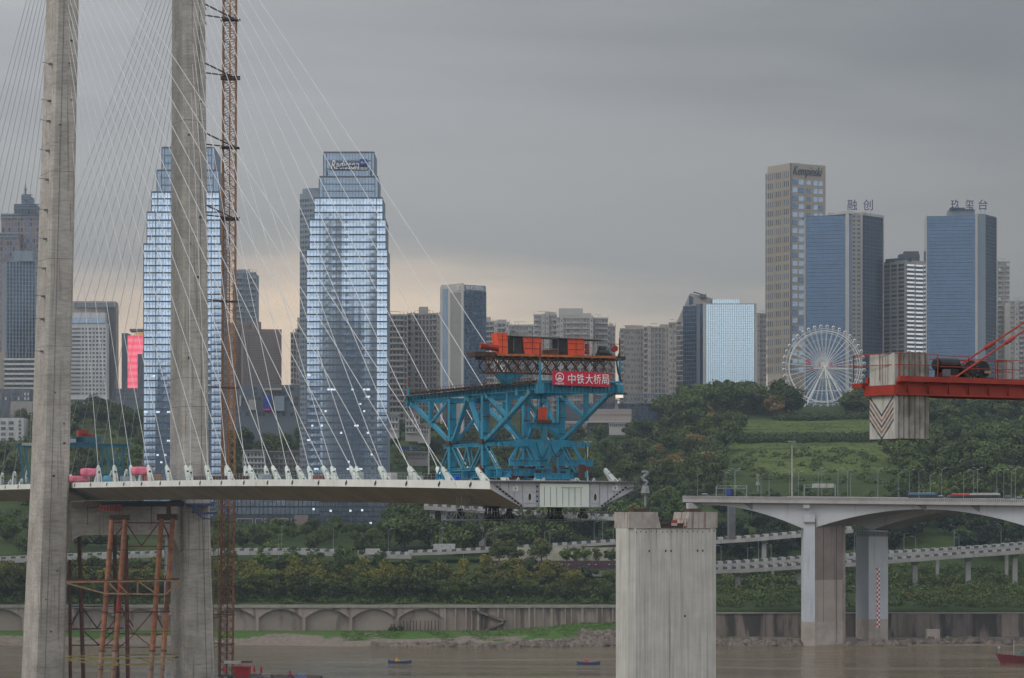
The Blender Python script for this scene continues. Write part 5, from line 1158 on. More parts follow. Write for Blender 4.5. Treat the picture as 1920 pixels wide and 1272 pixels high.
# ------------------------------------------------------------ vehicles
M_tyre = pmat('tyre', (.02, .02, .02), None, 1, .9); M_wind = pmat('window_glass_dark', (.02, .03, .035), (.03, .04, .045), 1, .15, spec=.6)
def vehicle(kind, loc, d, col, label, cat, L_=4.5, H_=1.5, Wd=1.8):
    """body along d: lower body, cabin with window band, wheels"""
    d = Vector(d).normalized(); sd = Vector((-d.y, d.x, 0)); loc = Vector(loc); v = thing(kind, label, cat, tuple(loc))
    q = lambda u, w_, z: loc+d*u+sd*w_+UZ*z
    def bx(u0, u1, w_, z0, z1, mat, name, ins=0.0, par=None):
        mb = MB(); mb.hexa([q(u0, -w_, z0), q(u1, -w_, z0), q(u1, w_, z0), q(u0, w_, z0), q(u0+ins, -w_*(.9 if ins else 1), z1), q(u1-ins, -w_*(.9 if ins else 1), z1), q(u1-ins, w_*(.9 if ins else 1), z1), q(u0+ins, w_*(.9 if ins else 1), z1)]); return mb.build(name, mat, par or v)
    hl_ = L_/2; hw2 = Wd/2
    if cat == 'bus' or cat == 'truck' or kind == 'delivery_van':
        bx(-hl_, hl_, hw2, .4, H_*.45, col, 'body'); bx(-hl_+.05, hl_-.05, hw2-.02, H_*.45, H_*.78, M_wind if cat == 'bus' else col, 'window_band'); bx(-hl_, hl_, hw2, H_*.78, H_-.12, col, 'roof_side'); bx(-hl_+.5, hl_-.5, hw2*.8, H_-.12, H_, M_barw, 'roof_unit')
    else:
        bx(-hl_, hl_, hw2, .3, H_*.6, col, 'body', .08); bx(-hl_*.55, hl_*.5, hw2*.92, H_*.6, H_*.93, M_wind, 'cabin_glass', .35); bx(-hl_*.35, hl_*.28, hw2*.8, H_*.93, H_, col, 'roof')
    for u in (-hl_*.62, hl_*.62):
        for w_ in (-hw2, hw2): mb = MB(); mb.tube(q(u, w_-.12, .36), q(u, w_+.12, .36), .36, 10); mb.build('wheel', M_tyre, v)
    return v
M_cw = pmat('car_white', (.7, .7, .7), (.62, .62, .62), 1, .35); M_cb = pmat('bus_blue', (.08, .16, .26), (.07, .14, .22), 1, .4); M_cr = pmat('bus_red', (.45, .05, .04), (.4, .05, .04), 1, .4); M_cy = pmat('car_yellow', (.75, .55, .04), (.7, .5, .04), 1, .4); M_cs = pmat('car_silver', (.3, .31, .33), (.26, .27, .29), 1, .35)
for px, v, kd, mt, lb, ct, l_, h_ in ((1730, .3, 'city_bus', M_cb, 'blue and white bus on the road bridge, furthest from the red one', 'bus', 8.5, 2.9), (1808, .35, 'city_bus', M_cr, 'dark red and white bus on the road bridge between two other buses', 'bus', 8.0, 2.8), (1847, .3, 'city_bus', M_barw, 'white topped bus with dark windows, rightmost on the road bridge', 'bus', 9, 3.0),
        (1322, .3, 'parked_car', M_cw, 'white car on the road bridge near its abutment', 'car', 4.6, 2.0), (1352, .35, 'parked_car', M_cs, 'pale silver car on the road bridge before the blue sign', 'car', 4.6, 1.75), (1764, .4, 'parked_car', M_cw, 'white car just behind the blue bus on the road bridge', 'car', 4.6, 2.1), (1781, .4, 'parked_car', M_cs, 'silver car between the blue and the red bus on the road bridge', 'car', 4.6, 2.1), (1890, .4, 'parked_car', M_cs, 'silver car on the road bridge ahead of the white topped bus', 'car', 4.6, 2.2), (1912, .3, 'parked_car', M_cw, 'white car on the road bridge at the picture edge', 'car', 4.6, 1.9)):
    t_ = t_of(px, v); vehicle(kd, R(t_, v, ztp(t_)-1.24), UR, mt, lb, ct, l_, h_, 2.4 if ct == 'bus' else 1.8)

# ------------------------------------------------------------ viaducts with black and white barriers
def viaduct(name, pts, wd, label, columns=(), thick=1.1, bar=True, barback=True, blk=1.5, colw=1.0, rail=False, mat=None):
    """pts: (px, py of the near barrier foot, distance)"""
    W = [P(a, b_, c_) for a, b_, c_ in pts]
    vd = thing(name, label, 'viaduct', tuple(W[0])); back = Vector((0, wd, 0))
    mb = MB(); mr = MB()
    for p, q in zip(W, W[1:]):
        mb.hexa([p-UZ*thick, q-UZ*thick, q+back-UZ*thick, p+back-UZ*thick, p, q, q+back, p+back])
        mr.hexa([p+Vector((0, .5, .004)), q+Vector((0, .5, .004)), q+back-Vector((0, .5, -.004)), p+back-Vector((0, .5, -.004)), p+Vector((0, .5, .05)), q+Vector((0, .5, .05)), q+back+Vector((0, -.5, .05)), p+back+Vector((0, -.5, .05))])
    mb.build('road_slab', mat or M_conc, vd); mr.build('carriageway', M_road, vd)
    cum = [0]
    for p, q in zip(W, W[1:]): cum.append(cum[-1]+(q-p).length)
    def at(d):
        for i in range(len(W)-1):
            if d <= cum[i+1] or i == len(W)-2: return W[i].lerp(W[i+1], (d-cum[i])/(cum[i+1]-cum[i]))
    if bar:
        for off in ((0,) if not barback else (0, wd-.35)):
            mb = MB(); d = 0; k = 0
            while d < cum[-1]-blk:
                p, q = at(d), at(d+blk); o2 = Vector((0, off, 0)); th = Vector((0, .35, 0)); h = .95 if k % 2 == 0 else .8
                mb.hexa([p+o2, q+o2, q+o2+th, p+o2+th, p+o2+UZ*h, q+o2+UZ*h, q+o2+th+UZ*h, p+o2+th+UZ*h], k % 2); d += blk; k += 1
            mb.build('barrier', [M_barw, M_bark], vd, kind='stuff')
    if rail:
        mb = MB(); d = 0
        while d < cum[-1]-1.2:
            p, q = at(d), at(d+1.2); mb.beam(p, p+UZ*.9, .1, .1); mb.beam(p+UZ*.9, q+UZ*.9, .08, .08); mb.beam(p+UZ*.45, q+UZ*.45, .05, .05); d += 1.2
        mb.build('railing', M_conc, vd, kind='stuff')
    for px in columns:
        i = next((i for i in range(len(pts)-1) if pts[i][0] <= px <= pts[i+1][0]), 0); u = (px-pts[i][0])/(pts[i+1][0]-pts[i][0]); p = W[i].lerp(W[i+1], u)
        zb = min(terr(p.x, p.y+wd/2)-1, p.z-4); mb = MB(); c_ = p+Vector((0, wd/2-1, 0)); hw2 = colw/2*1.1
        mb.hexa([(c_.x-hw2, c_.y-hw2, zb), (c_.x+hw2, c_.y-hw2, zb), (c_.x+hw2, c_.y+hw2, zb), (c_.x-hw2, c_.y+hw2, zb), (c_.x-hw2, c_.y-hw2, p.z-thick-1.3), (c_.x+hw2, c_.y-hw2, p.z-thick-1.3), (c_.x+hw2, c_.y+hw2, p.z-thick-1.3), (c_.x-hw2, c_.y+hw2, p.z-thick-1.3)])
        mb.hexa([(c_.x-hw2, c_.y-hw2, p.z-thick-1.3), (c_.x+hw2, c_.y-hw2, p.z-thick-1.3), (c_.x+hw2, c_.y+hw2, p.z-thick-1.3), (c_.x-hw2, c_.y+hw2, p.z-thick-1.3), (c_.x-hw2*1.5, c_.y-wd*.3, p.z-thick-.01), (c_.x+hw2*1.5, c_.y-wd*.3, p.z-thick-.01), (c_.x+hw2*1.5, c_.y+wd*.3, p.z-thick-.01), (c_.x-hw2*1.5, c_.y+wd*.3, p.z-thick-.01)])
        mb.build('pillar', mat or M_conc, vd)
    return vd
viaduct('viaduct', [(1330, 1069, 952), (1400, 1066.5, 955), (1507, 1060, 956), (1600, 1055, 957), (1664, 1050, 958), (1784, 1041, 960), (1860, 1035.5, 962), (1960, 1028, 964)], 9, 'low curving viaduct with black and white barriers behind the white bridge piers, nearer of two', (1385, 1500, 1718, 1818, 1906), 1.3, blk=1.55, colw=1.5)
viaduct('viaduct', [(1330, 1059, 990), (1400, 1055, 990), (1507, 1047.5, 990), (1600, 1042.5, 990), (1664, 1038, 990), (1784, 1031.5, 990), (1860, 1026.5, 992), (1960, 1018, 994)], 8, 'low viaduct running just above and behind the nearer black and white one', (1450, 1560, 1760, 1890), 1.0, blk=1.55)
viaduct('viaduct', [(1330, 1014, 1005), (1420, 1008, 1002), (1510, 1000, 998), (1600, 992, 996)], 8, 'short viaduct with striped barrier between the lone pier and the brown bridge pier', (1434,), 1.3, blk=1.6, colw=1.4)
viaduct('viaduct', [(1690, 1074, 1012), (1800, 1075, 1012), (1960, 1076, 1012)], 8, 'lowest plain concrete viaduct behind the bushes, with open railing', (1692, 1790, 1873, 1925), 1.6, bar=False, rail=True, mat=pmat('old_concrete', (.22, .205, .185), (.17, .16, .145), .2, .9), colw=1.6)
viaduct('viaduct', [(-60, 1052, 1030), (0, 1049, 1030), (130, 1043, 1032), (250, 1039, 1034), (350, 1036, 1036), (440, 1033, 1036), (560, 1033, 1036), (650, 1036, 1036), (700, 1039, 1036), (770, 1040.5, 1034)], 10, 'long riverside viaduct with white barrier blocks above the yellow-topped trees', (60, 190, 290, 420, 560), 1.5, blk=1.7, colw=2.5)
viaduct('viaduct', [(765, 1037, 1042), (830, 1035, 1042), (900, 1032, 1042), (1000, 1026, 1043), (1080, 1021, 1044), (1175, 1015, 1045)], 9, 'ramp with black and white barrier climbing towards the lone pier', (), 1.0, blk=1.75)
viaduct('viaduct', [(795, 949, 1085), (900, 955, 1085), (1000, 962, 1083), (1100, 967, 1082), (1160, 970, 1080), (1235, 974, 1078), (1330, 985, 1076)], 9, 'high slim viaduct seen under the unfinished deck and behind the lone pier', (810, 832, 903, 1037), 1.4, blk=1.7, colw=1.9)
viaduct('viaduct', [(990, 1075, 1000), (1080, 1076, 1000), (1175, 1077, 1000)], 8, 'low riverside road on short columns beside the lone pier', (1108, 1141), .9, bar=False, rail=True, mat=pmat('old_concrete', (.22, .205, .185)), colw=1.2)
# retaining wall, hoarding, underpass building
def tbox(px0, px1, py0, py1, Y, d, mat, name, label, cat, ins=None):
    mb = MB(); a, c_ = P(px0, py1, Y), P(px1, py0, Y); mb.aabb(a.x, c_.x, Y, Y+d, a.z, c_.z)
    o = mb.build(name, mat, org=((a.x+c_.x)/2, Y, a.z)); return tag(o, label, cat)
M_beige = pmat('beige_render', (.42, .40, .31), (.33, .31, .25), .25, .9, stain=((.16, .14, .11), .7, (.3, .3, .3), (.5, .66)))
tbox(918, 1175, 1027, 1062, 1038, 3, M_beige, 'retaining_wall', 'stained beige retaining wall beneath the striped ramp', 'retaining wall')
hd = thing('site_hoarding', 'dark maroon hoarding in front of the beige retaining wall', 'hoarding', (X(1040, 1015), 1015, Z(1066, 1015))); px = 922.0
M_maroon = pmat('hoarding_maroon', (.055, .025, .035), (.07, .035, .045), .5, .7)
while px < 1160:
    mb = MB(); mb.aabb(X(px, 1015), X(px+12.4, 1015), 1015, 1015.2, Z(1067, 1015), Z(1051.5, 1015)); pn = mb.build('hoarding_panel', M_maroon, hd)
    if int(px) % 2 == 0: mb = MB(); mb.aabb(X(px+4, 1015), X(px+8, 1015), 1014.93, 1014.98, Z(1059.5, 1015), Z(1057.5, 1015)); mb.build('white_label', M_lamp, pn)
    px += 12.6
vehicle('parked_car', (X(1033, 1004), 1004, Z(1073.8, 1004)), (1, 0, 0), M_cy, 'small yellow car on the low riverside road', 'car', 4.2, 1.7)
vehicle('delivery_truck', (X(833, 1045), 1045, Z(1036.5, 1045)), (1, 0, 0), M_barw, 'white box truck driving on the ramp past the trees', 'truck', 8, 3.2, 2.4)
tbox(685, 712, 1029, 1040, 1033, 2, M_barw, 'white_cabin', 'white roadside cabin on the edge of the riverside viaduct', 'cabin')
ub = thing('roadside_building', 'long grey slatted building hanging below the high viaduct', 'building', (X(1000, 1095), 1095, Z(1030, 1095)))
M_slat = pmat('grey_slat', (.42, .385, .35), (.36, .33, .30), .2, .9)
for k in range(26):
    px = 941+k*5.05; mb = MB(); mb.aabb(X(px, 1094), X(px+4.6, 1094), 1093.6, 1094, Z(995, 1094), Z(966, 1094)); mb.build('slat', M_slat, ub)
mb = MB(); mb.aabb(X(930, 1094), X(1074, 1094), 1094, 1108, Z(995, 1094), Z(962, 1094)); mb.build('wall', M_slat, ub)
mb = MB(); mb.aabb(X(928, 1094), X(1075, 1094), 1093, 1108, Z(998.5, 1094), Z(995, 1094)); mb.aabb(X(928, 1094), X(938, 1094), 1093.2, 1094, Z(995, 1094), Z(966, 1094)); mb.build('ledge', M_conc, ub)
mb = MB(); mb.aabb(X(935, 1096), X(965, 1096), 1096, 1106, Z(1022, 1096), Z(998, 1096)); mb.build('lower_wall', M_slat, ub)
for k in range(6): mb = MB(); mb.aabb(X(935+k*4.8, 1096), X(938.6+k*4.8, 1096), 1095.8, 1096, Z(1012, 1096), Z(1003, 1096)); mb.build('window', M_lamp, ub)
for k in range(8): mb = MB(); mb.aabb(X(945+k*16, 1094), X(947+k*16, 1094), 1093.4, 1094.5, Z(1001, 1094), Z(998, 1094)); mb.build('bracket', M_conc, ub)
# lamps along the ramps
GL2 = 'street lamps along the low viaducts'
def vl(px, py_b, py_t, Y, i, lb, dbl=False, rz=0):
    h = (py_b-py_t)/FOC*Y; put_lamp(LP2 if dbl else LP1, (X(px, Y), Y, Z(py_b, Y)), lb, GL2, rz, h/(9.2 if dbl else 8.6))
for i, (px, yb, yt, Y, rz) in enumerate(((1352, 1067, 1023, 958, PI), (1402, 1051, 1027, 994, 0), (1446, 1062, 1020, 958, PI), (1422, 1050, 1008, 994, 0), (1717, 1051, 1006, 960, PI), (1695, 1036, 1000, 994, 0), (1798, 1045, 1000, 962, PI), (1789, 1030, 985, 992, PI), (1877, 1030, 983, 985, PI), (1602, 1041, 1000, 992, 0))): vl(px, yb, yt, Y, i, 'street lamp on the low viaducts behind the white bridge, %s counted from the lone pier' % nth(i), False, rz)
for i, (px, yb, yt, Y, rz) in enumerate(((522, 1047, 1003, 1028, 0), (528, 1033, 985, 1040, 0), (625, 1035, 985, 1040, 0), (728, 1052, 992, 1028, 0), (825, 1030, 990, 1046, 0), (829, 1032, 986, 1046, PI), (910, 1028, 1000, 1048, 0), (925, 1062, 993, 1030, 0), (930, 1022, 990, 1050, 0), (1021, 1022, 996, 1048, 0), (1031, 1022, 994, 1048, 0), (1114, 1018, 978, 1050, 0), (1130, 1016, 976, 1050, 0), (1150, 1015, 986, 1046, 0), (1010, 1060, 1042, 1012, 0), (766, 1060, 1044, 1024, 0), (238, 1030, 1000, 1042, 0), (869, 1055, 1037, 1010, 0))): vl(px, yb, yt, Y, i, 'thin lamp post by the riverside roads under the deck, %s in the row' % nth(i), False, rz)
# tall high-mast lamp on the grass slope and the two dragon statues
def mast_light(px, yb, yt, Y, label):
    m_ = thing('high_mast_light', label, 'mast light', (X(px, Y), Y, Z(yb, Y))); mb = MB(); mb.tube(P(px, yb, Y), P(px, yt, Y), .34, 8, .2); mb.build('mast', M_barw, m_)
    mb = MB(); c_ = P(px, yt, Y); mb.tube(c_-UZ*.3, c_, 1.0, 10); 
    for k in range(6): an = k*PI/3; mb.box(c_+Vector((math.cos(an)*1.2, math.sin(an)*1.2, .1)), (.3, 0, 0), (0, .3, 0), (0, 0, .22))
    mb.build('lamp_ring', M_lamp, m_)
mast_light(1485, 935, 829, 1060, 'tall white mast light standing in front of the terraced grass slope')
mast_light(1102, 925, 829, 1080, 'slimmer mast light behind the blue spreader frame'); mast_light(804, 890, 800, 1200, 'thin pale mast light between the stay cables and the blue gantry')
M_stat = pmat('statue_stone', (.28, .29, .29), (.20, .21, .21), 1.2, .8)
def dragon(px, py, Y, hpx, label):
    st = thing('dragon_statue', label, 'statue', tuple(P(px, py+hpx*2, Y))); s_ = hpx/FOC*Y
    c_ = P(px, py, Y); pts = [(-.35, .95, .16), (.0, 1.02, .2), (.3, .85, .17), (.1, .62, .15), (-.28, .42, .19), (-.38, .12, .15), (-.1, -.1, .2), (.25, -.25, .17), (.2, -.5, .14), (-.1, -.62, .1)]
    mb = MB()
    for (a, b_, r), (a2_, b2_, r2_) in zip(pts, pts[1:]): mb.tube(c_+Vector((a*s_*.55, 0, b_*s_*.6)), c_+Vector((a2_*s_*.55, 0, b2_*s_*.6)), r*s_*.62, 7, r2_*s_*.62)
    for (a, b_) in ((-.38, .98), (.35, .8), (-.42, .3), (.3, -.3)): mb.tube(c_+Vector((a*s_*.5, 0, b_*s_*.55)), c_+Vector((a*s_*.95, .2, b_*s_*.7+s_*.06)), .05*s_, 5, .01)
    mb.build('body', M_stat, st); mb = MB(); mb.tube(c_-UZ*s_*.42, c_-UZ*s_*1.0, .22*s_, 8, .35*s_); mb.tube(c_-UZ*s_*1.0, c_-UZ*s_*2, .09*s_, 6); mb.build('pedestal', M_stat, st)
dragon(1210, 900, 1040, 25, 'grey coiled stone statue on a pole behind the end of the unfinished deck'); dragon(1421, 898, 1000, 12, 'small pale coiled statue between the lamps of the road bridge')
# ------------------------------------------------------------ buildings
class BLD:
    """a building standing on a footprint given by photo columns; visible faces get real window, slab and fin geometry"""
    def __init__(s, name, label, cat, Y, group=None, px=960, ybase=None):
        s.Y = Y; s.t = thing(name, label, cat, (X(px, Y), Y, terr(X(px, Y), Y)), group)
    def block(s, A, Bp, z0, z1, depth, mat, name='wall', back=None):
        A, Bp = Vector((A[0], A[1], 0)), Vector((Bp[0], Bp[1], 0)); d = (Bp-A).normalized(); n = Vector((-d.y, d.x, 0))
        if n.y < 0: n = -n
        if back: n = Vector(back).normalized()
        mb = MB(); mb.hexa([A+UZ*z0, Bp+UZ*z0, Bp+n*depth+UZ*z0, A+n*depth+UZ*z0, A+UZ*z1, Bp+UZ*z1, Bp+n*depth+UZ*z1, A+n*depth+UZ*z1]); return mb.build(name, mat, s.t)
def face(A, Bp):
    A, Bp = Vector((A[0], A[1], 0)), Vector((Bp[0], Bp[1], 0)); d = (Bp-A); ln = d.length; d.normalize(); n = Vector((d.y, -d.x, 0))
    if n.dot((A+Bp)/2) > 0: n = -n
    return A, d, ln, n
def wins(parent, A, Bp, z0, z1, cols, rows, wf, hf, mats, out=.12, name='window', lit=0.0, each=False, xs=None, kind='stuff'):
    """rows x cols of windows on the face A-B; each=True makes every window an object of its own"""
    A, d, ln, n = face(A, Bp); cw, rh = ln/cols, (z1-z0)/rows; r = random.Random(int(abs(A.x)*7+z0*3+cols*31))
    mb = MB(); protos = {}
    for j in range(rows):
        for i in range(cols):
            if xs is not None and i not in xs: continue
            c = A+d*(cw*(i+.5))+UZ*(z0+rh*(j+.5)); mi = r.randrange(len(mats)) if lit == 0 else (len(mats)-1 if r.random() < lit else r.randrange(len(mats)-1))
            if each:
                if mi not in protos:
                    q = MB(); q.box((0, 0, 0), d*cw*wf/2, n*out, UZ*rh*hf/2); protos[mi] = q.mesh(name, mats[mi])
                o = bpy.data.objects.new(name, protos[mi]); C.objects.link(o); o.parent = parent; o.location = c-Vector(ORG[parent.name])
            else: mb.box(c, d*cw*wf/2, n*out, UZ*rh*hf/2, mi)
    if not each: return mb.build(name, mats, parent, kind=kind)
def bands(parent, A, Bp, z0, z1, n_, hf, out, mat, name='floor_band', each=False, kind='stuff', u0=0.0, u1=1.0):
    A, d, ln, n = face(A, Bp); rh = (z1-z0)/n_; mb = MB()
    for j in range(n_+1):
        q = MB() if each else mb; q.box(A+d*ln*(u0+u1)/2+UZ*(z0+rh*j), d*ln*(u1-u0)/2, n*out, UZ*rh*hf/2)
        if each: q.build(name, mat, parent)
    if not each: mb.build(name, mat, parent, kind=kind)
def fins(parent, A, Bp, z0, z1, n_, wd, out, mat, name='fin', each=False, kind='stuff', xs=None):
    A, d, ln, n = face(A, Bp); mb = MB()
    for i in (xs if xs is not None else range(n_+1)):
        q = MB() if each else mb; q.box(A+d*ln*i/n_+UZ*(z0+z1)/2, d*wd/2, n*out, UZ*(z1-z0)/2)
        if each: q.build(name, mat, parent)
    if not each: mb.build(name, mat, parent, kind=kind)
G_dk = pmat('pane_dark', (.05, .065, .08), (.07, .085, .10), .3, .12, spec=.7); G_md = pmat('pane_mid', (.11, .13, .15), (.14, .16, .18), .3, .2, spec=.6); G_cu = pmat('pane_curtain', (.24, .24, .235), (.3, .3, .29), .3, .5)
G_lit = emat('lit_window', (.75, .86, 1.0), .6)
G_rad = glass('tower_glass', (.56, .69, .84), (1.35, 3.0), .0075, .05, .92, .2)
G_rad2 = glass('tower_glass_blue', (.26, .33, .41), (1.35, 3.0), .010, .10, .8, .08)
G_blue = glass('blue_curtain_glass', (.095, .15, .23), (1.5, 3.6), .008, .12, .75, .10, .3)
G_blued = glass('deep_blue_curtain_glass', (.045, .075, .12), (1.5, 3.6), .008, .15, .7, .12, .3)
G_pale = glass('pale_curtain_glass', (.53, .65, .73), (2.2, 3.6), .003, .08, .9, .05, .2)
G_navy = pmat('spandrel_navy', (.045, .06, .085), (.06, .075, .10), .4, .4)
M_mull = pmat('mullion_grey', (.10, .13, .17), (.12, .15, .19), .5, .5)
M_apt = pmat('apartment_beige', (.36, .325, .29), (.31, .28, .25), .04, .9); M_apt2 = pmat('apartment_grey_beige', (.34, .31, .29), (.30, .275, .26), .04, .9); M_apt3 = pmat('apartment_pale', (.42, .40, .38), (.36, .345, .33), .04, .9)
M_stone = pmat('warm_stone', (.34, .30, .25), (.31, .27, .23), .05, .9); M_bwh = pmat('building_white', (.52, .51, .50), (.46, .455, .45), .05, .8); M_brn = pmat('building_brown', (.22, .18, .165), (.19, .155, .145), .05, .9)
M_dkb = pmat('dark_building', (.10, .115, .135), (.12, .135, .155), .05, .7); M_mix = pmat('blue_grey_cladding', (.19, .23, .275), (.22, .26, .305), .05, .6)
def XY(px, Y): return (X(px, Y), Y)

# twin stepped glass towers by the river
def stepped_tower(name, label, tiers, Y, zbase, dep, sign=False):
    b_ = BLD(name, label, 'skyscraper', Y, None, (tiers[0][0]+tiers[0][1])/2); T_ = b_.t; mull = MB(); lit = MB(); r = random.Random(int(tiers[0][0]))
    for k, (xl, xr, yt, yb, c0, c1) in enumerate(tiers):
        z0, z1 = Z(yb, Y) if yb else zbase, Z(yt, Y); yy = Y+.5*k
        A, Bq = XY(xl, Y+3+.5*k), XY(xr, Y+3+.5*k); core = b_.block((X(xl, Y+3), yy+1.1), (X(xr, Y+3), yy+1.1), z0, z1, dep, M_mix if k < 3 else M_mix, 'tower_tier')
        a, c = XY(c0, yy), XY(c1, yy); nfl = max(1, round((z1-z0)/3.02)); rh = (z1-z0)/nfl; gm = G_rad if k < 3 else G_rad2
        for (p, q, sid) in (((X(xl, Y+3), yy+.12), a, 0), (a, c, 1), (c, (X(xr, Y+3), yy+.12), 2)):
            An, d, ln, n = face(p, q)
            if ln < .6: continue
            proto = None
            for j in range(nfl):
                if proto is None:
                    qq = MB(); qq.box((0, 0, 0), d*(ln/2-.12), n*.12, UZ*(rh*.40)); proto = qq.mesh('glass_band', gm); 
                    q2 = MB(); q2.box((0, 0, 0), d*(ln/2-.06), n*.22, UZ*(rh*.055)); pr2 = q2.mesh('spandrel_band', M_mull if k < 3 else M_mull)
                ctr = An+d*ln/2+UZ*(z0+rh*(j+.5))
                o = bpy.data.objects.new('glass_band', proto); C.objects.link(o); o.parent = T_; o.location = ctr-Vector(ORG[T_.name])
                if sid == 1: o = bpy.data.objects.new('spandrel_band', pr2); C.objects.link(o); o.parent = T_; o.location = ctr+UZ*(rh*.45)-Vector(ORG[T_.name])
                if k == 0 and sid != 2:
                    zc = z0+rh*(j+.5); f = (Z(700, Y)-zc)/(Z(700, Y)-zbase)
                    if f > 0:
                        for i in range(int(ln/1.6)):
                            if r.random() < .07+.07*f: lit.box(An+d*(1.6*(i+.5))+n*.18+UZ*(zc+rh*.12), d*(.45 if r.random() < .6 else .9), n*.03, UZ*.36)
            nm = max(1, round(ln/1.35))
            for i in range(nm+1): mull.box(An+d*ln*i/nm+UZ*(z0+z1)/2+n*.1, d*(.06 if i not in (0, nm) else .16), n*(.12 if i not in (0, nm) else .2), UZ*(z1-z0)/2)
            mb = MB(); mb.box(An+d*ln/2+UZ*(z1), d*ln/2, n*.3, UZ*.35); mb.build('parapet_edge', M_dkb, T_)
            # back the glass so no gap shows
            mb = MB(); mb.box(An+d*ln/2-n*.25+UZ*(z0+z1)/2, d*ln/2, n*.2, UZ*(z1-z0)/2); mb.build('facade_back', G_rad2 if k >= 3 else M_dkb, T_)
    mull.build('mullion', M_mull, T_, kind='stuff'); lit.build('lit_window', G_lit, T_, kind='stuff')
    return T_
YT = 1200.0
tw = stepped_tower('glass_skyscraper', 'stepped glass skyscraper with white script sign and blue square at its crown', [(576, 727, 468, None, 600, 706), (581, 724, 412, 468, 600, 706), (590, 718, 371, 412, 600, 706), (599, 709, 331, 371, 606, 703), (607, 702, 285, 331, 612, 697)], YT, 30, 24)
stepped_tower('glass_skyscraper', 'stepped glass skyscraper standing behind the far pylon leg', [(271, 417, 458, None, 292, 396), (277, 414, 398, 458, 292, 396), (285, 412, 360, 398, 296, 398), (295, 411, 319, 360, 303, 400), (304, 403, 276, 319, 309, 397)], YT, 30, 24)
yy = YT+1.2
mb = MB(); mb.aabb(X(619, yy), X(689, yy), yy-.1, yy+.5, Z(319.5, yy), Z(302, yy)); mb.build('sign_backing', M_mull, tw)
lettering('Radisson', (X(647, yy), yy-.5, Z(309.5, yy)), (1, 0, 0), UZ, 53/FOC*yy, 16/FOC*yy, M_txt, tw, .12, .35, name='letter')
mb = MB(); mb.beam(P(632, 314.5, yy-.7), P(672, 309, yy-.7), .15, .42); mb.build('sign_swash', M_bsign, tw)
mb = MB(); mb.aabb(X(675, yy), X(688, yy), yy-.9, yy-.3, Z(311.5, yy), Z(299, yy)); mb.build('sign_square', M_bsign, tw)
lettering('BLU', (X(681.5, yy), yy-1.0, Z(305.5, yy)), (1, 0, 0), UZ, 9/FOC*yy, 3.4/FOC*yy, M_txt, tw, .08, name='letter')
lettering('丽笙酒店', (X(675, yy), yy-.5, Z(316.5, yy)), (1, 0, 0), UZ, 27/FOC*yy, 5/FOC*yy, M_txt, tw, .08, name='letter')
for px in (613, 695): mb = MB(); mb.aabb(X(px-1.5, yy), X(px+1.5, yy), yy-.6, yy, Z(328, yy), Z(320, yy)); mb.build('vent', M_dkb, tw)
# slab tower behind it
b_ = BLD('office_tower', 'plain blue-grey tower with rounded top half hidden behind the signed skyscraper', 'skyscraper', 1290, None, 585)
b_.block(XY(562, 1290), XY(604, 1282), 30, Z(364, 1290), 25, M_mix); wins(b_.t, XY(562, 1290), XY(604, 1282), 60, Z(372, 1290), 9, 52, .7, .5, [G_md, G_dk]); 
mb = MB()
for k in range(10): a0, a1 = k/9*PI, (k+1)/9*PI
ring = [Vector((X(590, 1285)+6*math.cos(a), 1292+6*math.sin(a), Z(364, 1290))) for a in [2*PI*i/16 for i in range(16)]]
mb.prism(ring, UZ*2.2); mb.build('crown_drum', M_mix, b_.t)
# glass podium at the foot of the towers
b_ = BLD('glass_podium', 'long low glass podium building with framed panels below the unfinished deck', 'building', 1190, None, 560)
b_.block(XY(405, 1190), XY(733, 1190), 26, Z(905, 1190), 12, G_navy); z0, z1 = Z(997, 1190), Z(905, 1190)
wins(b_.t, XY(405, 1189.8), XY(600, 1189.8), Z(966, 1190), z1, 24, 4, .86, .8, [G_rad2, G_rad2, G_md], .15); wins(b_.t, XY(600, 1189.8), XY(733, 1189.8), z0, z1, 40, 10, .7, .75, [G_rad2, G_md, G_rad2], .15)
for k, (a, c) in enumerate(((444, 474), (479, 492), (496, 508), (513, 540), (546, 568))):
    mb = MB(); p, q = P(a, 1002, 1189.4), P(c, 973, 1189.4)
    mb.beam(p, (p.x, p.y, q.z), .3, .3); mb.beam((q.x, q.y, p.z), q, .3, .3); mb.beam((p.x, p.y, q.z), q, .3, .3); fr = mb.build('framed_panel', M_apt, b_.t)
    mb = MB(); mb.aabb(p.x+.2, q.x-.2, 1189.5, 1189.8, p.z, q.z-.2); mb.build('panel_glass', G_dk, b_.t)
    mb = MB(); mb.beam((p.x, 1189.2, Z(991, 1189)), (q.x, 1189.2, Z(991, 1189)), .1, .25); mb.build('panel_rail', M_lamp, fr)
for (px, py) in ((657, 958), (679, 957), (593, 979), (695, 981), (588, 955), (620, 958)): mb = MB(); a = P(px, py, 1189.3); mb.box(a, (.42, 0, 0), (0, .05, 0), (0, 0, .4)); mb.build('lit_window', G_lit, b_.t)
mb = MB(); mb.aabb(X(552, 1189), X(578, 1189), 1188, 1190, z0-4, Z(966, 1190)); mb.build('side_wall', M_brn, b_.t)

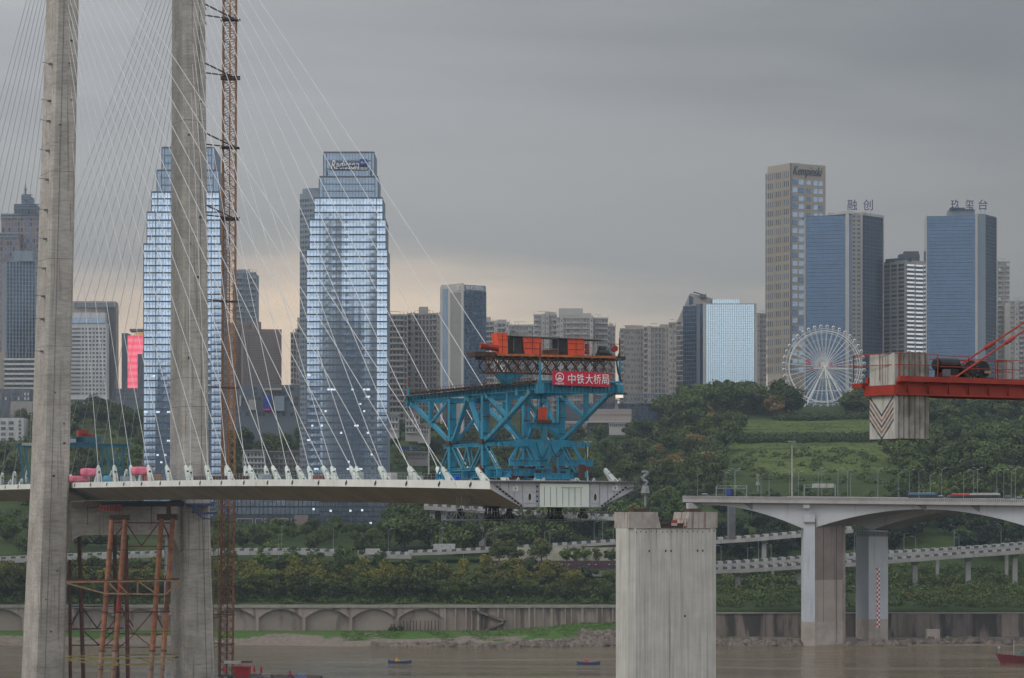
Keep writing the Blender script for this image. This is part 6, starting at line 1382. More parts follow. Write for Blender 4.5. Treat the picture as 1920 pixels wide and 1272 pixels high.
# apartment block generator
def apartment(name, label, xl, xr, yt, Y, mat, bays, fl, ybot, depth=18, group=None, rough=None, top=(), yaw=0.0, cat='apartment block', mats=None):
    b_ = BLD(name, label, cat, Y, group, (xl+xr)/2); z0, z1 = min(Z(ybot, Y), terr(X((xl+xr)/2, Y), Y))-4, Z(yt, Y)
    A, Bq = (X(xl, Y), Y), (X(xr, Y+yaw), Y+yaw); b_.block(A, Bq, z0, z1, depth, mat)
    An, d, ln, n = face(A, Bq); cw = ln/bays; rows = max(2, round((z1-z0)/3.0)); rh = (z1-z0)/rows; r = random.Random(int(xl*13))
    mp_, ms, mw = MB(), MB(), MB(); mats = mats or [G_dk, G_md, G_cu]; pat = [r.choice('BWPBWV') for _ in range((bays+1)//2)]; pat = (pat+pat[::-1])[:bays]
    for i in range(bays):
        c = An+d*cw*(i+.5)
        if pat[i] == 'P':            # plain projecting pier
            mp_.box(c+n*.5+UZ*(z0+z1+1)/2, d*cw*.42, n*.5, UZ*(z1-z0+1)/2)
            for j in range(rows): mw.box(c+n*1.02+UZ*(z0+rh*(j+.55)), d*cw*.16, n*.05, UZ*rh*.22, r.randrange(len(mats)))
        elif pat[i] == 'B':          # balconies
            for j in range(rows):
                zc = z0+rh*(j+.5); mw.box(c+UZ*zc, d*cw*.40, n*.06, UZ*rh*.36, 0 if r.random() < .7 else 1); ms.box(c+n*.6+UZ*(zc-rh*.33), d*cw*.44, n*.6, UZ*rh*.15)
        elif pat[i] == 'V':          # deep shaft with service slots
            mw.box(c+UZ*(z0+z1)/2, d*cw*.25, n*.04, UZ*(z1-z0)*.49, 0)
            for j in range(rows): ms.box(c+n*.2+UZ*(z0+rh*(j+.1)), d*cw*.3, n*.25, UZ*rh*.12)
        else:
            for j in range(rows):
                for sg in (-1, 1): mw.box(c+d*cw*.22*sg+UZ*(z0+rh*(j+.5)), d*cw*.15, n*.06, UZ*rh*.26, r.randrange(len(mats)))
        if i: mp_.box(An+d*cw*i+n*.25+UZ*(z0+z1)/2, d*.14, n*.25, UZ*(z1-z0)/2)
    mp_.build('wall_pier', mat, b_.t); ms.build('balcony', mat, b_.t, kind='stuff'); mw.build('window', mats, b_.t, kind='stuff')
    for (ta, tb, ty) in top:
        mb = MB(); mb.aabb(X(ta, Y), X(tb, Y), Y+2, Y+9, z1-.01, Z(ty, Y)); mb.build('roof_block', mat, b_.t)
    mb = MB(); xx = An.copy()
    for i in range(bays+1):
        if r.random() < .5: p = An+d*cw*i-n*.6+UZ*z1; mb.beam(p, p+UZ*2.2, .25, .25)
    a_, c_ = r.uniform(.1, .3), r.uniform(.5, .85); p, q = An+d*ln*a_-n*.6+UZ*(z1+2.2), An+d*ln*c_-n*.6+UZ*(z1+2.2); mb.beam(p, q, .3, .25); mb.build('roof_frame', mat, b_.t)
    mb = MB(); mb.box(An+d*ln/2+n*.1+UZ*(z1+.3), d*(ln/2+.2), n*.35, UZ*.4); mb.build('cornice', mat, b_.t)
    return b_
apartment('apartment_tower', 'beige apartment tower touching the right flank of the signed glass skyscraper', 722, 764, 592, 1500, M_apt2, 6, 3, 770, group='beige apartment towers', top=((726, 732, 586), (742, 752, 589)))
apartment('apartment_tower', 'beige apartment tower with a block on its roof beside the Chinese-signed office tower', 764, 832, 590, 1510, M_apt2, 10, 3, 775, group='beige apartment towers', top=((785, 802, 575),))
apartment('apartment_tower', 'pale apartment tower just right of the tower with the Chinese rooftop sign', 905, 930, 604, 1650, M_apt3, 4, 3, 770, top=((908, 920, 594),)); apartment('apartment_tower', 'pale apartment tower rising behind the orange sheds, with small roof box', 926, 955, 607, 1640, M_apt3, 4, 3, 770, top=((931, 950, 600),))
apartment('apartment_tower', 'low flat pale apartment tower between two taller ones behind the winch platform', 953, 1003, 611, 1660, M_apt3, 8, 3, 770, top=((985, 1002, 608),), mats=[G_cu, G_md, G_dk, G_cu])
apartment('apartment_tower', 'pale apartment tower behind the black cabinets of the winch platform', 1001, 1044, 592, 1600, M_apt3, 6, 3, 770, top=((1022, 1042, 585),), mats=[G_cu, G_md, G_dk, G_cu]); apartment('apartment_tower', 'broad pale apartment tower with a big square roof block', 1044, 1112, 597, 1590, M_apt3, 11, 3, 770, top=((1048, 1093, 578), (1093, 1109, 587)), mats=[G_cu, G_md, G_dk, G_cu])
apartment('apartment_tower', 'pale apartment tower with open roof frame above the red banner', 1110, 1140, 598, 1600, M_apt3, 5, 3, 770, mats=[G_cu, G_md, G_dk, G_cu]); apartment('apartment_tower', 'narrow shaded apartment tower left of the bright gap of sky', 1138, 1154, 613, 1640, M_apt2, 3, 3, 770, top=((1142, 1150, 607),))
apartment('apartment_tower', 'beige apartment tower just right of the bright gap of sky', 1163, 1207, 618, 1560, M_apt, 7, 3, 770, group=None, top=((1173, 1206, 610),)); apartment('apartment_tower', 'beige apartment tower with two roof boxes left of the slanted-roof building', 1207, 1254, 615, 1555, M_apt, 7, 3, 770, top=((1218, 1222, 611), (1238, 1254, 608)))
apartment('apartment_tower', 'slim beige slab directly against the slanted-roof building', 1254, 1268, 607, 1550, M_apt, 2, 3, 770, top=((1257, 1266, 604),)); apartment('apartment_tower', 'narrow dark-windowed tower between the slanted-roof building and the stone tower', 1419, 1437, 590, 1800, M_apt2, 3, 3, 720, top=((1429, 1436, 587),))
apartment('apartment_tower', 'blue-grey tower with pale ribs just right of the rusty mast', 436, 480, 513, 1560, M_mix, 7, 3, 740, top=((437, 466, 506),), mats=[G_md, G_cu, G_dk]); apartment('apartment_tower', 'dark narrow tower rising beside the left flank of the signed skyscraper', 545, 577, 626, 1480, M_apt2, 6, 3, 760, top=((553, 566, 616), (557, 572, 595)))
apartment('apartment_tower', 'pale far tower standing behind the rightmost rooftop-sign tower', 1866, 1893, 492, 1760, M_apt3, 5, 3, 740, mats=[G_cu, G_rad2, G_dk, G_md]); apartment('apartment_tower', 'pale stone tower cut by the picture edge above the crane rods', 1893, 1945, 566, 1740, M_apt3, 6, 3, 740, mats=[G_cu, G_md, G_md])
# brown block with small windows
b_ = BLD('brown_tower', 'brown block with rows of tiny windows beyond the rusty mast', 'building', 1500, None, 482)
for (a, c, yt, Y) in ((437, 487, 604, 1506), (455, 528, 617, 1500)): b_.block(XY(a, Y), XY(c, Y+4), 70, Z(yt, Y), 20, M_brn); wins(b_.t, XY(a+1, Y), XY(c-1, Y+4), 96, Z(yt+5, Y), int((c-a)/4), 30, .4, .45, [G_dk, G_dk, G_md])
mb = MB(); mb.aabb(X(472, 1500), X(487, 1500), 1501, 1509, Z(617, 1500), Z(603, 1500)); mb.build('roof_block', M_brn, b_.t)
# mall with billboards
b_ = BLD('shopping_mall', 'dark shopping mall with blue and pale billboards behind the stay cables', 'building', 1450, None, 510)
b_.block(XY(436, 1450), XY(560, 1450), 70, Z(722, 1450), 40, M_dkb); wins(b_.t, XY(437, 1450), XY(559, 1450), Z(782, 1450), Z(724, 1450), 16, 6, .8, .7, [G_dk, G_md, M_dkb], .15)
for (a, c, y0, y1, mt, nm) in ((494, 509, 742, 771, M_bsign, 'blue_billboard'), (514, 533, 743, 771, M_mix, 'pale_billboard'), (496, 528, 728, 732, M_stone, 'orange_strip'), (466, 480, 750, 769, M_apt2, 'pale_billboard'), (449, 452, 742, 762, M_barw, 'sign_strip'), (494, 507, 767, 770, M_txtred, 'red_sign')):
    mb = MB(); mb.aabb(X(a, 1449), X(c, 1449), 1448.6 if nm != 'red_sign' else 1448.3, 1449.4, Z(y1, 1449), Z(y0, 1449)); mb.build(nm, mt, b_.t)
# office tower with Chinese sign
b_ = BLD('office_tower', 'blue-grey office tower with white Chinese rooftop sign beside beige apartments', 'skyscraper', 1450, None, 868); Y = 1450
cA, cB, cC = XY(827, Y+14), XY(870, Y), XY(911, Y+8); zt2 = Z(531, Y); zb2 = 70
for p, q, mt, tp in ((cA, cB, M_apt3, zt2), (cB, cC, M_mix, Z(534, Y))): b_.block(p, q, zb2, tp, 20, mt, back=(-.05, 1, 0))
for p, q in ((cA, cB),):
    u = lambda t_: (p[0]+(q[0]-p[0])*t_, p[1]+(q[1]-p[1])*t_)
    mb = MB(); An, d, ln, n = face(u(.02), u(.34)); mb.box(An+d*ln/2+UZ*(zb2+zt2-2)/2, d*ln*.36, n*.1, UZ*(zt2-2-zb2)/2); mb.build('glass_strip', G_rad2, b_.t)
    An, d, ln, n = face(u(.42), u(.86)); mb = MB(); mb.box(An+d*ln/2+UZ*(zb2+Z(548, Y))/2, d*ln*.5, n*.08, UZ*(Z(548, Y)-zb2)/2); mb.build('glass_panel', G_rad2, b_.t)
    fins(b_.t, u(.42), u(.86), zb2, Z(548, Y), 12, .32, .3, M_apt3, 'fin'); bands(b_.t, u(.42), u(.86), zb2, Z(548, Y), 36, .12, .12, M_mull)
wins(b_.t, (cB[0]+.4, cB[1]), cC, zb2, Z(545, Y), 16, 48, .6, .8, [G_blued, G_blue, G_blued], .12); fins(b_.t, cB, cC, zb2, Z(545, Y), 16, .2, .3, M_mull)
An, d, ln, n = face(cB, cC); lettering('钻石国际', An+d*ln*.47+n*.4+UZ*Z(539.5, Y), d, UZ, ln*.8, 2.0, M_txt, b_.t, .1, name='letter')
An, d, ln, n = face(cA, cB); mb = MB()
c_ = An+d*ln*.78+n*.4+UZ*Z(539, Y)
for sg in (-1, 1): mb.beam(c_-d*1.0+UZ*.9*sg, c_+d*1.0-UZ*.9*sg, .15, .2)
for sg in (-1, 1): mb.beam(c_-d*1.1+UZ*1.0*sg, c_+d*1.1+UZ*1.0*sg, .15, .15)
mb.build('logo_mark', M_txt, b_.t)
# building with slanted roof and bright glass front
b_ = BLD('slanted_roof_tower', 'office building with slanted roof, stone side and bright pale glass front', 'skyscraper', 1620, None, 1345); Y = 1620
zb2 = 60
b_.block(XY(1265, Y+14), XY(1281, Y+8), zb2, Z(603, Y), 26, M_stone); wins(b_.t, (X(1266, Y+13), Y+13.4), (X(1280.5, Y+8), Y+8), Z(760, Y), Z(608, Y), 3, 16, .8, .72, [G_dk, G_md], .15)
b_.block(XY(1281, Y+8), XY(1306, Y+2), zb2, Z(573, Y), 26, G_blued, 'dark_glass_wing'); fins(b_.t, XY(1281, Y+8), XY(1306, Y+2), zb2, Z(573, Y), 8, .12, .12, M_mull); bands(b_.t, XY(1281, Y+8), XY(1306, Y+2), zb2, Z(573, Y), 42, .1, .1, M_mull)
b_.block(XY(1306, Y+2.1), XY(1318, Y-1), zb2, Z(570, Y), 26, M_dkb, 'dark_strip'); b_.block(XY(1312.5, Y+.2), XY(1318, Y-1.2), zb2, Z(570, Y), 20, G_blued, 'glass_strip')
b_.block(XY(1318, Y-1.2), XY(1419, Y-2), zb2, Z(569.5, Y), 28, M_apt3, 'front_wall'); An, d, ln, n = face(XY(1324, Y-1.5), XY(1414, Y-2))
nx, nz = 22, 34; zt2 = Z(571.5, Y); zb3 = Z(726, Y); rh = (zt2-zb3)/nz
proto = None
for j in range(nz):
    if proto is None: q = MB(); q.box((0, 0, 0), d*(ln/2), n*.15, UZ*(rh/2-.05)); proto = q.mesh('glass_band', G_pale)
    o = bpy.data.objects.new('glass_band', proto); C.objects.link(o); o.parent = b_.t; o.location = An+d*ln/2+UZ*(zb3+rh*(j+.5))-Vector(ORG[b_.t.name])
M_mlt = pmat('mullion_blue_pale', (.24, .33, .38), (.26, .35, .40), 1, .5)
fins(b_.t, XY(1324, Y-1.5), XY(1414, Y-2), zb3, zt2, nx, .22, .24, M_mlt, 'mullion'); bands(b_.t, XY(1324, Y-1.5), XY(1414, Y-2), zb3, zt2, nz, .09, .2, M_mlt)
b_.block(XY(1336, Y+3), XY(1387, Y+3), Z(572, Y), Z(561, Y), 10, G_pale, 'roof_storey'); fins(b_.t, XY(1336, Y+3), XY(1387, Y+3), Z(570, Y), Z(561, Y), 12, .2, .2, M_mlt, 'mullion')
mb = MB(); mb.prism([P(1269, 605, Y+9), P(1281, 604, Y+9), P(1306, 571, Y+9), P(1338, 571, Y+9), P(1337, 560, Y+9), P(1294, 550, Y+9)], (0, 10, 0)); mb.build('slanted_roof', M_apt2, b_.t)
mb = MB(); mb.prism([P(1292, 554, Y+8.7), P(1299, 557, Y+8.7), P(1299, 570, Y+8.7), P(1292, 572, Y+8.7)], (0, .4, 0)); mb.build('roof_window', G_blued, b_.t)
mb = MB(); mb.beam(P(1300, 548, Y+8), P(1318, 553, Y+8), .6, .7); mb.aabb(X(1314, Y), X(1326, Y), Y+6, Y+9, Z(557, Y), Z(550.5, Y)); mb.build('roof_crane', M_dkb, b_.t)
# conference hall with truss roof, brown slab annex
b_ = BLD('exhibition_hall', 'long hall with curved roof and exposed roof truss below the apartment towers', 'building', 1500, None, 1180); Y = 1500
b_.block(XY(1060, Y), XY(1262, Y), 70, Z(757, Y), 30, M_dkb); wins(b_.t, XY(1090, Y-.1), XY(1262, Y-.1), Z(800, Y), Z(757, Y), 40, 6, .84, .88, [G_blued, G_dk, G_blued], .12)
mb = MB(); nn_ = 20
for k in range(nn_):
    pa, pb = 1120+k*7, 1127+k*7; f = lambda p: 738+((p-1190)/70)**2*2.4
    mb.hexa([P(pa, f(pa)+3, Y-6), P(pb, f(pb)+3, Y-6), P(pb, f(pb)+3, Y+25), P(pa, f(pa)+3, Y+25), P(pa, f(pa), Y-6), P(pb, f(pb), Y-6), P(pb, f(pb)-1, Y+25), P(pa, f(pa)-1, Y+25)])
mb.build('roof', M_mull, b_.t)
mb = MB()
for k in range(18): pa = 1150+k*5.5; f = 741+((pa-1190)/70)**2*2.4; mb.beam(P(pa, f, Y-5), P(pa+2.75, f+11+k*.3, Y-5), .18, .18); mb.beam(P(pa+2.75, f+11+k*.3, Y-5), P(pa+5.5, f, Y-5), .18, .18)
mb.beam(P(1120, 748, Y-5), P(1250, 760, Y-5), .3, .3); mb.build('roof_truss', M_mull, b_.t, kind='stuff')
mb = MB(); mb.hexa([P(1152, 768, Y-3), P(1160, 768, Y-3), P(1160, 768, Y-1), P(1152, 768, Y-1), P(1154, 749, Y-3), P(1157, 749, Y-3), P(1157, 749, Y-1), P(1154, 749, Y-1)]); mb.build('column', M_apt2, b_.t)
M_ann = pmat('annex_pinkish_stone', (.31, .27, .245), (.28, .245, .225), .05, .9)
b2_ = BLD('stone_annex', 'plain pinkish stone annex below the hall with the truss roof', 'building', 1470, None, 1130); Y = 1470
b2_.block(XY(1092, Y), XY(1184, Y), Z(792, Y), Z(767, Y), 16, M_ann); b2_.block(XY(1060, Y+1), XY(1150, Y+1), 66, Z(790, Y), 12, M_dkb, 'lower_wall'); wins(b2_.t, XY(1090, Y+.8), XY(1150, Y+.8), Z(812, Y), Z(792, Y), 16, 2, .7, .9, [G_md, G_dk], .12)
mb = MB(); mb.box(P(1138, 778, Y-.1), (X(1184, Y)-X(1138, Y), 0, 0), (0, .06, 0), (0, 0, .1)); mb.build('wall_joint', M_brn, b2_.t)
mb = MB(); mb.aabb(X(1060, Y), X(1202, Y), Y-3, Y+2, Z(793, Y), Z(790.5, Y)); mb.build('terrace', M_apt3, b2_.t)
for (a, c, y0, y1, Yv, mt, lb) in ((1143, 1172, 795, 802, 1440, M_apt3, 'small pale flat-roofed house in the trees below the stone annex'), (1060, 1100, 795, 810, 1445, M_apt2, 'low grey building behind the blue gantry legs')):
    q = BLD('small_house', lb, 'house', Yv, None, (a+c)/2); q.block(XY(a, Yv), XY(c, Yv), Z(y1+14, Yv), Z(y0, Yv), 8, mt); wins(q.t, XY(a, Yv), XY(c, Yv), Z(y1, Yv), Z(y0, Yv), 8, 1, .5, .5, [G_dk, G_md]); mb = MB(); mb.aabb(X(a, Yv)-.5, X(c, Yv)+.5, Yv-.6, Yv+8, Z(y0, Yv), Z(y0, Yv)+.4); mb.build('roof', M_conc, q.t)
# stone hotel tower with script sign
Y = 1850; b_ = BLD('hotel_tower', 'tallest stone-clad tower with dark script sign along its top', 'skyscraper', Y, None, 1490)
cA, cB, cC = (X(1436, Y+22), Y+22), (X(1481, Y), Y), (X(1548, Y+14), Y+14); zb2 = 90; zt2 = Z(306, Y); zl = Z(311, Y)
An, d, ln, n = face(cB, cC); b_.block(cB, cC, zb2, zt2, 24, M_stone, back=(cA[0]-cB[0], cA[1]-cB[1], 0)); 
rows = 22; zz0 = Z(700, Y); zz1 = Z(320, Y)
for g in range(2):
    pass
wins(b_.t, cA, cB, zz0, Z(318, Y), 3, rows, .74, .62, [G_dk, G_md, pmat('pane_stone_tint', (.13, .12, .115), None, 1, .4)], .15, each=True)
fins(b_.t, cA, cB, zz0, Z(318, Y), 12, .7, .3, M_stone, 'wall_pier')
u = lambda t_: (cB[0]+(cC[0]-cB[0])*t_, cB[1]+(cC[1]-cB[1])*t_)
wins(b_.t, u(.05), u(.40), zz0, Z(333, Y), 2, 24, .80, .60, [G_rad2, G_rad2, G_rad2, G_blue], .15, each=True); wins(b_.t, u(.44), u(.60), zz0, Z(333, Y), 1, 24, .7, .5, [G_blue, G_rad2, G_dk], .15, each=True); wins(b_.t, u(.64), u(.93), zz0, Z(333, Y), 2, 24, .78, .60, [G_rad2, G_blue, G_rad2], .15, each=True)
mb = MB(); An, d, ln, n = face(u(.02), u(.06)); mb.box(An+n*.2+UZ*(zz0+zt2)/2, d*.35, n*.2, UZ*(zt2-zz0)/2); mb.build('dark_reveal', M_dkb, b_.t)
An, d, ln, n = face(cB, cC); lettering('Kempinski', An+d*ln*.49+n*.5+UZ*Z(321.5, Y), d, UZ, ln*.82, 7.6, M_txtdk, b_.t, .2, .4, name='letter')
mb = MB(); mb.aabb(X(1485, Y), X(1502, Y), Y+6, Y+14, zt2-.1, Z(303.5, Y)); mb.build('roof_block', M_stone, b_.t)
# blue glass tower A
Y = 1700; b_ = BLD('blue_glass_tower', 'blue glass tower with two large rooftop characters behind the ferris wheel', 'skyscraper', Y, None, 1582)
cA, cB, cM, cC = (X(1508, Y+6), Y+6), (X(1597, Y), Y), (X(1614, Y+1), Y+1), (X(1656, Y+20), Y+20); zb2 = 92
b_.block(cA, cB, zb2, Z(404, Y), 30, G_blue, 'glass_face'); b_.block(cB, cM, zb2, Z(399, Y), 26, M_apt2, 'core_strip'); b_.block(cM, cC, zb2, Z(399, Y), 26, G_blued, 'glass_face')
mb = MB(); mb.prism([P(1508, 407, Y+5.7), P(1540, 405, Y+4), P(1583, 396, Y+1), P(1600, 396, Y-.2), P(1600, 401, Y-.2), P(1583, 402, Y+1)], (0, 14, 0)); mb.build('curved_roof_edge', M_apt3, b_.t)
b_.block(XY(1552, Y+6), XY(1583, Y+5), Z(405, Y), Z(397.5, Y), 12, M_mix, 'roof_storey')
for p, q, nf in ((cA, cB, 26), (cM, cC, 16)): bands(b_.t, p, q, zb2, Z(404, Y), 56, .10, .1, M_mull); fins(b_.t, p, q, zb2, Z(404, Y), nf, .12, .14, M_mull, 'mullion')
mb = MB(); An, d, ln, n = face(cA, cB); mb.box(An+d*(ln-2.6)+n*.2+UZ*(zb2+Z(399, Y))/2, d*1.1, n*.35, UZ*(Z(399, Y)-zb2)/2); mb.box(An+d*.4+n*.2+UZ*(zb2+Z(405, Y))/2, d*.35, n*.35, UZ*(Z(405, Y)-zb2)/2); mb.build('pale_rib', M_apt3, b_.t)
mb = MB(); An, d, ln, n = face(cM, cC); mb.box(An+d*.6+n*.2+UZ*(zb2+Z(397, Y))/2, d*.5, n*.35, UZ*(Z(397, Y)-zb2)/2); mb.box(An+d*(ln-.4)+n*.2+UZ*(zb2+Z(403, Y))/2, d*.4, n*.35, UZ*(Z(403, Y)-zb2)/2); mb.box(An+d*ln/2+UZ*Z(400.5, Y)+n*.2, d*ln/2, n*.4, UZ*.8); mb.build('pale_rib', M_apt3, b_.t)
wins(b_.t, cB, cM, zb2, Z(402, Y), 2, 50, .6, .5, [G_dk, G_md], .12)
for ch, px in (('融', 1598), ('创', 1627.5)):
    lettering(ch, P(px, 384.5, Y+3), (1, 0, 0), UZ, 18/FOC*Y, 20/FOC*Y, M_txtblue, b_.t, .3, name='letter'); mb = MB(); mb.beam(P(px-5, 404, Y+3.4), P(px-5, 392, Y+3.4), .15, .15); mb.beam(P(px+5, 404, Y+3.4), P(px+5, 392, Y+3.4), .15, .15); mb.build('sign_post', M_dkb, b_.t)
# mid tower with bright windows
Y = 1720; b_ = BLD('residential_tower', 'tower with two columns of bright white window strips between the two blue glass towers', 'skyscraper', Y, None, 1696)
cA, cB, cC = (X(1657, Y+14), Y+14), (X(1697, Y), Y), (X(1733, Y+8), Y+8); zb2 = 92
An, d, ln, n = face(cB, cC); b_.block(cB, cC, zb2, Z(488, Y), 24, M_apt3, back=(cA[0]-cB[0], cA[1]-cB[1], 0)); zt2 = Z(493, Y); zb3 = Z(662, Y)
wins(b_.t, cA, cB, zb3, zt2, 3, 21, .76, .6, [G_md, G_dk], .2, each=True); fins(b_.t, cA, cB, zb3, Z(488, Y), 3, 1.0, .4, M_apt3, 'wall_pier'); u = lambda t_: (cB[0]+(cC[0]-cB[0])*t_, cB[1]+(cC[1]-cB[1])*t_)
M_ww = glass('bright_window', (.85, .86, .87), (3, 3), .006, .1, .8, .05)
wins(b_.t, u(.06), u(.96), zb3, zt2, 2, 21, .86, .42, [M_ww], .2, each=True)
An, d, ln, n = face(u(.06), u(.96)); mb = MB()
for j in range(21):
    for i in range(2): mb.box(An+d*ln*(.25+.5*i)+n*.12+UZ*(zb3+(zt2-zb3)/21*j), d*ln*.21, n*.1, UZ*(zt2-zb3)/21*.24)
mb.build('dark_recess', M_dkb, b_.t, kind='stuff')
b_.block(XY(1660, Y+12), XY(1697, Y+1), Z(490, Y), Z(483, Y), 12, M_dkb, 'roof_storey'); mb = MB(); mb.aabb(X(1690, Y), X(1727, Y), Y+6, Y+16, Z(488, Y), Z(475, Y)); mb.aabb(X(1699, Y), X(1726, Y), Y+7, Y+14, Z(476, Y), Z(469.5, Y)); mb.build('roof_block', M_dkb, b_.t); mb = MB(); mb.aabb(X(1699, Y), X(1710, Y), Y+1, Y+2, Z(489, Y), Z(481, Y)); mb.build('roof_window', G_rad2, b_.t)
# blue glass tower B
Y = 1650; b_ = BLD('blue_glass_tower', 'blue glass tower with three thin rooftop characters above the crane jib', 'skyscraper', Y, None, 1800)
cA, cB, cM, cC = (X(1736, Y+3), Y+3), (X(1833, Y), Y), (X(1848, Y+1.5), Y+1.5), (X(1868, Y+16), Y+16); zb2 = 92
b_.block(cA, cB, zb2, Z(405, Y), 30, G_blue, 'glass_face'); b_.block(cB, cM, zb2, Z(401, Y), 26, M_mix, 'core_strip'); b_.block(cM, cC, zb2, Z(402, Y), 24, G_blued, 'glass_face')
for p, q, nf in ((cA, cB, 30), (cM, cC, 9)): bands(b_.t, p, q, zb2, Z(405, Y), 58, .10, .1, M_mull); fins(b_.t, p, q, zb2, Z(405, Y), nf, .11, .14, M_mull, 'mullion')
An, d, ln, n = face(cA, cB); mb = MB(); mb.box(An+d*(ln-.7)+n*.2+UZ*(zb2+Z(402, Y))/2, d*.7, n*.4, UZ*(Z(402, Y)-zb2)/2); mb.box(An+d*.3+n*.2+UZ*(zb2+Z(404, Y))/2, d*.3, n*.3, UZ*(Z(404, Y)-zb2)/2); mb.build('pale_rib', M_apt3, b_.t)
An, d, ln, n = face(cM, cC); mb = MB(); mb.box(An+d*(ln-.3)+n*.2+UZ*(zb2+Z(404, Y))/2, d*.3, n*.3, UZ*(Z(404, Y)-zb2)/2); mb.build('pale_rib', M_apt3, b_.t)
b_.block(XY(1778, Y+6), XY(1828, Y+5), Z(405, Y), Z(392, Y), 12, M_mix, 'roof_storey'); mb = MB(); mb.aabb(X(1784, Y), X(1812, Y), Y+5, Y+9, Z(393, Y), Z(388, Y)); mb.build('roof_block', M_dkb, b_.t)
for ch, px in zip('玖玺台', (1791, 1818, 1843)):
    lettering(ch, P(px, 384, Y+4), (1, 0, 0), UZ, 17/FOC*Y, 19/FOC*Y, M_txtblue, b_.t, .3, name='letter'); mb = MB(); mb.beam(P(px-4, 403, Y+4.4), P(px-4, 392, Y+4.4), .15, .15); mb.beam(P(px+4, 403, Y+4.4), P(px+4, 392, Y+4.4), .15, .15); mb.build('sign_post', M_dkb, b_.t)
# left side: spired tower, hotel, pink tower
Y = 1900; b_ = BLD('spired_tower', 'hazy pinkish and blue tower with spire left of the near pylon leg', 'skyscraper', Y, None, 38); M_pk = pmat('hazy_pink_stone', (.27, .215, .20), (.235, .19, .18), .05, .9)
zb2 = 100
for (a, c, yt, yb, dy_, mt) in ((-70, 68, 612, 700, 4, M_mix), (2, 74, 400, 640, 8, M_pk), (-60, 36, 438, 640, 0, M_pk), (22, 74, 476, 650, -3, M_mix), (26, 70, 382, 402, 10, M_mix), (40, 57, 364, 384, 12, M_mix)):
    z0 = Z(yb, Y) if yb < 640 else zb2; b_.block(XY(a, Y+dy_), XY(c, Y+dy_), z0, Z(yt, Y), 16, mt, 'tower_tier'); n_ = max(2, int((c-a)/6)); rr = max(1, int((Z(yt, Y)-z0)/3.6)); wins(b_.t, XY(a+1, Y+dy_), XY(c-1, Y+dy_), z0, Z(yt+3, Y), n_, rr, .55, .7, [G_blue, G_blued, G_md], .15); bands(b_.t, XY(a, Y+dy_), XY(c, Y+dy_), Z(yt, Y)-2, Z(yt, Y), 1, .5, .7, M_mix, 'cornice')
for (a, c, y0, y1) in ((26, 70, 382, 400), (40, 57, 364, 382)):
    for k in range(4): mb = MB(); z = Z(y0+(y1-y0)*k/4, Y); mb.aabb(X(a-1, Y), X(c+1, Y), Y+5, Y+6, z-.3, z+.3); mb.build('crown_rail', M_mull, b_.t)
mb = MB(); mb.tube(P(48, 366, Y+14), P(48, 342, Y+14), .7, 6, .15); mb.tube(P(48, 357, Y+14), P(48, 352, Y+14), 1.3, 6, .4); mb.build('spire', M_mull, b_.t)
b_ = BLD('office_tower', 'narrow dark blue glass tower standing in front of the spired tower', 'skyscraper', 1750, None, 45); b_.block(XY(12, 1750), XY(66, 1756), 98, Z(490, 1750), 18, G_blued, 'glass_face'); bands(b_.t, XY(12, 1750), XY(66, 1756), 98, Z(490, 1750), 40, .2, .2, M_mix); fins(b_.t, XY(12, 1750), XY(66, 1756), 98, Z(490, 1750), 9, .8, .35, M_mix, 'fin'); mb = MB(); mb.aabb(X(24, 1750), X(60, 1750), 1752, 1760, Z(490, 1750), Z(470, 1750)); mb.build('roof_storey', M_mix, b_.t)
b_ = BLD('ribbon_building', 'low building with white ribbon storeys left of the near pylon leg', 'building', 1650, None, 35); b_.block(XY(8, 1650), XY(76, 1650), 85, Z(673, 1650), 16, M_dkb); bands(b_.t, XY(8, 1649.6), XY(76, 1649.6), Z(738, 1650), Z(674, 1650), 7, .42, .7, M_bwh, 'white_ribbon', each=True); b_.block(XY(-40, 1650), XY(9, 1651), 85, Z(660, 1650), 16, M_stone, 'stone_wing')
b_ = BLD('hillside_villa', 'row of small dark houses with pale windows at the left picture edge', 'building', 1560, None, 25); b_.block(XY(-40, 1560), XY(56, 1560), 75, Z(729, 1560), 14, M_dkb); wins(b_.t, XY(-40, 1560), XY(56, 1560), Z(752, 1560), Z(735, 1560), 16, 2, .5, .6, [M_bwh, G_md, G_dk], .2); b_.block(XY(20, 1540), XY(60, 1540), 75, Z(753, 1540), 10, M_apt2, 'lower_wall')
b_ = BLD('apartment_house', 'pale old apartment house at the left picture edge below the white ribbons', 'apartment block', 1420, None, 10); b_.block(XY(-60, 1420), XY(44, 1420), 60, Z(784, 1420), 14, M_bwh); wins(b_.t, XY(-60, 1420), XY(43, 1420), Z(830, 1420), Z(788, 1420), 7, 4, .6, .55, [G_dk, G_md], .2, each=True); b_.block(XY(28, 1419), XY(44, 1419), 55, Z(784, 1420), 5, M_bwh, 'stair_tower'); wins(b_.t, XY(33, 1418.8), XY(41, 1418.8), Z(853, 1420), Z(787, 1420), 1, 9, .5, .5, [G_dk], .2)
b_ = BLD('white_hotel', 'broad white hotel with a grid of small dark windows beside the near pylon leg', 'hotel', 1700, None, 170); Y = 1700
b_.block(XY(96, Y+12), XY(217, Y+14), 85, Z(562, Y), 20, M_apt2, 'rear_slab'); fins(b_.t, XY(200, Y+12.6), XY(216, Y+13.5), Z(750, Y), Z(572, Y), 4, .5, .3, M_dkb); mb = MB(); mb.aabb(X(140, Y+12), X(212, Y+12), Y+11.4, Y+12.4, Z(577, Y+12), Z(568, Y+12)); mb.build('louvre_band', G_md, b_.t)
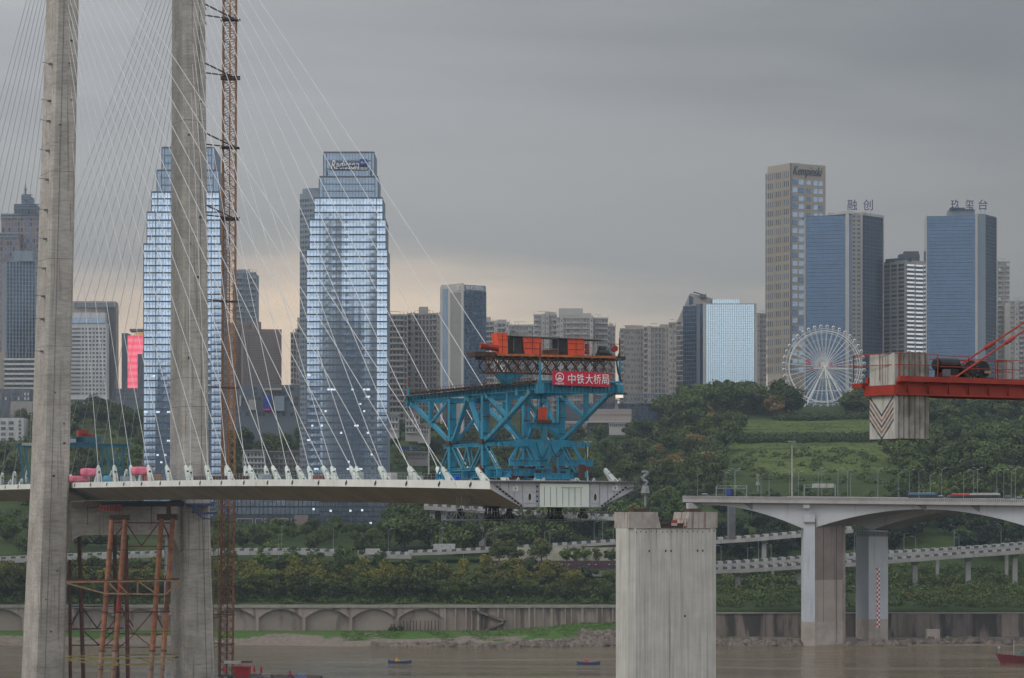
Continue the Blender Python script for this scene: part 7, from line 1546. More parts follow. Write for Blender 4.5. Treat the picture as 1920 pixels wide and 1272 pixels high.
b_.block(XY(80, Y), XY(200, Y), 85, Z(606, Y), 10, M_bwh, 'front_block'); b_.block(XY(80, Y+2), XY(197, Y+2), Z(607, Y), Z(586, Y), 8, M_bwh, 'roof_storey'); mb = MB(); mb.prism([P(80, 606, Y-.5), P(197, 606, Y-.5), P(197, 596, Y+1.6), P(80, 596, Y+1.6)], (0, .3, 0)); mb.build('sloped_glass', G_rad2, b_.t)
wins(b_.t, XY(152, Y), XY(199, Y), Z(742, Y), Z(613, Y), 7, 17, .58, .5, [G_dk, G_md, G_dk], .12, each=True); wins(b_.t, XY(80, Y), XY(152, Y), Z(742, Y), Z(613, Y), 3, 17, .94, .48, [G_dk, G_md], .15, each=True)
b_.block(XY(100, Y-4), XY(205, Y-4), 85, Z(752, Y), 8, M_bwh, 'podium'); bands(b_.t, XY(100, Y-4.3), XY(205, Y-4.3), Z(772, Y), Z(752, Y), 2, .45, .3, G_dk, 'window_band')
b_ = BLD('pink_screen_tower', 'tower with a glowing pink facade between grey side walls', 'skyscraper', 1800, None, 250); Y = 1800
b_.block(XY(228, Y), XY(239, Y), 90, Z(625, Y), 18, M_dkb); b_.block(XY(258, Y), XY(272, Y), 90, Z(664, Y), 18, M_dkb); b_.block(XY(239, Y+3), XY(272, Y+3), 90, Z(629, Y), 18, M_dkb)
M_pkl = emat('pink_screen', (.95, .13, .20), .62); M_pkl2 = emat('pink_screen_pale', (.95, .22, .29), .68)
for j in range(16): mb = MB(); mb.aabb(X(239, Y), X(271, Y), Y+.3+(.1 if j % 2 else 0), Y+3, Z(728-j*6.18, Y)+.02, Z(728-(j+1)*6.18, Y)-.02); mb.build('screen_band', M_pkl if j % 2 else M_pkl2, b_.t)
mb = MB(); mb.aabb(X(254, Y), X(272, Y), Y+.5, Y+3, Z(629, Y), Z(623.5, Y)); mb.build('orange_top', emat('orange_screen', (.9, .45, .15), .5), b_.t); mb = MB(); mb.box(P(262, 620, Y), (X(280, Y)-X(263, Y), 0, 0), (0, 5, 0), (0, 0, .7)); mb.tube(P(246, 622, Y), P(258, 621, Y), .8, 6); mb.build('roof_disc', M_dkb, b_.t)
b_ = BLD('dark_block', 'low dark block below the pink tower', 'building', 1650, None, 240); b_.block(XY(217, 1650), XY(275, 1650), 80, Z(729, 1650), 20, M_dkb); wins(b_.t, XY(217, 1650), XY(275, 1650), Z(752, 1650), Z(730, 1650), 14, 3, .6, .5, [G_dk, G_md])
# old low apartment houses on the slope
for (a, c, yt, yb, Y, mt, nb, nr, lb, pent) in ((455, 497, 846, 890, 1290, M_bwh, 6, 4, 'pale old apartment house with balconies just right of the rusty mast', 1), (497, 575, 848, 892, 1296, M_apt2, 9, 4, 'grey old apartment house with a roof shed beside the signed skyscraper', 1), (722, 747, 778, 806, 1350, M_bwh, 4, 2, 'white blank-walled house right of the signed skyscraper', 0), (760, 786, 776, 812, 1345, M_apt3, 4, 3, 'small pale house with dark openings below the beige apartments', 1), (783, 806, 797, 815, 1330, M_apt3, 4, 2, 'tiny pale villa beside a thin mast light', 1), (764, 801, 849, 858, 1250, M_apt2, 8, 1, 'low grey roadside shed behind the last stay cables', 0)):
    q = BLD('old_apartment_house', lb, 'house', Y, None, (a+c)/2); q.block(XY(a, Y), XY(c, Y), Z(yb+16, Y), Z(yt, Y), 10, mt)
    wins(q.t, XY(a+.5, Y), XY(c-.5, Y), Z(yb, Y), Z(yt+2, Y), nb, nr, .55, .5, [G_dk, G_md, G_dk], .12, each=True); bands(q.t, XY(a, Y), XY(c, Y), Z(yb, Y), Z(yt+2, Y), nr, .12, .6, mt, 'balcony_slab')
    mb = MB(); mb.aabb(X(a, Y)-.6, X(c, Y)+.6, Y-1, Y+10.5, Z(yt, Y), Z(yt, Y)+.5); mb.build('roof', M_conc, q.t)
    if pent: mb = MB(); m_ = (a*.4+c*.6); mb.aabb(X(m_-6, Y), X(m_+8, Y), Y+1, Y+5, Z(yt, Y)+.5, Z(yt-4, Y)); mb.build('roof_shed', pmat('shed_brown', (.2, .13, .09), None, 1, .9), q.t)
bb = thing('billboard', 'blue roadside billboard behind the last stay cables', 'billboard', tuple(P(767, 850, 1262)))
mb = MB(); mb.aabb(X(749, 1262), X(767, 1262), 1262, 1262.4, Z(843, 1262), Z(837.5, 1262)); mb.aabb(X(775, 1262), X(782, 1262), 1262, 1262.4, Z(844, 1262), Z(837.5, 1262)); mb.build('panel', M_bsign, bb); mb = MB()
for px in (750, 760, 770, 780): mb.beam(P(px, 852, 1262.6), P(px, 840, 1262.6), .3, .3)
mb.beam(P(749, 843, 1262.6), P(782, 843, 1262.6), .25, .25); mb.build('frame', M_lamp, bb)

# ------------------------------------------------------------ towers on the near bank behind the viewpoint, which the glass facades mirror
r = random.Random(3); M_nb = pmat('near_bank_tower', (.035, .065, .11), (.025, .045, .08), .03, .8)
for i, (x, wd, h) in enumerate([(a_, b2_*1.2, c2_*1.2) for a_, b2_, c2_ in ((-470, 60, 120), (-395, 40, 160), (-345, 30, 185), (-310, 26, 150), (-205, 26, 235), (-178, 20, 212), (-152, 24, 178), (-124, 20, 160), (-60, 50, 120), (20, 45, 140), (90, 50, 110), (170, 60, 150), (260, 60, 130), (350, 70, 190), (450, 60, 170), (560, 80, 150))]):
    mb = MB(); y0 = -600-r.uniform(0, 30); mb.aabb(x, x+wd, y0-25, y0, 15, h*.8); mb.aabb(x+wd*.08, x+wd*.92, y0-22, y0, h*.8, h*.95); mb.aabb(x+wd*.3, x+wd*.6, y0-18, y0-4, h*.95, h)
    t_ = thing('near_bank_tower', 'grey tower on the near bank behind the viewpoint, %s of the row' % nth(i), 'apartment block', (x+wd/2, y0, 15), 'towers on the near bank behind the viewpoint'); mb.build('wall', M_nb, t_); wins(t_, (x+1, y0), (x+wd-1, y0), 18, h*.78, max(3, int(wd/4)), int(h*.78/4), .5, .5, [G_md, G_dk, G_dk], .1)

# ------------------------------------------------------------ ferris wheel
Y = 1500; HUBP = P(1545, 688, Y); Rr = 71.5/FOC*Y
fwl = thing('ferris_wheel', 'white ferris wheel with cabins on the wooded hilltop in front of blue glass towers', 'ferris wheel', (HUBP.x, Y, Z(762, Y)))
M_fw = pmat('wheel_white', (.72, .72, .69), (.66, .66, .63), .5, .5); M_fw2 = pmat('wheel_grey', (.66, .66, .64), (.60, .60, .58), .5, .5)
def ringm(rad, y, th, n=72, mat=M_fw, nm='rim'):
    mb = MB()
    for k in range(n): a0, a1 = 2*PI*k/n, 2*PI*(k+1)/n; mb.beam(HUBP+Vector((rad*math.cos(a0), y, rad*math.sin(a0))), HUBP+Vector((rad*math.cos(a1), y, rad*math.sin(a1))), th, th)
    mb.build(nm, mat, fwl)
ringm(Rr*.935, -2.2, .42); ringm(Rr*.90, 2.2, .36); ringm(Rr, 0, .24); ringm(Rr*.72, -1.6, .12, 48, M_fw2, 'inner_ring'); ringm(Rr*.50, -1.2, .1, 40, M_fw2, 'inner_ring'); ringm(Rr*.25, -1.0, .1, 24, M_fw2, 'inner_ring')
NS = 40
for k in range(NS):
    an = 2*PI*(k+.5)/NS; ca, sa = math.cos(an), math.sin(an); mb = MB()
    for y_ in (-2.2, 2.2): mb.beam(HUBP+Vector((ca*1.2, y_*.9, sa*1.2)), HUBP+Vector((ca*Rr*.935, y_, sa*Rr*.935)), .2, .2)
    mb.beam(HUBP+Vector((ca*Rr*.92, -2.2, sa*Rr*.92)), HUBP+Vector((ca*Rr*.92, 2.2, sa*Rr*.92)), .12, .12); mb.beam(HUBP+Vector((ca*Rr*.93, -2.2, sa*Rr*.93)), HUBP+Vector((ca*Rr*1.02, 0, sa*Rr*1.02)), .12, .12)
    mb.build('spoke', M_fw if k % 2 else M_fw2, fwl)
    c_ = HUBP+Vector((ca*Rr*1.055, 0, sa*Rr*1.055)); mb = MB(); mb.ball(c_, .86, 8, 6, (1, .8, 1.1)); cb = mb.build('cabin', M_fw, fwl, smooth=True); mb = MB(); mb.box(c_+Vector((0, -.62, .05)), (.42, 0, 0), (0, .12, 0), (0, 0, .42)); mb.build('cabin_window', G_dk, cb)
mb = MB(); mb.tube(HUBP-Vector((0, 4, 0)), HUBP+Vector((0, 4, 0)), .9, 12); mb.build('hub', M_fw, fwl)
for (px, py, y_, th) in ((1506, 765, -4.5, .55), (1512, 757, -4.5, .5), (1576, 735, -4.5, .45), (1562, 752, -4.8, .55), (1551, 766, -4.9, .5), (1530, 760, 4.5, .4), (1568, 735, 4.5, .35), (1502, 764, 4.5, .35), (1587, 765, -4.5, .5)):
    mb = MB(); mb.beam(HUBP+Vector((0, y_*.8, -.3)), P(px, py, Y)+Vector((0, y_, 0)), th, th); mb.build('support_leg', M_fw, fwl)
mb = MB()
for (a, b1, c_, d_) in ((1527, 733, 1570, 733), (1510, 754, 1562, 754), (1535, 709, 1556, 709)): mb.beam(P(a, b1, Y-4.7), P(c_, d_, Y-4.7), .35, .3)
mb.build('cross_tie', M_fw, fwl)
mb = MB(); mb.beam(P(1518, 691, Y-3.2), P(1590, 692, Y-3.2), .3, .5); mb.build('sign_frame', M_fw2, fwl)
for i, (ch, px, py, s_) in enumerate((('重', 1516, 679, 9.5), ('庆', 1522, 693, 8), ('洋', 1536, 685, 7), ('人', 1547, 685, 7), ('美', 1558, 685, 7.5), ('水', 1570, 685, 7.5), ('广', 1583, 684, 9), ('山', 1594, 686, 6))): lettering(ch, P(px, py, Y-3.6), (1, 0, 0), UZ, s_/FOC*Y, s_*1.1/FOC*Y, M_txtred, fwl, .15, name='letter')

# ------------------------------------------------------------ boats
def person_fig(parent_loc, h, mat, label, hat=None):
    """seated figure in one skin: hips, torso, shoulders, neck and head as one lofted body, legs forward"""
    c_ = Vector(parent_loc); mb = MB(); prof = [(0, .30, .24), (.10, .33, .27), (.28, .27, .21), (.46, .30, .2), (.60, .25, .17), (.66, .09, .09), (.70, .09, .1), (.76, .125, .14), (.86, .14, .155), (.95, .10, .11), (1.0, .02, .02)]
    n = 10; 
    for z, rx, ry in prof:
        for i in range(n): a = 2*PI*i/n; mb.v.append(tuple(c_+Vector((rx*math.cos(a), ry*math.sin(a), z))*h))
    for j in range(len(prof)-1):
        for i in range(n): mb.f.append((j*n+i, j*n+(i+1) % n, (j+1)*n+(i+1) % n, (j+1)*n+i)); mb.m.append(1 if j > 4 else 0)
    mb.f.append(tuple(range(n))[::-1]); mb.m.append(0)
    for sg in (-1, 1):
        mb.tube(c_+Vector((.1, sg*.12, .08))*h, c_+Vector((.5, sg*.14, .2))*h, .10*h, 6, .08*h); mb.tube(c_+Vector((.5, sg*.14, .2))*h, c_+Vector((.55, sg*.14, -.12))*h, .075*h, 6, .05*h); mb.tube(c_+Vector((.02, sg*.27, .52))*h, c_+Vector((.3, sg*.22, .32))*h, .06*h, 6, .045*h)
    o = mb.build('person', [mat, pmat('skin', (.35, .2, .13), None, 1, .6)], org=tuple(c_), smooth=True); tag(o, label, 'person'); return o
def boat(px0, px1, pyw, Y, label, hull, rz=0.0):
    a, c_ = X(px0, Y), X(px1, Y); ln = c_-a; ctr = Vector(((a+c_)/2, Y, 0)); bt_ = thing('rowing_boat', label, 'boat', tuple(ctr)); n = 12; outer, inner = [], []
    mb = MB(); sec = []
    for k in range(n+1):
        u = -1+2*k/n; hw2 = .75*(1-abs(u)**3.2)+.06; shr = .55+.38*abs(u)**2.2; x = u*ln/2
        sec.append([ctr+Vector((x, -hw2, shr)), ctr+Vector((x*.96, -hw2*.75, -.1)), ctr+Vector((x*.96, hw2*.75, -.1)), ctr+Vector((x, hw2, shr)), ctr+Vector((x*.97, hw2*.88, shr)), ctr+Vector((x*.94, hw2*.6, .12)), ctr+Vector((x*.94, -hw2*.6, .12)), ctr+Vector((x*.97, -hw2*.88, shr))])
    for s0 in sec: mb.v += [tuple(p) for p in s0]
    for k in range(n):
        for i in range(8): mb.f.append((k*8+i, k*8+(i+1) % 8, (k+1)*8+(i+1) % 8, (k+1)*8+i)); mb.m.append(0)
    mb.f.append(tuple(range(8))[::-1]); mb.f.append(tuple(n*8+i for i in range(8))); mb.m += [0, 0]
    mb.build('hull', hull, bt_); mb = MB()
    for u in (-.45, .05, .5): mb.aabb(ctr.x+u*ln/2-.12, ctr.x+u*ln/2+.12, Y-.6, Y+.6, .40, .46)
    mb.build('thwart', M_rust, bt_); return bt_, ctr, ln
Mh = pmat('boat_blue', (.05, .09, .19), (.04, .07, .15), 1, .5)
bt_, ct_, ln_ = boat(727, 772, 1244, 774, 'blue rowing boat on the river with a figure in yellow', Mh); person_fig(ct_+Vector((-.8, 0, .46)), 1.25, pmat('yellow_coat', (.75, .36, .03), (.65, .3, .03), 1, .8), 'person in a yellow-orange cape sitting in the blue boat')
bt_, ct_, ln_ = boat(1081, 1126, 1246, 768, 'blue rowing boat beside the lone pier with a figure in red', Mh); person_fig(ct_+Vector((-.6, 0, .46)), 1.25, pmat('red_coat', (.6, .05, .04), (.5, .05, .04), 1, .8), 'person in a red jacket sitting in the boat beside the lone pier')
YS = 775; sh = thing('red_ship', 'red-hulled work ship cut off by the picture edge', 'ship', (X(1900, YS), YS, 0)); sec = []
mb = MB(); x0_, x1_ = X(1866, YS), X(1866, YS)+26; n = 14
for k in range(n+1):
    u = k/n; hw2 = 2.6*min(1, (u*5)**.7+.02) if u < .2 else 2.6; x = x0_+(x1_-x0_)*u; fl = 1.5*(1-min(1, u*4)); dk = 2.7-.9*min(1, u*3)
    sec.append([Vector((x, YS-hw2, dk)), Vector((x+fl*1.0, YS-hw2*.7, .0)), Vector((x+fl*1.1, YS-hw2*.5, -.6)), Vector((x+fl*1.1, YS+hw2*.5, -.6)), Vector((x+fl, YS+hw2*.7, 0)), Vector((x, YS+hw2, dk))])
for s0 in sec: mb.v += [tuple(p) for p in s0]
for k in range(n):
    for i in range(6): mb.f.append((k*6+i, k*6+(i+1) % 6, (k+1)*6+(i+1) % 6, (k+1)*6+i)); mb.m.append(0)
mb.f.append(tuple(range(6))[::-1]); mb.f.append(tuple(n*6+i for i in range(6))); mb.m += [0, 0]
hull = mb.build('hull', pmat('ship_red', (.20, .03, .035), (.14, .025, .03), .8, .5), sh)
mb = MB()
for k in range(12): x = x0_+.4+k*.9; mb.beam((x, YS-1.6, 2.2), (x, YS-1.6, 3.1), .05, .05)
mb.beam((x0_+.4, YS-1.6, 3.1), (x0_+10, YS-1.6, 3.0), .05, .05); mb.build('railing', M_lamp, sh, kind='stuff')
mb = MB(); mb.tube((X(1901, YS), YS, 1.8), (X(1901, YS), YS, Z(1202, YS)), .12, 6); mb.tube((X(1873, YS), YS, 2), (X(1873, YS), YS, Z(1213, YS)), .06, 5); mb.box((X(1873, YS), YS, Z(1214, YS)), (.3, 0, 0), (0, .2, 0), (0, 0, .3)); mb.build('mast', M_barw, sh)
mb = MB(); a = X(1906, YS); mb.hexa([(a, YS-2, 1.8), (a+9, YS-2, 1.8), (a+9, YS+2, 1.8), (a, YS+2, 1.8), (a+1.4, YS-1.6, 3.6), (a+9, YS-1.6, 4.2), (a+9, YS+1.6, 4.2), (a+1.4, YS+1.6, 3.6)]); mb.build('tarpaulin', pmat('ship_green', (.07, .11, .085), (.10, .13, .10), 1, .8), sh)
# ------------------------------------------------------------ trees and shrubs
NR = np.random.default_rng(5)
def leaf_mesh(name, cen, rad, k, size, mats, yel=None, outward=.6, shell=.45):
    """leaf-sized quads scattered through ellipsoids; yel = (z above which, chance) of the second material"""
    cen = np.repeat(np.asarray(cen, float), k, 0); rad = np.repeat(np.asarray(rad, float), k, 0); n = len(cen)
    d = NR.normal(size=(n, 3)); d /= np.linalg.norm(d, axis=1)[:, None]; r = NR.random(n)**shell
    p = cen+d*rad*r[:, None]
    nv = d*outward+NR.normal(size=(n, 3))*.45; nv[:, 2] += .25; nv /= np.linalg.norm(nv, axis=1)[:, None]
    a = np.cross(nv, NR.normal(size=(n, 3))); a /= np.linalg.norm(a, axis=1)[:, None]; b = np.cross(nv, a); s = size*(.6+.8*NR.random(n))[:, None]
    v = np.stack([p-a*s-b*s*.6, p+a*s*.9-b*s*.5, p+a*s+b*s*.6, p-a*s*.8+b*s*.7], 1).reshape(-1, 3)
    me = bpy.data.meshes.new(name); me.vertices.add(4*n); me.vertices.foreach_set('co', v.ravel()); me.loops.add(4*n); me.loops.foreach_set('vertex_index', np.arange(4*n)); me.polygons.add(n); me.polygons.foreach_set('loop_start', np.arange(n)*4); 
    for m in mats: me.materials.append(m)
    if yel is not None: me.polygons.foreach_set('material_index', ((p[:, 2] > yel[0]+NR.normal(size=n)*yel[2]) & (NR.random(n) < yel[1])).astype(np.int32))
    me.update(calc_edges=True); me.validate(); return me
F_dk = leafmat('leaves_dark', [(.032, .056, .020), (.052, .08, .026), (.075, .10, .03)]); F_md = leafmat('leaves_mid', [(.06, .092, .024), (.09, .122, .032), (.125, .148, .038)]); F_lt = leafmat('leaves_light', [(.05, .09, .02), (.08, .13, .03), (.10, .15, .035)])
F_yel = leafmat('leaves_yellow', [(.20, .165, .022), (.12, .13, .022), (.27, .19, .03)], .2); F_och = leafmat('leaves_ochre', [(.24, .18, .06), (.17, .145, .045), (.29, .21, .07)], .2); F_brn = leafmat('leaves_brown', [(.13, .08, .04), (.09, .07, .03), (.15, .1, .05)], .2)
def tree_kind(name, H, Rr_, nl, k, size, mats, yel=None, seed=0, tall=1.0):
    r = random.Random(seed); out = []
    for v in range(4):
        cen, rad = [], []
        for i in range(nl):
            a = r.uniform(0, 2*PI); q = r.uniform(.15, .85)*Rr_; z = H*(.36+.56*r.random()*(1-q/Rr_*.5)); rr = Rr_*r.uniform(.20, .48); cen.append((math.cos(a)*q, math.sin(a)*q, z)); rad.append((rr, rr, rr*.78*tall))
        cen.append((0, 0, H*.62)); rad.append((Rr_*.62, Rr_*.62, H*.30)); cen.append((0, 0, H*.36)); rad.append((Rr_*.55, Rr_*.55, H*.22))
        top = max(c[2]+q[2] for c, q in zip(cen, rad))
        me = leaf_mesh('crown', cen, rad, k, size, mats, None if yel is None else (top-H*yel[0], yel[1], H*.09))
        mb = MB(); mb.tube((0, 0, -1.5), (0, 0, H*.3), H*.028, 6, H*.02)
        tip = (r.uniform(-.4, .4), r.uniform(-.4, .4), H*.62); mb.tube((0, 0, H*.3), tip, H*.02, 5, H*.008)
        for i in range(4): a = r.uniform(0, 2*PI); mb.tube((0, 0, H*(.25+.08*i)), (math.cos(a)*Rr_*.5, math.sin(a)*Rr_*.5, H*(.45+.08*i)), H*.012, 4, H*.004)
        out.append((me, mb.mesh('trunk', M_bark_t)))
    return [name, out]
K_gold = tree_kind('golden_rain_tree', 12, 5.6, 14, 190, .30, [F_md, F_yel], (.34, .62), 1)
K_goldg = tree_kind('golden_rain_tree', 12, 5.6, 14, 190, .30, [F_md, F_yel], (.22, .35), 2)
K_emb = tree_kind('embankment_tree', 11, 5.4, 14, 190, .30, [F_dk, F_md], (.40, .5), 3)
K_hill = tree_kind('hillside_tree', 11.5, 6.4, 17, 120, .40, [F_dk, F_md], (.35, .5), 4)
K_hilll = tree_kind('hillside_tree', 10.5, 6.0, 16, 120, .40, [F_md, F_lt], (.35, .5), 5)
F_shade = leafmat('leaves_shade_dark', [(.012, .026, .016), (.02, .038, .018), (.03, .05, .02)])  # the deep shade under the bridge is put into these leaf colours
K_shade = tree_kind('shaded_tree', 11, 6.0, 14, 120, .40, [F_shade, F_dk], (.25, .4), 14)
K_lt2 = tree_kind('young_tree', 9, 3.6, 9, 120, .32, [F_lt, F_lt], None, 9)
K_och = tree_kind('ochre_tree', 8, 5.0, 12, 120, .42, [F_och, F_och], None, 6)
K_brn = tree_kind('russet_tree', 9, 4.4, 10, 120, .42, [F_brn, F_och], (.3, .4), 7)
K_lt = tree_kind('young_tree', 9, 3.6, 9, 120, .32, [F_lt, F_md], (.3, .3), 8)
NT = {}
def plant(kind, x, y, s, label, group, zoff=0.0, sz=None, name=None):
    name, vs = (name or kind[0]), kind[1]; me, tk = vs[RND.randrange(4)]; NT[name] = NT.get(name, 0)+1
    o = bpy.data.objects.new(name, None); C.objects.link(o); o.location = (x, y, terr(x, y)+zoff); o.rotation_euler = (0, 0, RND.uniform(0, 2*PI)); o.scale = (s, s, (sz or s)); o['label'] = label; o['category'] = 'tree'; o['group'] = group
    for nm, m_ in (('trunk', tk), ('crown', me)): c_ = bpy.data.objects.new(nm, m_); C.objects.link(c_); c_.parent = o
    return o
def scatter(n, px0, px1, Y0, Y1, dmin, ok=None, tries=14):
    pts = []; cell = {}
    for _ in range(n*tries):
        if len(pts) >= n: break
        Y = RND.uniform(Y0, Y1); px = RND.uniform(px0, px1); x = X(px, Y)
        if ok and not ok(px, Y, 965-5400*(terr(x, Y)-40)/Y): continue
        k = (int(x//dmin), int(Y//dmin))
        if any((x-a)**2+(Y-b_)**2 < dmin*dmin for i in (-1, 0, 1) for j in (-1, 0, 1) for a, b_ in cell.get((k[0]+i, k[1]+j), ())): continue
        cell.setdefault(k, []).append((x, Y)); pts.append((px, x, Y))
    return pts
WROW = ['front', 'middle', 'back']
GA = 'yellow-topped trees along the river embankment'
def cap(px):   # tree tops stay under the road beside the lone pier
    return 1.0 if px < 960 else max(.62, 1-(px-960)/200*.42)
for row, (Yr, s0, st) in enumerate(((936, .80, 36), (953, .95, 40), (972, 1.03, 42))):
    px = -70+row*17; kn = [0, 0]
    while px < 1175:
        s_ = s0*RND.uniform(.85, 1.12)*cap(px); kd = K_gold if (row > 0 and RND.random() < .5) else (K_goldg if row > 0 and RND.random() < .5 else K_emb)
        if px > 1080: kd = K_emb
        e_ = kd is K_emb; kn[e_] += 1; plant(kd, X(px, Yr), Yr+RND.uniform(-4, 4), s_, '%s quay embankment tree, %s of its kind in the %s row' % ('dark green' if e_ else 'yellow-topped', nth(kn[e_]-1), WROW[row]), GA if kd is not K_emb else 'dark green trees along the river embankment')
        px += st*RND.uniform(.75, 1.2)
GB = 'dark trees between the riverside viaduct and the glass podium'
for px, x, Y in scatter(150, -60, 1170, 1056, 1160, 6.0): plant(K_hill if RND.random() < .75 else K_hilll, x, Y, (RND.uniform(.42, .56) if Y > 1085 else RND.uniform(.5, .7)) if px < 735 else RND.uniform(.95, 1.35), 'dark green tree between the riverside viaduct and the glass podium', GB, name='podium_tree')
for px, x, Y in scatter(12, 430, 740, 1008, 1020, 9): plant(K_lt, x, Y, RND.uniform(.9, 1.2), 'slender light green tree in front of the riverside viaduct barrier', 'slender trees in front of the riverside viaduct')
for kk, px in enumerate((936, 960, 1015, 1062, 1078, 1098, 1118, 1147)): plant(K_goldg if px < 1030 else K_lt, X(px, 1026), 1026, RND.uniform(.7, .9), 'small bushy tree in front of the beige retaining wall, %s towards the lone pier' % ORD[kk], 'small trees before the beige retaining wall', 2.0)
plant(K_lt2, X(1262, 1030), 1030, 1.1, 'smaller light green tree top in the notch of the lone pier', 'light green trees behind the lone pier', 10.5); plant(K_lt2, X(1277, 1029), 1029, 1.5, 'light green tree top showing above the notch of the lone pier', 'light green trees behind the lone pier', 10.5)
GC = 'dark trees under and behind the white road bridge'
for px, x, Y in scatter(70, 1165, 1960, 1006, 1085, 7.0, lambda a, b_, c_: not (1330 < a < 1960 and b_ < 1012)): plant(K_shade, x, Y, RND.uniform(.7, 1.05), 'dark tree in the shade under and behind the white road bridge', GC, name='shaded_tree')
GD = 'dense trees on the hill left of the pylon and behind the cables'
for px, x, Y in scatter(120, -60, 600, 1225, 1620, 7.0, lambda a, b_, c_: not (440 < a < 590 and 1270 < b_ < 1320) and not (-60 < a < 60 and b_ > 1350 and b_ < 1440)): plant(K_hill if RND.random() < .8 else K_hilll, x, Y, RND.uniform(.85, 1.15), 'dense green tree on the slope left of the signed glass skyscraper', GD, name='city_slope_tree')
GE = 'trees on the slope between the skyscraper and the blue gantry'
for px, x, Y in scatter(70, 722, 1165, 1170, 1430, 7.5, lambda a, b_, c_: not (720 < a < 812 and 1240 < b_ < 1360) and not (1130 < a and b_ > 1405)): plant(K_hill if RND.random() < .7 else K_hilll, x, Y, RND.uniform(.75, 1.05), 'green tree on the slope behind the blue lifting gantry', GE, name='slope_tree')
def okr(a, b_, py):
    if 1365 < a < 1665 and 830 < py < 930: return False
    if 1388 < a < 1640 and 781 < py < 836: return False
    if 1460 < a < 1640 and 1395 < b_ < 1500 and py > 757: return a < 1490 or a > 1590
    if a < 1250 and b_ > 1430: return False
    if 1490 < a < 1600 and b_ > 1480: return False
    return True
GF = 'dense trees covering the hill with the ferris wheel'
for px, x, Y in scatter(285, 1165, 1970, 1090, 1560, 7.2, okr):
    py = 965-5400*(terr(x, Y)-40)/Y; och = 1175 < px < 1360 and 740 < py < 890
    if och and RND.random() < .42: plant(K_och, x, Y, RND.uniform(.6, .95), 'ochre-leaved tree low on the left flank of the ferris wheel hill', 'ochre trees on the flank of the ferris wheel hill')
    elif abs(px-1447) < 14 and py < 800: plant(K_brn, x, Y, 1.0, 'russet tree below the left edge of the ferris wheel', 'russet trees on the ferris wheel hill')
    else:
        sky_ = px < 1490 and Y > 1440; low_ = 1365 < px < 1665 and py >= 905; plant(K_hill if RND.random() < .62 else K_hilll, x, Y, RND.uniform(.35, .5) if low_ else RND.uniform(1.0, 1.45) if sky_ else RND.choice([RND.uniform(.6, .85), RND.uniform(.85, 1.25)]), 'dense green tree on the hill with the ferris wheel', GF)
plant(K_brn, X(1449, 1432), 1432, 1.35, 'large russet tree just left of the ferris wheel foot', 'russet trees on the ferris wheel hill'); plant(K_brn, X(1462, 1425), 1425, 1.0, 'smaller russet tree beside the ferris wheel foot', 'russet trees on the ferris wheel hill')
for px, Yq, sq in ((1590, 1440, .9), (1602, 1436, 1.2), (1616, 1440, 1.25), (1628, 1445, 1.1), (1497, 1446, .8), (1486, 1440, 1.0)): plant(K_hill, X(px, Yq), Yq, sq, 'rounded dark tree close to the foot of the ferris wheel', 'rounded trees at the ferris wheel foot')
# clipped hedge rows on the terraces and loose undergrowth
def bushes(name, pts, rmin, rmax, k, size, mats, label):
    cen, rad = [], []
    for x, y in pts: r_ = RND.uniform(rmin, rmax); cen.append((x, y, terr(x, y)+r_*.35)); rad.append((r_*1.2, r_*1.2, r_*.85))
    me = leaf_mesh(name, cen, rad, k, size, mats, (-99, .5, 1)); o = bpy.data.objects.new(name, me); C.objects.link(o); o['kind'] = 'stuff'; o['label'] = label
def ptsin(n, a, b_, y0, y1, ok=None):
    out = []
    while len(out) < n:
        Y = RND.uniform(y0, y1); px = RND.uniform(a, b_); x = X(px, Y)
        if ok and not ok(px, Y, 965-5400*(terr(x, Y)-40)/Y): continue
        out.append((x, Y))
    return out
bushes('hedge', ptsin(170, 1385, 1650, 1296, 1316)+ptsin(60, 1455, 1640, 1412, 1422), 2.2, 3.4, 120, .38, [F_dk, F_dk], 'dark hedge row between the two grass terraces')
bushes('undergrowth', ptsin(900, 1165, 1970, 1085, 1560, okr), 1.6, 3.4, 70, .42, [F_dk, F_md], 'green undergrowth between the hillside trees')
bushes('undergrowth', ptsin(70, 1375, 1665, 1150, 1262), 1.2, 2.6, 70, .4, [F_md, F_dk], 'scattered bushes on the grass terraces')
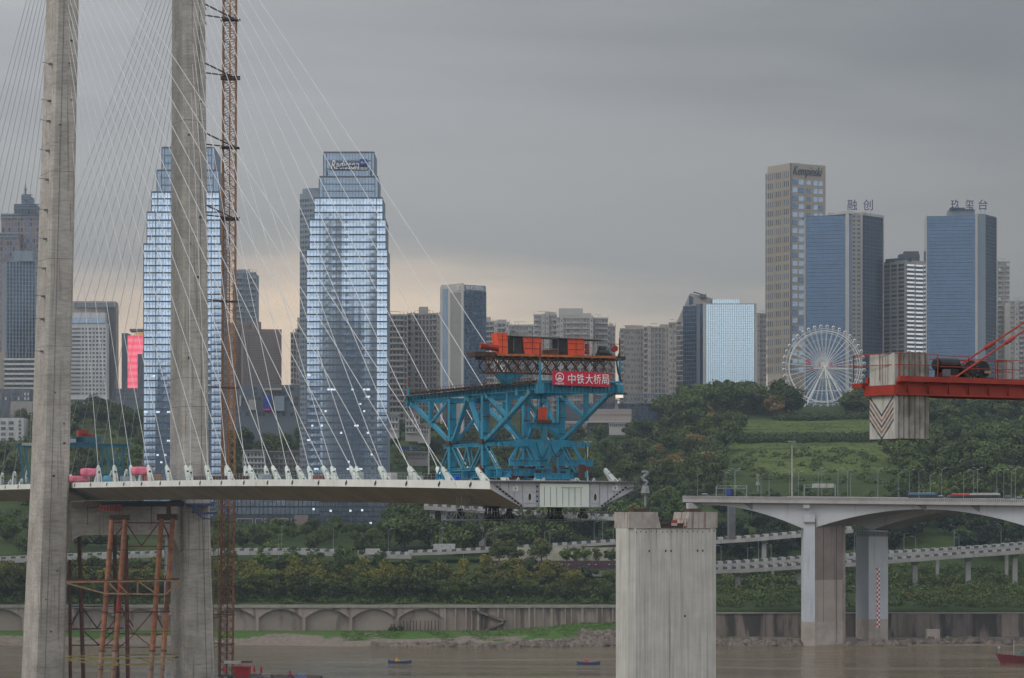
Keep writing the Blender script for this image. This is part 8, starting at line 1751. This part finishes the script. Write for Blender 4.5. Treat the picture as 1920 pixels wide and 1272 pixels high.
bushes('undergrowth', ptsin(600, -60, 1165, 1150, 1620, lambda a, b_, c_: a < 600 or b_ < 1420), 1.6, 3.2, 60, .45, [F_dk, F_md], 'green undergrowth on the slopes left of the hill')
bushes('undergrowth', ptsin(750, 1330, 1960, 914, 1010), .8, 2.4, 70, .28, [F_dk, F_md], 'dark shrubs on the slope above the stained quay'); bushes('undergrowth', ptsin(14, 1700, 1830, 925, 950), 1.2, 2.0, 90, .28, [F_yel, F_md], 'yellow-green shrubs on the slope above the stained quay')
bushes('undergrowth', ptsin(620, -60, 1175, 927.5, 990), .8, 2.2, 70, .28, [F_dk, F_md], 'low green growth along the top of the quay wall'); bushes('undergrowth', ptsin(16, 733, 752, 922.5, 925), .8, 1.4, 90, .25, [F_dk, F_md], 'dark bush hanging over the quay coping')
def tufts(name, n, a, b_, y0, y1, size, mats, label, ok=None):
    p = ptsin(n, a, b_, y0, y1, ok); cen = [(x, y, terr(x, y)+.05) for x, y in p]; me = leaf_mesh(name, cen, [(1.0, .6, .22)]*n, 14, size, mats, (-99, .5, 1), .2); o = bpy.data.objects.new(name, me); C.objects.link(o); o['kind'] = 'stuff'; o['label'] = label
F_gr = leafmat('grass_lush', [(.05, .13, .015), (.075, .17, .02), (.10, .2, .03)], .1)
tufts('grass', 1100, 640, 1170, 886, 922, .13, [F_gr, F_md], 'lush green grass on the foreshore below the quay', lambda a, b_, c_: terr(X(a, b_), b_)+1.6*math.sin(a*.021+b_*.05)*math.sin(a*.05) > 1.9)
tufts('grass', 900, 1375, 1665, 1175, 1400, .16, [F_lt, F_md], 'long grass on the hill terraces')

# ------------------------------------------------------------ haze
hz = MB(); hz.aabb(-2460, 2460, -3060, 3060, -4.2, 292); m = bpy.data.materials.new('haze'); m.use_nodes = True; t = m.node_tree; t.nodes.clear()
vp = N(t, 'ShaderNodeVolumePrincipled'); vp.inputs['Density'].default_value = .00012; vp.inputs['Color'].default_value = (.50, .58, .68, 1); vp.inputs['Anisotropy'].default_value = .2
mo = N(t, 'ShaderNodeOutputMaterial'); L(t, vp.outputs[0], mo.inputs['Volume']); hz.build('haze', m, kind='stuff')
print('trees', NT, 'objects', len(C.objects))
